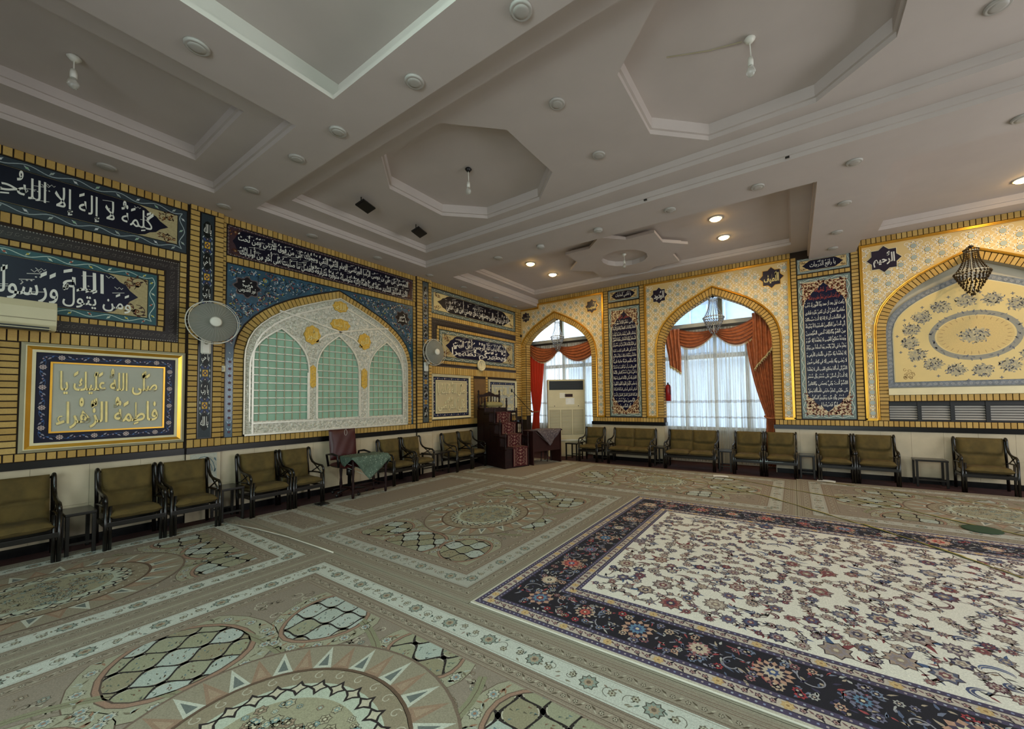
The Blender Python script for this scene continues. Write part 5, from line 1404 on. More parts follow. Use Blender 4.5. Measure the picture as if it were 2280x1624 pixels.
# switch, camera, extinguisher
t = thing('wall_switch', 'small square cream wall switch on the brick beside the blue tile strip', 'switch', (.014, -7.09, 1.955)); MB().bbox(0, .02, -.04, .04, 0, .085, .006).build('plate', M['offwhite'], t)
MB().lathe([(.018, .02), (.018, .024), (.008, .026)], (0, 0, .042), 14, 0).build('knob', M['downlight'], t)
t = thing('corner_camera', 'tiny dark camera in the corner between the two walls', 'camera', (.03, -.05, 3.38)); MB().lathe([(.001, -.05), (.03, -.035), (.036, 0), (.036, .02)], n=16).build('dome', M['blackmetal'], t, True); MB().box(-.03, .0, -.015, .015, -.01, .02).build('mount', M['white'], t)
t = thing('fire_extinguisher', 'red fire extinguisher hung on the left jamb of the middle window', 'fire extinguisher', (4.135, .10, 1.44))
MB().lathe([(.05, 0), (.062, .01), (.062, .33), (.045, .375), (.02, .39)], n=20).build('cylinder', M['red'], t, True)
MB().box(-.012, .012, -.05, .02, .39, .43).build('valve', M['blackmetal'], t); MB().tube([(.0, -.03, .41), (.05, -.06, .36), (.065, -.05, .15)], .008, 6).build('hose', M['blackmetal'], t); MB().box(-.088, -.055, -.02, .02, .2, .3).build('hook', M['blackmetal'], t)

# ================================================================== large floor-standing air conditioner in the corner window
t = thing('floor_air_conditioner', 'tall beige cabinet air conditioner with black top vent in the corner window', 'air conditioner', (1.50, -.05, 0), math.radians(36)); t.scale = (1.06, 1, 1)
MB().box(-.47, .47, 0, .34, 0, 2.05).build('cabinet', M['offwhite'], t, bevel=.012)
v = MB().box(-.46, .46, -.008, .02, 1.74, 2.03).build('top_grille', M['offwhite'], t)
MB().box(-.43, .43, -.012, 0, 1.77, 2.01).build('vent_opening', M['slotdark'], t)
for k in range(4): MB().box(-.43, .43, -.02, -.008, 1.81 + k * .05, 1.838 + k * .05).build('vent_blade', M['blackmetal'], t)
MB().box(-.004, .004, -.022, -.01, 1.77, 2.01).build('vent_divider', M['blackmetal'], t)
MB().box(-.46, .46, -.010, 0, 1.31, 1.735).build('upper_door', M['offwhite'], t, bevel=.004)
lo = MB().box(-.46, .46, -.010, 0, .46, 1.30).build('lower_door', M['offwhite'], t, bevel=.004)
for i in range(3):
    x0 = -.43 + i * .295; p = MB().box(x0, x0 + .265, -.014, -.009, .58, 1.24).build('louvre_panel', M['acgrey'], t)
    lv = MB()
    for k in range(21): lv.box(x0 + .01, x0 + .255, -.02, -.013, .592 + k * .031, .606 + k * .031)
    lv.build('louvre', M['offwhite'], p)['kind'] = 'stuff'
MB().box(-.05, .16, -.013, -.010, 1.58, 1.66).build('control_display', M['deskwood'], t); MB().box(-.17, -.03, -.013, -.010, 1.55, 1.69).build('white_sticker', M['white'], t)
MB().box(-.47, .47, -.03, .0, .42, .45).build('base_ledge', M['white'], t); MB().box(-.46, .46, -.008, 0, .05, .41).build('base_panel', M['offwhite'], t); MB().box(-.02, .2, -.0125, -.010, 1.38, 1.55).build('notice_sheet', M['paper'], t)
for x in (-.3, .3): MB().lathe([(.012, 0), (.012, -.006)], (x, -.010, 1.34), 10, 1).build('screw', M['slotdark'], t)

# ================================================================== chairs
def cushion(w, d, th, crease=None, seed=0, nu=16, nv=26):
    """pillow-shaped block w wide (x), d long (y), th thick (z), centred at x"""
    R_ = random.Random(seed); ph = [R_.random() * 6 for _ in range(6)]
    mb = MB()
    def T(u, v): return th / 2 * ((1 - abs(2 * u - 1) ** 7) * (1 - abs(2 * v - 1) ** 7)) ** .5
    def top(u, v):
        z = T(u, v) * (1 + .10 * math.sin(5 * u + ph[0]) * math.sin(4 * v + ph[1])) + .003 * math.sin(17 * u + 9 * v + ph[2])
        if crease is not None: z -= .036 * math.exp(-((v - crease - .04 * math.sin(PI * u + ph[4] * .1) * math.cos(ph[3])) / .045) ** 2) * (1 - abs(2 * u - 1) ** 7)
        return ((u - .5) * w, v * d, z)
    mb.grid(top, nu, nv); mb.grid(lambda u, v: ((u - .5) * w, v * d, -T(u, v) * .7), nu, nv)
    return mb
def armside(x):
    """bent-wood arm: loop of the back, sweep and arm, doubled brace"""
    mb = MB(); c = [(x, .10, .42), (x, .075, .60), (x, .055, .74)]
    c += [(x, .10 - .045 * math.cos(k * PI / 6), .755 + .045 * math.sin(k * PI / 6)) for k in range(7)]
    c += [(x, .15, .70), (x, .175, .635), (x, .225, .59), (x, .30, .565), (x, .42, .555), (x, .505, .55), (x, .545, .525), (x, .56, .47)]
    mb.tube(c, .0165, 8)
    mb.tube([(x, .10, .42), (x, .25, .435), (x, .40, .44), (x, .55, .43)], .012, 6)
    mb.tube([(x, .20, .60), (x, .50, .44)], .009, 6); mb.tube([(x, .22, .44), (x, .46, .55)], .009, 6)
    return mb
def make_chair(w, seats=1, seed=0, name='lounge_armchair'):
    t = thing(name, 'x', 'armchair')
    h = w / 2 - .02
    for s_ in (-1, 1):
        armside(s_ * h).build('armrest', M['black'], t, True)
        MB().tube([(s_ * h, .56, .0), (s_ * h, .56, .48)], .017, 8).tube([(s_ * (h - .034), .555, 0), (s_ * (h - .034), .555, .45)], .015, 8).build('leg', M['black'], t, True)
        MB().tube([(s_ * h, .13, .0), (s_ * h, .10, .43)], .019, 8).build('leg', M['black'], t, True)
    MB().box(-h, h, .545, .575, .235, .285).build('front_rail', M['black'], t, bevel=.005)
    MB().box(-h, h, .10, .13, .20, .25).box(-h - .008, -h + .012, .12, .56, .235, .275).box(h - .012, h + .008, .12, .56, .235, .275).build('seat_frame', M['black'], t)
    MB().tube([(-h, .055, .765), (h, .055, .765)], .013, 8).build('top_rail', M['black'], t, True)
    ww = (w - .09) / seats
    for i in range(seats):
        x = -((seats - 1) / 2 - i) * ww
        s = cushion(ww - .004, .48, .12, None, seed + i).build('seat_cushion', M['olive'], t, True)
        s.location = (x, .115, .325); s.rotation_euler = (math.radians(2.5), 0, 0)
        b = cushion(ww - .004, .47, .09, .42 + .05 * (i % 2), seed + 7 + i).build('back_cushion', M['olive'], t, True)
        b.matrix_local = Matrix(((1, 0, 0, x), (0, -.13, .99, .165), (0, .99, .13, .335), (0, 0, 0, 1)))
    return t
proto = {}
used = set()
def chair(wall, a, b, label, seats=1, seed=0, off=0.0, rot=0, group='olive lounge armchairs'):
    w = round(abs(b - a), 2); k = (w, seats, seed % 3)
    if k not in proto: proto[k] = make_chair(w, seats, seed % 3, 'lounge_settee' if seats == 2 else 'lounge_armchair'); o = proto[k]
    else: o = copy_tree(proto[k])
    m = (a + b) / 2
    if wall == 'L': o.location = (off, m, 0.0061); o.rotation_euler = (0, 0, -PI / 2 + rot)
    else: o.location = (m, -off, 0.0061); o.rotation_euler = (0, 0, PI + rot)
    o['label'] = label; o['group'] = group
    if seats == 2: o['category'] = 'settee'
chair('L', -9.05, -8.51, 'olive armchair cut by the left picture edge', seed=0, off=.03)
chair('L', -8.25, -7.745, 'olive armchair under the gold-framed relief, left one of the joined pair', seed=1, off=.03)
chair('L', -7.74, -7.25, 'olive armchair at the foot of the nearer pillar, right one of the joined pair', seed=2, off=.05)
chair('L', -6.95, -6.435, 'olive armchair left of the red swivel chair, the first of two under the lattice window', seed=1, off=.03)
chair('L', -6.43, -5.97, 'olive armchair directly left of the red swivel chair', seed=0, off=.03)
chair('L', -4.78, -4.28, 'olive armchair directly behind the green-covered table', seed=2, off=.03)
chair('L', -4.27, -3.80, 'olive armchair second right of the green-covered table', seed=1, off=.03)
chair('L', -3.24, -2.74, 'olive armchair left of the pulpit with its back cushion in view', seed=0, off=.05)
chair('L', -2.73, -2.26, 'olive armchair half hidden in the dark beside the pulpit', seed=2, off=.03)
chair('R', 2.12, 2.65, 'olive armchair right of the beige cabinet air conditioner', seed=0, off=.06)
chair('R', 2.88, 3.92, 'olive two-seat settee below the narrow prayer panel', 2, 0, .06, group='olive two-seat settees')
chair('R', 4.19, 5.23, 'olive two-seat settee in front of the sheer-curtained middle window', 2, 1, .06, group='olive two-seat settees')
chair('R', 5.52, 6.055, 'olive armchair at the right half of the middle window', seed=1, off=.05)
chair('R', 6.06, 6.60, 'olive armchair just right of the middle window drape', seed=2, off=.05)
chair('R', 6.88, 7.425, 'olive armchair below the tall prayer panel, left one of the joined pair', seed=0, off=.04)
chair('R', 7.43, 8.01, 'olive armchair left of the lone small black table, right one of the joined pair', seed=1, off=.02, rot=-.03)
chair('R', 8.70, 9.30, 'olive armchair under the painted panel at the right picture edge', seed=2, off=.02, rot=-.06)

def side_table(wall, a, b, label, h=.42, d0=.12, d1=.50, white=False):
    w = abs(b - a); t = thing('side_table', label, 'side table', group='small black side tables')
    x0, x1 = -w / 2 + .01, w / 2 - .01
    MB().box(x0, x1, d0, d1, h - .03, h).build('table_top', M['white'] if white else M['black'], t, bevel=.006)
    for x in (x0 + .02, x1 - .02):
        for y in (d0 + .02, d1 - .02): MB().box(x - .015, x + .015, y - .015, y + .015, 0, h - .03).build('leg', M['black'], t, bevel=.004)
    MB().box(x0 + .02, x1 - .02, d0 + .012, d0 + .028, .10, .12).build('stretcher', M['black'], t); MB().box(x0 + .02, x1 - .02, d1 - .028, d1 - .012, .10, .12).build('stretcher', M['black'], t)
    m = (a + b) / 2
    if wall == 'L': t.location = (0, m, .0061); t.rotation_euler = (0, 0, -PI / 2)
    else: t.location = (m, 0, .0061); t.rotation_euler = (0, 0, PI)
side_table('L', -8.50, -8.26, 'small black side table between the two nearest armchairs at the left')
side_table('L', -7.24, -6.96, 'small black side table at the foot of the nearer pillar')
side_table('L', -3.76, -3.30, 'small black side table under the second wall fan', .45)
side_table('R', 1.74, 2.09, 'small black side table in front of the beige cabinet air conditioner', .42, .25, .60)
side_table('R', 2.67, 2.87, 'small black side table left of the settee below the narrow prayer panel')
side_table('R', 3.93, 4.18, 'small black side table between the two settees')
side_table('R', 5.24, 5.51, 'small black side table right of the settee at the middle window')
side_table('R', 6.61, 6.87, 'small black side table under the left edge of the tall prayer panel')
side_table('R', 8.19, 8.60, 'lone small black side table standing free below the painted panel', .44, .10, .38)

# ================================================================== red swivel chair and the table with the green cloth
t = thing('swivel_chair', 'dark red high-back swivel chair behind the green-covered table', 'swivel chair', (.38, -5.47, .0061), -PI / 2)
cushion(.46, .50, .09, None, 3).build('backrest', M['maroonchair'], t, True).matrix_local = Matrix(((1, 0, 0, 0), (0, -.12, .99, -.14), (0, .99, .12, .56), (0, 0, 0, 1)))
s = cushion(.48, .46, .10, None, 5).build('seat', M['maroonchair'], t, True); s.location = (0, -.18, .48)
for s_ in (-1, 1): MB().tube([(s_ * .25, -.16, .47), (s_ * .28, -.16, .66), (s_ * .28, .0, .68), (s_ * .28, .16, .66), (s_ * .25, .14, .47)], .018, 8).build('armrest', M['blackmetal'], t, True)
MB().lathe([(.03, .09), (.03, .30), (.05, .31), (.05, .44)], (0, .03, 0), 14).build('gas_lift', M['blackmetal'], t, True)
for k in range(5):
    a_ = 2 * PI * k / 5 + .3; x, y = math.cos(a_), math.sin(a_)
    lg = MB().tube([(.02 * x, .03 + .02 * y, .10), (.26 * x, .03 + .26 * y, .065)], [.022, .014], 8).build('leg', M['blackmetal'], t, True)
    MB().lathe([(.022, -.012), (.025, 0), (.022, .012)], (.27 * x, .03 + .27 * y, .0255), 12, 1).build('caster', M['blackmetal'], lg, True)
MB().tube([(.02 + .022 * math.cos(k * PI / 8), -.055, 1.005 + .05 * math.sin(k * PI / 8)) for k in range(16)], .003, 5, True).build('hanging_loop', M['downlight'], t)

def drape(name, label, cat, mat_, top, rect, cen, half, rot, art=None, n=34, drop=1.0, parentloc=(0, 0, 0), rz=0):
    """cloth laid on a rectangular table top: what lies beyond the edge hangs down"""
    x0, x1, y0, y1 = rect; c_, s_ = math.cos(rot), math.sin(rot)
    def P(u, v):
        a_, b_ = (u - .5) * 2 * half[0], (v - .5) * 2 * half[1]; x, y = cen[0] + a_ * c_ - b_ * s_, cen[1] + a_ * s_ + b_ * c_
        ox = max(x0 - x, 0, x - x1); oy = max(y0 - y, 0, y - y1); o = math.hypot(ox, oy)
        X, Y = min(max(x, x0), x1), min(max(y, y0), y1)
        e = .012 + min(o, .08) * .25 + .012 * math.sin(14 * (x + y)) * min(1, o * 6)
        if o > 1e-6: X += e * (1 if x > x1 else -1 if x < x0 else 0); Y += e * (1 if y > y1 else -1 if y < y0 else 0)
        return (X, Y, top + .004 - o * drop)
    mb = MB(); mb.grid(P, n, n); o = mb.build(name, mat_, None, True, solid=.004); o.location = parentloc; o.rotation_euler = (0, 0, rz)
    if label: tag(o, label, cat)
    if art:
        ar = Art(lambda u, v, w: (lambda q: (q[0], q[1], q[2] + .0035))(P(u, v)) if True else None); art(ar); 
        # print lies just outside the cloth
        A = []
        for (x, y, z) in ar.v: A.append((x + (.005 if x > x1 else -.005 if x < x0 else 0), y + (.005 if y > y1 else -.005 if y < y0 else 0), z + (0 if z < top else .002)))
        ar.v = A; ar.build('woven_pattern', M['printmat'], o)
    return o
t = thing('small_table', 'small dark table with turned legs under the green cloth', 'table', (.62, -5.35, .0061))
MB().box(-.19, .19, -.31, .31, .60, .63).build('table_top', M['darkwood'], t, bevel=.005)
for x in (-.17, .17):
    for y in (-.29, .29): MB().lathe([(.018, 0), (.022, .05), (.015, .1), (.024, .2), (.015, .3), (.024, .42), (.018, .46), (.022, .60)], (x, y, 0), 12).build('leg', M['darkwood'], t, True)
MB().box(-.18, -.16, -.28, .28, .10, .13).box(.16, .18, -.28, .28, .10, .13).box(-.16, .16, -.28, -.26, .14, .16).box(-.16, .16, .26, .28, .14, .16).build('stretcher', M['darkwood'], t)
def art_green(a):
    R_ = random.Random(2)
    for q in (.04, .10): a.line([(q, q), (1 - q, q), (1 - q, 1 - q), (q, 1 - q)], .008, '9aa896', True)
    for k in range(360): a.disc(R_.uniform(.03, .97), R_.uniform(.03, .97), R_.uniform(.004, .009), R_.choice(['93a08e', '6d8273', 'a8ab9c']), 5)
    for k in range(6):
        for i in range(14): a.disc(.5 + (.06 + .06 * k) * math.cos(i * .45), .5 + (.06 + .06 * k) * math.sin(i * .45), .008, 'a8b09c', 5)
M['greencloth'] = mat('sage_green_brocade', '4c5e50', .8, var=.25, vscale=22)
drape('green_tablecloth', 'sage green patterned cloth draped cornerwise over the small table', 'tablecloth', M['greencloth'], .637, (-.19, .19, -.31, .31), (.05, .02), (.37, .37), math.radians(38), art_green, parentloc=(.62, -5.35, .0061), n=40)

# ================================================================== pulpit
pt = thing('pulpit', 'dark carved wooden stair pulpit with red patterned runner in the corner', 'pulpit', (1.27, -2.42, .0061), math.radians(72))
PW = .66; tr = [.45, .72, .98, 1.22]; td = .22
for i, z in enumerate(tr):
    st = MB().box(.03, PW - .03, i * td + .01, (i + 1) * td, 0 if i == 0 else tr[i - 1] - .02, z - .03).build('riser', M['darkwood'], pt)
    MB().box(.0, PW, i * td - .015, (i + 1) * td + .01, z - .03, z).build('tread', M['darkwood'], pt, bevel=.006)
MB().box(.03, PW - .03, .88, 1.20, 1.20, 1.33).build('seat_box', M['darkwood'], pt, bevel=.006)
for x0, x1 in ((0, .03), (PW - .03, PW)):
    mb = MB(); pr = [(0, 0)]
    for i, z in enumerate(tr): pr += [(i * td, z - .04), ((i + 1) * td, z - .04)]
    pr += [(.88, 1.28), (1.20, 1.28), (1.20, 0)]
    q = [(y, z) for y, z in pr]; mb.prism(q, x0, x1, 0); sp_ = mb.build('side_panel', M['darkwood'], pt)
    for i in range(4):
        MB().box(x0 - .006 if x0 == 0 else x1, x0 if x0 == 0 else x1 + .006, .05 + i * .28, .28 + i * .28, .10, min(tr[min(3, i)] - .12, 1.0)).build('raised_panel', M['darkwood'], sp_, bevel=.002)
# carved back
for x in (.03, PW - .03): MB().lathe([(.028, 1.30), (.02, 1.38), (.03, 1.46), (.018, 1.52), (.03, 1.60), (.02, 1.64), (.028, 1.66), (.012, 1.69), (.026, 1.72), (.02, 1.75), (.004, 1.77)], (x, 1.18, 0), 14).build('back_post', M['darkwood'], pt, True)
cr = [(.03, 1.58), (.03, 1.63), (.10, 1.655), (.16, 1.65), (.22, 1.685), (.28, 1.70), (.33, 1.73), (.38, 1.70), (.44, 1.685), (.50, 1.65), (.56, 1.655), (.63, 1.63), (.63, 1.58), (.5, 1.60), (.33, 1.615), (.16, 1.60)]
mb = MB(); mb.prism(cr, 1.165, 1.195, 1); mb.build('carved_crest', M['darkwood'], pt)
MB().box(.03, PW - .03, 1.17, 1.19, 1.36, 1.39).build('back_rail', M['darkwood'], pt)
for k in range(6): MB().lathe([(.012, 1.39), (.008, 1.42), (.016, 1.47), (.008, 1.53), (.012, 1.60)], (.12 + k * .084, 1.18, 0), 8).build('spindle', M['darkwood'], pt, True)
# railings step down with the treads
for x in (.02, PW - .02):
    for i, (y, zb) in enumerate(((-.0, .45), (.22, .72), (.44, .98), (.86, 1.22))):
        ht = .30 if i else .28; zz = zb - .05
        MB().lathe([(.024, zz), (.024, zz + .08), (.014, zz + .12), (.022, zz + .2), (.02, zz + ht), (.03, zz + ht + .02), (.012, zz + ht + .045), (.026, zz + ht + .075), (.004, zz + ht + .10)], (x, y + .01, 0), 12).build('newel_post', M['darkwood'], pt, True)
        if i < 3:
            y1 = (.22, .44, .86)[i]; nz = tr[i] if i < 2 else 1.22
            z1 = zz + ht - .02; MB().box(x - .015, x + .015, y + .02, y1, z1, z1 + .03).build('hand_rail', M['darkwood'], pt); MB().box(x - .012, x + .012, y + .02, y1, tr[i] if i < 2 else .98, (tr[i] if i < 2 else .98) + .025).build('lower_rail', M['darkwood'], pt)
            n = 3 if i < 2 else 5
            for k in range(n):
                yy = y + .03 + (y1 - y - .03) * (k + .5) / n; zb2 = (tr[i] if i < 2 else .98) + .02
                MB().lathe([(.009, zb2), (.006, zb2 + .05), (.011, (zb2 + z1) / 2), (.006, z1 - .05), (.009, z1)], (x, yy, 0), 8).build('spindle', M['darkwood'], pt, True)
p = cushion(.46, .30, .15, None, 4).build('seat_pillow', M['pillow'], None, True); p.location = (1.27 + .33 * .309 - .951 * .89, -2.42 + .33 * .951 + .309 * .89, 1.402); p.rotation_euler = (0, 0, math.radians(72))
tag(p, 'khaki cushion lying on the seat of the pulpit', 'cushion')
# runner carpet over the steps
xa, xb = .20, .60
M['redrug'] = mat('red_runner_pile', '431014', .95, var=.35, vscale=40)
path = [(-.022, .03)]
for i, z in enumerate(tr): path += [(-.022 + i * td, z + .006), ((i + 1) * td - .006, z + .006)]
mb = MB(); mb.add([(xa, y, z) for y, z in path] + [(xb, y, z) for y, z in path], [(i, i + 1, len(path) + i + 1, len(path) + i) for i in range(len(path) - 1)])
ro = mb.build('stair_runner', M['redrug'], None, solid=.006); ro.location = pt.location; ro.rotation_euler = pt.rotation_euler
tag(ro, 'dark red patterned runner carpet laid over the pulpit steps', 'rug')
acc = [0]
for p_, q_ in zip(path, path[1:]): acc.append(acc[-1] + math.dist(p_, q_))
def frun(u, v, w):
    for j in range(len(acc) - 1):
        if acc[j + 1] >= v: break
    f = (v - acc[j]) / (acc[j + 1] - acc[j]); p_, q_ = path[j], path[j + 1]; d = Vector((q_[0] - p_[0], q_[1] - p_[1])).normalized()
    return (u, p_[0] + (q_[0] - p_[0]) * f - d.y * (w + .0036), p_[1] + (q_[1] - p_[1]) * f + d.x * (w + .0036))
a = Art(frun); R_ = random.Random(8); TT_ = acc[-1]
for s_ in (xa + .03, xa + .045, xb - .03, xb - .045): a.line([(s_, .01 + i * (TT_ - .02) / 40) for i in range(41)], .005, 'a08a74')
i = 0; y = .05
while y < TT_ - .05:
    a.flower((xa + xb) / 2, y, .035, 7, '6a2424', '94806a', '241014')
    for s_ in (-1, 1):
        a.flower((xa + xb) / 2 + s_ * .09, y + .035, .02, 6, '80604e', '30121c', '80604e'); a.leaf((xa + xb) / 2 + s_ * .05, y, .04, .014, R_.random() * 6, 'b09078')
        a.spiral((xa + xb) / 2 + s_ * .12, y, .02, .8, R_.random() * 6, 'a07a68', .004, s_, 8)
    y += .075
a.build('woven_pattern', M['printmat'], ro)
# microphone boom
t = thing('microphone_stand', 'black boom microphone stand beside the pulpit rail', 'microphone', (.98, -1.38, .0061), math.radians(72))
MB().lathe([(.10, 0), (.10, .012), (.02, .03), (.012, .04), (.010, 1.35)], n=14).build('stand', M['blackmetal'], t, True)
MB().tube([(.26, -.1, 1.18), (-.22, .1, 1.74)], .008, 6).build('boom', M['blackmetal'], t); MB().lathe([(.008, 0), (.02, .02), (.022, .06), (.006, .09)], (-.22, .1, 1.70), 10).build('microphone', M['blackmetal'], t, True)

# ================================================================== desk
ds = thing('desk', 'dark brown panel desk right of the pulpit', 'desk', (1.545, -1.735, .0061), math.radians(71.6))
MB().box(-.02, .88, -.03, .42, .76, .79).build('desk_top', M['deskwood'], ds, bevel=.004)
for x in (0, .84): MB().box(x, x + .025, 0, .40, 0, .76).build('side_panel', M['deskwood'], ds)
MB().box(.025, .84, .02, .04, .30, .76).build('front_panel', M['deskwood'], ds)
def art_grey(a):
    R_ = random.Random(5)
    a.line([(.02, .02), (.98, .02), (.98, .98), (.02, .98)], .012, '8f8580', True)
    for k in range(420): a.leaf(R_.uniform(.03, .97), R_.uniform(.03, .97), R_.uniform(.03, .06), .014, R_.random() * 6, R_.choice(['8d827c', '5a5055', '2f2833', '9c9088', '6a3a3c']))
M['greyclothm'] = mat('grey_brocade', '544a4e', .8, var=.25, vscale=30)
drape('grey_tablecloth', 'grey patterned cloth with a corner hanging over the front of the brown desk', 'tablecloth', M['greyclothm'], .797, (-.02, .88, -.03, .42), (.46, .03), (.31, .31), PI / 4, art_grey, parentloc=tuple(ds.location), rz=ds.rotation_euler.z, n=36)
# stool behind the desk
t = thing('stool', 'small dark stool standing behind the brown desk', 'stool', (1.42, -.98, .0061))
MB().lathe([(.14, .40), (.15, .41), (.15, .43), (.14, .44)], n=18).build('seat', M['darkwood'], t, True)
for k in range(4):
    a_ = PI / 4 + k * PI / 2; MB().tube([(.10 * math.cos(a_), .10 * math.sin(a_), .40), (.13 * math.cos(a_), .13 * math.sin(a_), 0)], .013, 8).build('leg', M['darkwood'], t)

# ================================================================== chandeliers
def chandelier(x, y, z0, H, R_, label, nt=9, cm='crystal'):
    t = thing('crystal_chandelier', label, 'chandelier', (x, y, z0), 0, 'crystal chandeliers hung in the arches')
    MB().tube([(0, 0, 0), (0, 0, -.05 * H)], .006, 6).build('chain', M['blackmetal'], t); MB().lathe([(.03, .0), (.035, -.01), (.01, -.03)], n=12).build('ceiling_hook', M['blackmetal'], t, True)
    zt, zm = -.10 * H, -.52 * H
    MB().tube([(R_ * .42 * math.cos(k * PI / 12), R_ * .42 * math.sin(k * PI / 12), zt) for k in range(24)], .007, 5, True).build('top_ring', M['silver_s'], t)
    MB().tube([(R_ * math.cos(k * PI / 12), R_ * math.sin(k * PI / 12), zm) for k in range(24)], .009, 5, True).build('main_ring', M['silver_s'], t)
    MB().tube([(0, 0, zt), (0, 0, -H * .9)], .008, 6).build('stem', M['silver_s'], t)
    mb = MB(); n = 18
    for k in range(n):
        a_ = 2 * PI * k / n
        for j in range(13):
            f = j / 12; r = R_ * (.42 + (.0 + .58 * f ** 2.2)); z = zt + (zm - zt) * f; mb.octa((r * math.cos(a_), r * math.sin(a_), z), .010, .016)
        mb.octa((R_ * .45 * math.cos(a_), R_ * .45 * math.sin(a_), zt + .02), .014)
    mb.build('crystal_strands', M[cm], t)['kind'] = 'stuff'
    mb = MB()
    for j in range(nt):
        f = j / (nt - 1); r = R_ * (1 - f) ** .75 * .97 + .02; z = zm - .02 - f * H * .42; n = max(5, int(26 * r / R_))
        for k in range(n): a_ = 2 * PI * (k + j * .5) / n; mb.octa((r * math.cos(a_), r * math.sin(a_), z), .013, .026)
    mb.build('crystal_basket', M[cm], t)['kind'] = 'stuff'
chandelier(1.16, .11, 3.74, .92, .17, 'crystal chandelier hanging in the corner window arch')
chandelier(5.15, .11, 3.74, .88, .20, 'crystal chandelier hanging in the middle window arch')
chandelier(9.0, -.22, 3.86, .80, .19, 'shade-darkened chandelier hanging in front of the painted rosette panel', cm='shadecrystal')
MB(MR).bboxuv(8.985, 9.015, 3.845, 3.875, .0, .23).build('chandelier_bracket', M['blackmetal'], wfo)

# ================================================================== curtains
def fold(s, n, amp, ph=0): return amp * math.sin(s * n * 2 * PI + ph)
def sheer(c, label):
    t = thing('sheer_curtain', label, 'curtain', (c, .47, 0))
    def P(s, v): 
        x = (s - .5) * 2.56 + .012 * math.sin(s * 90); z = 3.10 - v * 3.06
        return (x + .01 * math.sin(v * 5 + s * 20), fold(s, 30, .034 * (.6 + .4 * math.sin(s * 37)) * (.7 + .5 * v), 2 * math.sin(9 * s)), z)
    MB().grid(P, 300, 10).build('voile', M['sheer'], t, True)
    for z0, z1 in ((1.38, 1.44), (1.03, 1.07)):
        mb = MB(); mb.grid(lambda s, v: (lambda q: (q[0], q[1] - .006, q[2]))(P(s, (3.10 - (z0 + (z1 - z0) * v + .012 * abs(math.sin(s * 60)))) / 3.06)), 300, 1); mb.build('embroidered_band', M['sheerband'], t, True)
sheer(1.14, 'white sheer curtain behind the beige cabinet air conditioner'); sheer(5.15, 'white sheer pleated curtain of the middle window')

def swag(par, A, Bp, sag_t, sag_b, gA, gB, m, name='swag', y=.30):
    """festoon between A and B; gA and gB are its heights at the two ends"""
    def P(s, v):
        e = 4 * s * (1 - s); x = A[0] + (Bp[0] - A[0]) * s; z = A[1] + (Bp[1] - A[1]) * s - sag_t * e
        g = gA + (gB - gA) * s
        return (x, y - .05 * e * math.sin(v * PI) - .02 * math.cos(v * 2 * PI * 5.5 + s * 1.2), z - v * (g + (sag_b - sag_t) * e) + .010 * math.sin(v * 2 * PI * 5.5))
    o = MB().grid(P, 40, 66).build(name, m, par, True, solid=.004)
    mb = MB()
    for k in range(46):
        s = k / 45; q = P(s, 1); mb.box(q[0] - .006, q[0] + .006, q[1] - .004, q[1] + .004, q[2] - .035, q[2])
    mb.build('fringe', M['fringe'], o)['kind'] = 'stuff'
def hang(par, top, bot, n, m, name, amp=.028, nu=60, nv=24, y=.30, fringe=False, waist=None):
    """hanging cloth: top=((x0,z0),(x1,z1)), bot likewise; waist=(v, x0, x1) where it is tied"""
    def P(s, v):
        a0 = top[0][0] + (bot[0][0] - top[0][0]) * v; a1 = top[1][0] + (bot[1][0] - top[1][0]) * v; k = 1
        if waist:
            wv, w0, w1 = waist
            if v < wv: f = (v / wv) ** 1.7; a0 = top[0][0] + (w0 - top[0][0]) * f; a1 = top[1][0] + (w1 - top[1][0]) * f; k = 1 - .45 * f
            else: f = (v - wv) / (1 - wv); a0 = w0 + (bot[0][0] - w0) * f; a1 = w1 + (bot[1][0] - w1) * f; k = .55 + .4 * f
        zt = top[0][1] + (top[1][1] - top[0][1]) * s; zb = bot[0][1] + (bot[1][1] - bot[0][1]) * s
        return (a0 + (a1 - a0) * s + .006 * math.sin(v * 9 + s * 9), y + fold(s, n, amp * k, .5) - .01 * math.sin(v * 7), zt + (zb - zt) * v)
    o = MB().grid(P, nu, nv).build(name, m, par, True, solid=.004)
    if fringe:
        mb = MB(); mb.grid(lambda s, v: (lambda q: (q[0], q[1] - .006, q[2] + .005 - v * .05))(P(s, 1)), nu, 1); mb.build('fringe', M['fringe'], o, True, solid=.004)
        mb = MB()
        for k in range(14): q = P((k + .5) / 14, 1); mb.octa((q[0], q[1] - .006, q[2] - .06), .009, .022)
        mb.build('tassel', M['fringe'], o)['kind'] = 'stuff'
    return o
t = thing('draped_curtain', 'terracotta swagged curtain with long right drape at the middle window', 'curtain', (0, 0, 0)); tc = M['terracotta']
swag(t, (4.32, 3.14), (5.13, 3.05), .07, .20, .36, .09, tc); swag(t, (5.13, 3.05), (5.97, 3.25), .10, .26, .09, .38, tc, y=.31)
hang(t, ((4.02, 3.15), (4.38, 3.13)), ((4.13, 2.30), (4.41, 2.10)), 4, tc, 'jabot', fringe=True, y=.27)
hang(t, ((5.88, 3.30), (6.30, 3.36)), ((5.89, 2.11), (6.30, 2.62)), 4.5, tc, 'jabot', fringe=True, y=.26)
hang(t, ((5.72, 3.05), (6.30, 3.05)), ((6.02, .05), (6.28, .05)), 7, tc, 'long_drape', waist=(.66, 6.08, 6.27), y=.345, nu=90)
MB().tube([(6.05, .33, 1.10), (6.10, .28, 1.06), (6.20, .27, 1.05), (6.27, .30, 1.09)], .022, 8).build('tieback', tc, t, True)
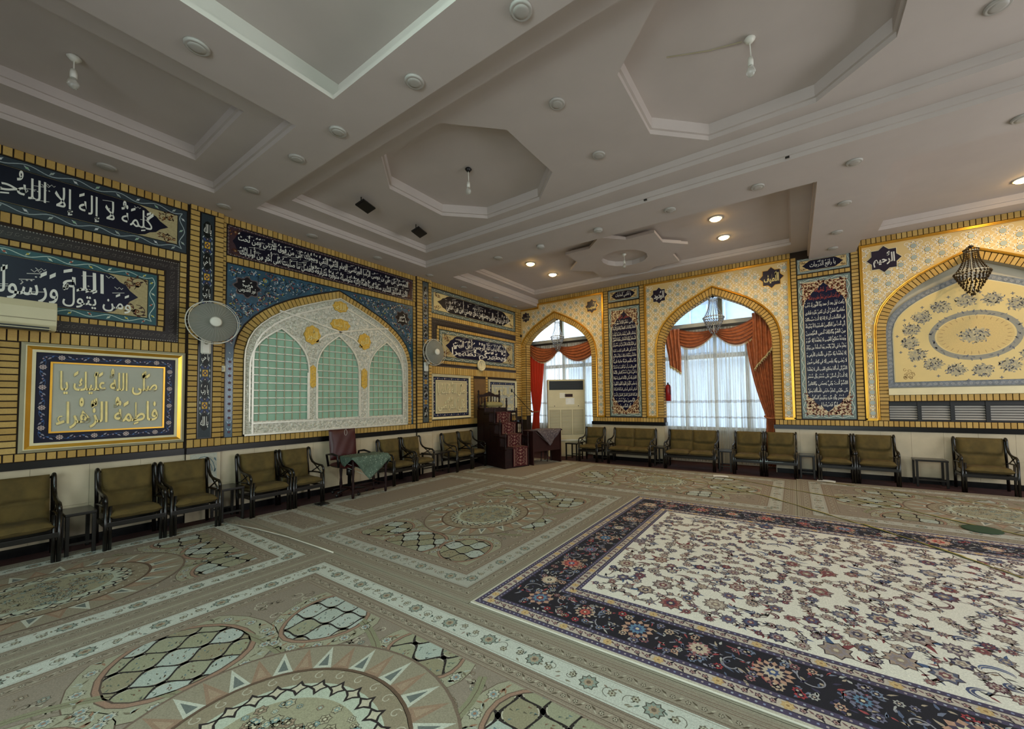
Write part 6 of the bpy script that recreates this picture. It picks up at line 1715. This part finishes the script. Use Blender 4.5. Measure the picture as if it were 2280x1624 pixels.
t = thing('draped_curtain', 'orange-red swagged curtain with lit left drape at the corner window', 'curtain', (0, 0, 0))
swag(t, (.10, 3.17), (1.07, 3.02), .10, .30, .30, .10, tc); swag(t, (1.07, 3.02), (2.30, 3.22), .12, .34, .10, .34, tc, y=.31)
hang(t, ((.0, 3.0), (.56, 2.75)), ((.0, .05), (.38, .05)), 6, M['redcurtain'], 'long_drape', waist=(.62, .16, .36), y=.345, nu=80)
MB().tube([(.10, .33, 1.20), (.16, .29, 1.17), (.30, .28, 1.16), (.38, .32, 1.19)], .02, 8).build('tieback', tc, t, True)

# ================================================================== rugs
LBL = {}
def rug_base(name, label, r, z, th, edge, group=None):
    x0, y0, x1, y1 = r
    o = MB().bbox(x0, x1, y0, y1, z, z + th, .004).build(name, edge, None)
    tag(o, label, 'rug', group); return o
def scatter_line(a, A, B, off, step, fn):
    L = math.dist(A, B); n = max(1, round(L / step)); du, dv = (B[0] - A[0]) / L, (B[1] - A[1]) / L
    for i in range(n): fn(A[0] + du * L * (i + .5) / n - dv * off, A[1] + dv * L * (i + .5) / n + du * off, math.atan2(dv, du), i)
def ring_walk(a, r, ins, step, fn):
    x0, y0, x1, y1 = r; P = [(x0 + ins, y0 + ins), (x1 - ins, y0 + ins), (x1 - ins, y1 - ins), (x0 + ins, y1 - ins)]
    for k in range(4): scatter_line(a, P[k], P[(k + 1) % 4], 0, step, fn)
M['rugedge'] = mat('rug_edge_beige', '8a8370', .95, var=.1)
M['rugedgew'] = mat('rug_edge_ivory', 'c4bfae', .95, var=.1)

def beige_rug(label, r, med=None, ax=0, seed=0, detail=1.0, petals=True, z=.0):
    R_ = random.Random(seed); x0, y0, x1, y1 = r
    o = rug_base('beige_rug', label, r, z, .006, M['rugedge'], 'beige medallion rugs')
    a = Art(MF, z + .0064, .0001)
    TA, LT, KH, DK, BR, OL, AQ, OR = '83786a', 'b6bab0', '8a8272', '2c221c', '6e5c4c', '777a5c', '8fa09a', '947a62'
    LT = 'b6bab0' if seed in (1, 2) else 'a2a298'
    a.rect(x0 + .004, y0 + .004, x1 - .004, y1 - .004, '8a8574'); a.level()
    K_ = min(1, min(x1 - x0, y1 - y0) / 2 / .52)
    if K_ < 1:
        for i, c_ in enumerate(('8a8272', LT, '8b8070', TA)): q = (.02, .165, .30, .32)[i] * K_; a.rect(x0 + q, y0 + q, x1 - q, y1 - q, c_); a.level()
        for k in range(500): a.leaf(R_.uniform(x0 + .05, x1 - .05), R_.uniform(y0 + .05, y1 - .05), .035, .012, R_.random() * 6, R_.choice(['6b6152', 'a09a86', '746a5a']))
        a.build('woven_pattern', M['rug'], o); return o
    a.band(r, .02, .165, KH); a.band(r, .165, .335, LT); a.band(r, .335, .46, '8b8070'); a.rect(x0 + .46, y0 + .46, x1 - .46, y1 - .46, TA); a.level()
    for q in (.05, .075, .155, .165, .335, .345, .375, .43, .455): a.band(r, q, q + .004, R_.choice(['6b5546', '5a4a3c']))
    d = detail
    for q in (.03, .062, .135, .15, .18, .32, .352, .366, .44): a.band(r, q, q + .0022, '6b5c4c')
    def g1(u, v, an, i): a.flower(u, v, .017, 5, '5c5446', 'a8a290', '5a4a3c'); a.leaf(u + .03 * math.cos(an), v + .03 * math.sin(an), .04, .012, an + (.6 if i % 2 else -.6), '514838'); a.leaf(u - .03 * math.cos(an), v - .03 * math.sin(an), .03, .01, an + (2.4 if i % 2 else -2.4), 'a49e8c')
    ring_walk(a, r, .115, .075 / d, g1); ring_walk(a, r, .402, .07 / d, g1)
    def g2(u, v, an, i):
        if i % 3 == 0: a.flower(u, v, .05, 9, '7f8c82', '9a8a74', '6a5a4a', cout='4c4a40')
        else:
            a.flower(u + R_.uniform(-.02, .02), v + R_.uniform(-.03, .03), .026, 6, '6f6a5c', 'a8a894', '5c4c3e'); a.spiral(u, v, .042, .8, R_.random() * 6, '5c5a4c', .004, R_.choice((1, -1)), 9)
            for k in range(3): an2 = R_.random() * 6.3; a.leaf(u + .05 * math.cos(an2), v + .05 * math.sin(an2), .035, .012, R_.random() * 6.3, R_.choice(['76705e', '85786a', '5c6a62']))
    ring_walk(a, r, .25, .115 / d, g2)
    if not petals: a.build('woven_pattern', M['rug'], o); return o
    cx, cy = med; a.level()
    fx0, fy0, fx1, fy1 = x0 + .47, y0 + .47, x1 - .47, y1 - .47
    inside = lambda x, y, m=0: fx0 + m < x < fx1 - m and fy0 + m < y < fy1 - m
    for k in range(int(520 * d)):      # scrolls of the ground
        u, v = R_.uniform(fx0, fx1), R_.uniform(fy0, fy1)
        if inside(u, v, .06): a.spiral(u, v, R_.uniform(.025, .055), .9, R_.random() * 6, R_.choice(['5c5244', 'a8a290', '6a5f50']), .007, R_.choice((1, -1)), 8); a.leaf(u, v, .05, .02, R_.random() * 6, R_.choice(['9a9482', '6b6152']))
    a.level(2)
    for k in range(int(170 * d)):
        u, v = R_.uniform(fx0, fx1), R_.uniform(fy0, fy1)
        if inside(u, v, .05): a.flower(u, v, R_.uniform(.014, .026), 6, R_.choice(['9c9684', '8a7a68', '7c857c']), '5c5244', 'b0aa96', cout='544a3c')
    a.level(3)
    LX, LY = (1.22, .84) if ax == 0 else (.84, 1.22)
    def clip(poly, Q):
        """polygon cut to the convex outline Q (counter-clockwise)"""
        for (ax_, ay_), (bx_, by_) in zip(Q, Q[1:] + Q[:1]):
            out = []; n = len(poly)
            for i in range(n):
                p, q = poly[i], poly[(i + 1) % n]
                sp_ = (bx_ - ax_) * (p[1] - ay_) - (by_ - ay_) * (p[0] - ax_); sq = (bx_ - ax_) * (q[1] - ay_) - (by_ - ay_) * (q[0] - ax_)
                if sp_ >= 0: out.append(p)
                if (sp_ >= 0) != (sq >= 0): t_ = sp_ / (sp_ - sq); out.append((p[0] + (q[0] - p[0]) * t_, p[1] + (q[1] - p[1]) * t_))
            poly = out
            if len(poly) < 3: return None
        return poly
    FR = [(fx0, fy0), (fx1, fy0), (fx1, fy1), (fx0, fy1)]
    def cface(P, c, Q=None):
        P = clip(P, FR)
        if P and Q: P = clip(P, Q)
        if P and len(P) > 2: a.face(P, c)
    def petal(px_, py_, ang, ln, wd):
        c, s = math.cos(ang), math.sin(ang)
        def T(x, y): return (px_ + x * c - y * s, py_ + x * s + y * c)
        def sh(k, e=0):
            P = []
            for i in range(24):
                t = 2 * PI * i / 24; q = abs(math.cos(t)) ** .9 * (1 if math.cos(t) > 0 else -1)
                P.append(T((ln * .5 * k) * q, (wd * .5 * k) * math.sin(t) * (1 - .18 * math.cos(t))))
            return P
        cface(sh(1.56), '5e4e40'); a.level(); cface(sh(1.54), '92907a'); a.level(); cface(sh(1.20), '5e4e40'); a.level(); cface(sh(1.18), '8d705e'); a.level(); cface(sh(1.10), '4c3e34'); a.level()
        for k in range(int(26 * d + 4)):
            t_ = 2 * PI * k / int(26 * d + 4); q = T(ln * .685 * math.cos(t_), wd * .685 * math.sin(t_) * (1 - .18 * math.cos(t_)))
            if inside(*q, .03): 
                if k % 2: a.flower(q[0], q[1], .034, 8, 'a9a696', '76888a', '8c6a54', cout='54503f')
                else:
                    for m_ in range(4): a.leaf(q[0], q[1], .045, .014, R_.random() * 6.3, R_.choice(['6b6450', '9aa094', '8c6a54']))
        In = sh(1.07); cface(In, '857e66'); a.level()
        p, q_ = .215, .125
        def cell(xx, yy, k): return [T(xx + p * .5 * k * math.cos(t) , yy + q_ * .98 * k * math.sin(t) * (1 if abs(math.sin(t)) > .9 else .82)) for t in [j * PI / 8 for j in range(16)]]
        for i in range(-3, 4):
            for j in range(-4, 5):
                xx, yy = i * p + (p / 2 if j % 2 else 0), j * q_
                if abs(xx) > ln * .62 or abs(yy) > wd * .62: continue
                col = R_.choice(['9da69c', '8c8c74', '857f66', 'a2aaa2', '8a8a70'])
                cface(cell(xx, yy, .86), 'aaa494', In); a.level(); cface(cell(xx, yy, .80), col, In)
                a.level()
                for k in range(int(9 * d)):
                    w_ = (xx + R_.uniform(-.07, .07), yy + R_.uniform(-.06, .06)); L_ = [T(w_[0], w_[1]), T(w_[0] + .022, w_[1] + R_.uniform(-.014, .014)), T(w_[0] + .004, w_[1] + .010)]
                    cface(L_ if (L_[1][0] - L_[0][0]) * (L_[2][1] - L_[0][1]) - (L_[1][1] - L_[0][1]) * (L_[2][0] - L_[0][0]) > 0 else L_[::-1], R_.choice(['55513e', '4e5a50', '6b4f3c', '5d7074']), In)
                a.w -= 2 * a.dw
        a.level(3)
        for i in range(-3, 4):
            for j in range(-5, 5):
                xx, yy = i * p + (p / 2 if j % 2 else 0), j * q_
                for s_ in (-1, 1):
                    A_ = (xx + s_ * p / 2, yy); B_ = (xx, yy + q_); W7 = [.030, .018, .011, .010, .011, .018, .030]
                    pts = [(A_[0] + (B_[0] - A_[0]) * (t / 6 - .11 * math.sin(2 * PI * t / 6)), A_[1] + (B_[1] - A_[1]) * t / 6) for t in range(7)]
                    for (x1_, y1_), (x2_, y2_), w1, w2 in zip(pts, pts[1:], W7, W7[1:]):
                        dx, dy = x2_ - x1_, y2_ - y1_; l = math.hypot(dx, dy); nx, ny = -dy / l / 2, dx / l / 2
                        cface([T(x1_ - nx * w1, y1_ - ny * w1), T(x2_ - nx * w2, y2_ - ny * w2), T(x2_ + nx * w2, y2_ + ny * w2), T(x1_ + nx * w1, y1_ + ny * w1)], '1c1411', In)
        a.w -= 8 * a.dw
    # eight petals around the medallion
    for k in range(8):
        an = k * PI / 4; 
        ex = LX if k % 4 == 0 else (LX * .74 if k % 2 else 0); ey = LY if k % 4 == 2 else (LY * .86 if k % 2 else 0)
        px_, py_ = cx + ex * (1 if math.cos(an) > .1 else -1 if math.cos(an) < -.1 else 0), cy + ey * (1 if math.sin(an) > .1 else -1 if math.sin(an) < -.1 else 0)
        if not inside(px_, py_, -.25): continue
        big = (k % 4 == 0) if ax == 0 else (k % 4 == 2)
        petal(px_, py_, math.atan2(py_ - cy, px_ - cx), .66 if big else .52 if k % 2 else .36, .58 if big else .46 if k % 2 else .44)
    # curved bands crossing between petals
    for k in range(8):
        an = k * PI / 4 + PI / 8
        P = [(cx + (.62 + .75 * t) * (LX / 1.0) * math.cos(an + .55 * (t - .5) * s_) , cy + (.62 + .62 * t) * (LY / .95) * math.sin(an + .55 * (t - .5) * s_)) for s_ in (1,) for t in [i / 8 for i in range(9)]]
        P = [p for p in P if inside(*p, .03)]
        if len(P) > 2: a.line(P, .05, '7d7c62'); a.level(); a.line(P, .004, '5a4a3c'); a.w -= a.dw
    a.level(14)
    # zigzag ring and the medallion
    rx, ry = (.80, .70) if ax == 0 else (.70, .80)
    def E(t, k): return (cx + rx * k * math.cos(t), cy + ry * k * math.sin(t))
    a.face([E(2 * PI * i / 48, 1.05) for i in range(48)], '6b5a4c'); a.level(); a.face([E(2 * PI * i / 48, 1.03) for i in range(48)], '877f6c'); a.level()
    n = 36
    for i in range(n):
        t = 2 * PI * i / n; dt = PI / n
        a.face([E(t - dt, .76), E(t, 1.02), E(t + dt, .76)], 'b0b2a4' if i % 2 else '89705c'); a.level(); a.face([E(t - dt * .5, .79), E(t, .93), E(t + dt * .5, .79)], '5f6662' if i % 2 else '94806a'); a.w -= a.dw
    a.level(2); a.line([E(2 * PI * i / 48, .75) for i in range(48)], .02, '5a4636', True); a.face([E(2 * PI * i / 48, .74) for i in range(48)], '837863'); a.level()
    for i in range(28):
        t = 2 * PI * i / 28; q = E(t, .68)
        a.spiral(q[0], q[1], .032, .9, t, 'a8a290', .006, 1, 8)
    a.face([E(2 * PI * i / 48, .60) for i in range(48)], 'a6ad9c'); a.level()
    for i in range(26):
        t = 2 * PI * i / 26; q = E(t, .56); a.star(q[0], q[1], .058, .030, 4, '1d1312', t); a.level(); a.star(q[0], q[1], .034, .019, 4, 'b0a994', t); a.w -= a.dw
    a.level(2); a.face([E(2 * PI * i / 48, .46) for i in range(48)], '8f8b72'); a.level()
    for k in range(int(150 * d)):
        t, q = R_.random() * 6.3, .44 * math.sqrt(R_.random()); p = E(t, q)
        a.flower(p[0], p[1], R_.uniform(.016, .034), 6, R_.choice(['7d8f8a', '9b957c', '8c7a66', 'a3a08a']), R_.choice(['5d5442', '6f8480']), 'b3ad94', cout='4a4234')
    a.build('woven_pattern', M['rug'], o)
    return o
beige_rug('large beige medallion rug filling the front of the picture', (2.672, -9.75, 6.62, -6.995), (4.70, -8.36), 0, 1)
beige_rug('beige rug in the left foreground in front of the nearest armchairs', (.30, -10.35, 2.668, -6.995), (1.50, -8.68), 1, 2)
beige_rug('beige medallion rug between the ivory rug and the left wall chairs', (1.868, -6.99, 4.512, -3.282), (3.14, -5.20), 1, 3, .9)
beige_rug('beige rug along the far wall in front of the two settees', (2.424, -3.278, 6.56, -.72), (4.47, -1.98), 0, 4, .8)
beige_rug('beige rug at the far right in front of the lone black table', (6.564, -3.278, 10.6, -.60), (8.6, -1.98), 0, 5, .8)
beige_rug('beige rug in the corner in front of the pulpit', (.52, -3.30, 2.42, -.72), (1.4, -2.0), 1, 6, .7, False)
beige_rug('narrow beige rug in front of the chairs below the lattice window', (.52, -6.30, 1.864, -3.305), (1.2, -4.8), 1, 7, .7, False)
beige_rug('short end of a beige rug at the foot of the nearer pillar', (.52, -6.99, 1.864, -6.304), None, 1, 8, .7, False)
beige_rug('beige rug at the right under the edge of the ivory rug', (6.624, -9.75, 10.6, -6.995), (8.6, -8.36), 0, 9, .5)
beige_rug('beige rug lying under the ivory rug with its edge showing', (4.516, -6.99, 10.6, -3.282), None, 0, 10, .3, False)
# raised white edge where two rugs overlap
tag(MB().tube([(.50, -7.20, .012), (1.2, -7.09, .016), (1.83, -7.03, .018), (2.4, -7.01, .016), (2.70, -7.0, .012)], .007, 6).build('rug_binding', M['rugedgew'], None, True), 'raised pale binding along the seam between the left foreground rugs', 'rug edge')

# --- the ivory rug with the navy border
def ivory_rug():
    r = (4.525, -6.98, 10.4, -3.29); x0, y0, x1, y1 = r; z = .0066; R_ = random.Random(21)
    o = rug_base('ivory_rug', 'large ivory floral rug with a navy flower border at the right', r, z, .010, M['rugedgew'])
    a = Art(MF, z + .0104, .0001)
    IV, NV, PU, CR = 'dad6ca', '0e0b1a', '453c56', 'b5a99c'
    a.rect(x0 + .004, y0 + .004, x1 - .004, y1 - .004, 'b9b4a4'); a.level()
    a.band(r, .022, .062, PU); a.band(r, .062, .125, CR); a.band(r, .125, .160, PU); a.band(r, .160, .478, NV); a.band(r, .478, .512, PU); a.band(r, .512, .575, CR); a.band(r, .575, .61, PU)
    a.rect(x0 + .61, y0 + .61, x1 - .61, y1 - .61, IV); a.level()
    for q in (.060, .125, .160, .478, .512, .575): a.band(r, q - .002, q + .003, '1a1420')
    near = lambda u, v: math.dist((u, v), (CX, CY)) < 7.2
    def dots(u, v, an, i):
        if near(u, v): a.disc(u, v, .007, ['9aa0b0', '7f88a8', 'a89c9c'][i % 3], 5)
    for ins in (.042, .142, .495, .592): ring_walk(a, r, ins, .035, dots)
    def gd(u, v, an, i):
        if i % 5 == 0: a.flower(u, v, .034, 7, 'b89a6a', 'c4a878', '9a7a50')
        else:
            a.flower(u, v, .020, 5, '4e3a44', 'a88a84', '5a3030'); a.leaf(u, v, .04, .014, an + (1 if i % 2 else -1), '2c2430')
            a.leaf(u - .02, v, .03, .012, an + 2.4, '6a4a4c')
    for ins in (.093, .543): ring_walk(a, r, ins, .062, gd)
    # main border
    cols1 = ['b08a74', '8a5a5c', 'a8a6a0', '6c6a80', '9c3438', 'b49c84', '707c94']
    def bigf(u, v, rr, c=None):
        c = c or R_.choice(cols1); n = R_.choice((9, 11, 13))
        ro = R_.random() * 6; w = a.w
        a.star(u, v, rr, rr * .74, n, c, ro, .95); a.level(); a.star(u, v, rr * .80, rr * .55, n, R_.choice(['2a1c2c', '43364a', '7a2a30', 'b8a894']), ro + PI / n); a.level()
        a.star(u, v, rr * .58, rr * .40, n, R_.choice(['b8a894', '5a7a94', 'b4584c', 'c4b8a0']), ro); a.level(); a.star(u, v, rr * .34, rr * .22, 7, R_.choice(['3a4a74', '7a3030', '2c2030']), ro); a.level(); a.disc(u, v, rr * .13, 'c8bca0', 6); a.w = w
    def border(u, v, an, i):
        c, s = math.cos(an), math.sin(an)
        wv = math.sin(i * PI / 2) * .05
        a.spiral(u - s * wv, v + c * wv, .085, .8, an + i, '8f8c94', .008, 1 if i % 2 else -1, 14)
        for k in range(26):
            p, q = R_.uniform(-.10, .10), R_.uniform(-.145, .145); a.leaf(u + c * p - s * q, v + s * p + c * q, R_.uniform(.025, .06), R_.uniform(.01, .02), R_.random() * 6.3, R_.choice(['8a8894', '6e7488', '9a4448', 'a89884', '55607c', 'aaa8a4', '34304c']))
        for k in range(5):
            p, q = R_.uniform(-.1, .1), R_.choice((-1, 1)) * R_.uniform(.07, .13); a.w += .0004; a.flower(u + c * p - s * q, v + s * p + c * q, R_.uniform(.022, .034), 7, R_.choice(cols1), '241a2c', 'b8a894'); a.w -= .0004
        if i % 2 == 0: a.w += .0008; bigf(u, v, .105 if i % 4 == 0 else .075, 'b08a74' if i % 4 == 0 else None); a.w -= .0008
    ring_walk(a, r, .319, .185, border)
    # field
    fx0, fy0, fx1, fy1 = x0 + .66, y0 + .66, x1 - .66, y1 - .66; pts = []
    for k in range(12000):
        u, v = R_.uniform(fx0, fx1), R_.uniform(fy0, fy1); rr = R_.choice((.085, .07, .055, .045, .035, .028))
        if any(math.dist((u, v), (p[0], p[1])) < (rr + p[2]) * 1.02 for p in pts): continue
        pts.append((u, v, rr))
    cols = ['8c7670', '5a4458', '7a6a64', '8c665e', '54586e', 'a08c7c', '5c3540', '3c3a54', '7c6c74', '94857a', '6a6470']
    for i, (u, v, rr) in enumerate(pts):           # stems
        near_ = sorted((math.dist((u, v), (p[0], p[1])), p) for p in pts if 0 < math.dist((u, v), (p[0], p[1])) < .36)[:2]
        for dd, p in near_:
            mx, my = (u + p[0]) / 2 + R_.uniform(-.05, .05), (v + p[1]) / 2 + R_.uniform(-.05, .05)
            a.line([((1 - t) ** 2 * u + 2 * t * (1 - t) * mx + t * t * p[0], (1 - t) ** 2 * v + 2 * t * (1 - t) * my + t * t * p[1]) for t in [j / 6 for j in range(7)]], .0075, '5a4c4a')
            for j in range(2): t = R_.random(); a.leaf(u + (p[0] - u) * t, v + (p[1] - v) * t, .05, .016, R_.random() * 6.3, R_.choice(['5e5c58', '76604e', '4e5468', '7c3c40']))
    a.level()
    for i, (u, v, rr) in enumerate(pts):
        k = i % 7
        if k == 0:   # curved sickle leaf
            P = [(u + rr * 1.15 * math.cos(t), v + rr * .8 * math.sin(t)) for t in [j * .38 + i for j in range(11)]]
            a.line(P, [.004, .012, .02, .026, .03, .032, .03, .026, .02, .012, .004], R_.choice(['3c4668', '5a2c34', '4a5a80'])); a.level(); a.line(P, .006, 'b8b0a8'); a.w -= a.dw
        else:
            w = a.w; n = R_.choice((7, 9, 11)); ro = R_.random() * 6; c = R_.choice(cols)
            a.star(u, v, rr * 1.08, rr * .78, n, '3a2e34', ro); a.level(); a.star(u, v, rr * .98, rr * .68, n, c, ro); a.level()
            a.star(u, v, rr * .72, rr * .5, n, R_.choice(['b9aea0', 'a89c94', '7a3a40', '4a5474', 'b0a08c', '8a8084']), ro + .2); a.level(); a.star(u, v, rr * .46, rr * .32, 7, R_.choice(['3c3448', '6e4248', '8a7a70']), ro); a.level(); a.disc(u, v, rr * .18, 'c0b49c', 6); a.w = w
            if k in (2, 5):
                for q in (-1, 1): a.leaf(u, v, rr * 1.9, rr * .5, ro + q * .5, R_.choice(['3f5478', '7a3a3e', '54506a']))
    a.build('woven_pattern', M['rug'], o)
ivory_rug()

# --- rope-like marking tapes, papers
def tape(label, P, z, wd=.030):
    t = thing('marking_tape', label, 'tape', (P[0][0], P[0][1], z), 0, 'green and yellow tapes on the rugs')
    Q = []
    for (a_, b_) in zip(P, P[1:]):
        n = max(1, int(math.dist(a_, b_) / .06))
        for i in range(n): f = i / n; Q.append((a_[0] + (b_[0] - a_[0]) * f + .008 * math.sin(7 * (a_[0] + f * 3)), a_[1] + (b_[1] - a_[1]) * f))
    Q.append(P[-1])
    zz = lambda x, y: (.0215 if (4.52 < x < 10.4 and -6.98 < y < -3.29) else .0095)
    for part, m, lo, hi in (('green_stripe', 'tapegreen', -.5, .25), ('yellow_stripe', 'tapeyellow', .12, .5)):
        mb = MB(); vs = []
        for i, (x, y) in enumerate(Q):
            a_ = Q[max(0, i - 1)]; b_ = Q[min(len(Q) - 1, i + 1)]; dx, dy = b_[0] - a_[0], b_[1] - a_[1]; l = math.hypot(dx, dy); nx, ny = -dy / l, dx / l
            tw = .9 + .5 * math.sin(i * .55)
            for e in (lo, hi): vs.append((x - P[0][0] + nx * e * wd * tw, y - P[0][1] + ny * e * wd * tw, zz(x, y) - z + (.003 if part[0] == 'y' else .001)))
        mb.add(vs, [(2 * i, 2 * i + 1, 2 * i + 3, 2 * i + 2) for i in range(len(Q) - 1)]); mb.build(part, M[m], t, solid=.002)
    return t
tape('longest twisted green and yellow tape crossing the far rug and the ivory rug', [(3.49, -1.13), (4.64, -1.585), (5.5, -1.97), (6.14, -2.295), (7.11, -3.22), (7.71, -3.887), (8.06, -4.37)], .008)
t2 = tape('twisted green and yellow tape starting at the paper beside the settee', [(5.42, -1.08), (6.42, -1.62), (7.1, -1.93), (7.68, -2.18), (8.21, -2.66), (8.6, -2.95), (9.3, -3.2)], .008, .026)
g_ = MB().lathe([(.16, .0), (.16, .004), (.13, .008)], (8.25 - 5.42, -2.85 + 1.08, .012 - .008), 18).build('green_patch', M['tapeblob'], t2); g_.scale = (1, 1, 1)
tape('short dark tape starting at the paper below the right armchairs', [(7.0, -.70), (7.7, -.98), (8.5, -1.28), (9.2, -1.75)], .008, .018)
def sheet(x, y, rz, lb):
    o = MB().grid(lambda u, v: ((u - .5) * .26, (v - .5) * .17, .003 + .008 * math.sin(u * 3.1)), 8, 3).build('folded_paper', M['paper'], None, solid=.003); o.location = (x, y, .0085); o.rotation_euler = (0, 0, rz); tag(o, lb, 'paper', 'papers lying on the far rugs')
sheet(5.37, -1.04, .2, 'white folded paper on the rug in front of the right settee'); sheet(7.0, -.62, -.1, 'white folded paper on the rug in front of the paired armchairs at the right')
# soft black cloth at the foot of the armchair by the swivel chair
t = MB().grid(lambda u, v: ((u - .5) * .20, (v - .5) * .14, .004 + .035 * math.exp(-((u - .6) ** 2 + (v - .5) ** 2) * 9) + .006 * math.sin(u * 17 + v * 9)), 10, 10).build('dropped_cloth', M['blackmetal'], None, True, solid=.004); t.location = (.70, -6.07, .012); tag(t, 'small black cloth dropped on the rug at an armchair leg', 'cloth')
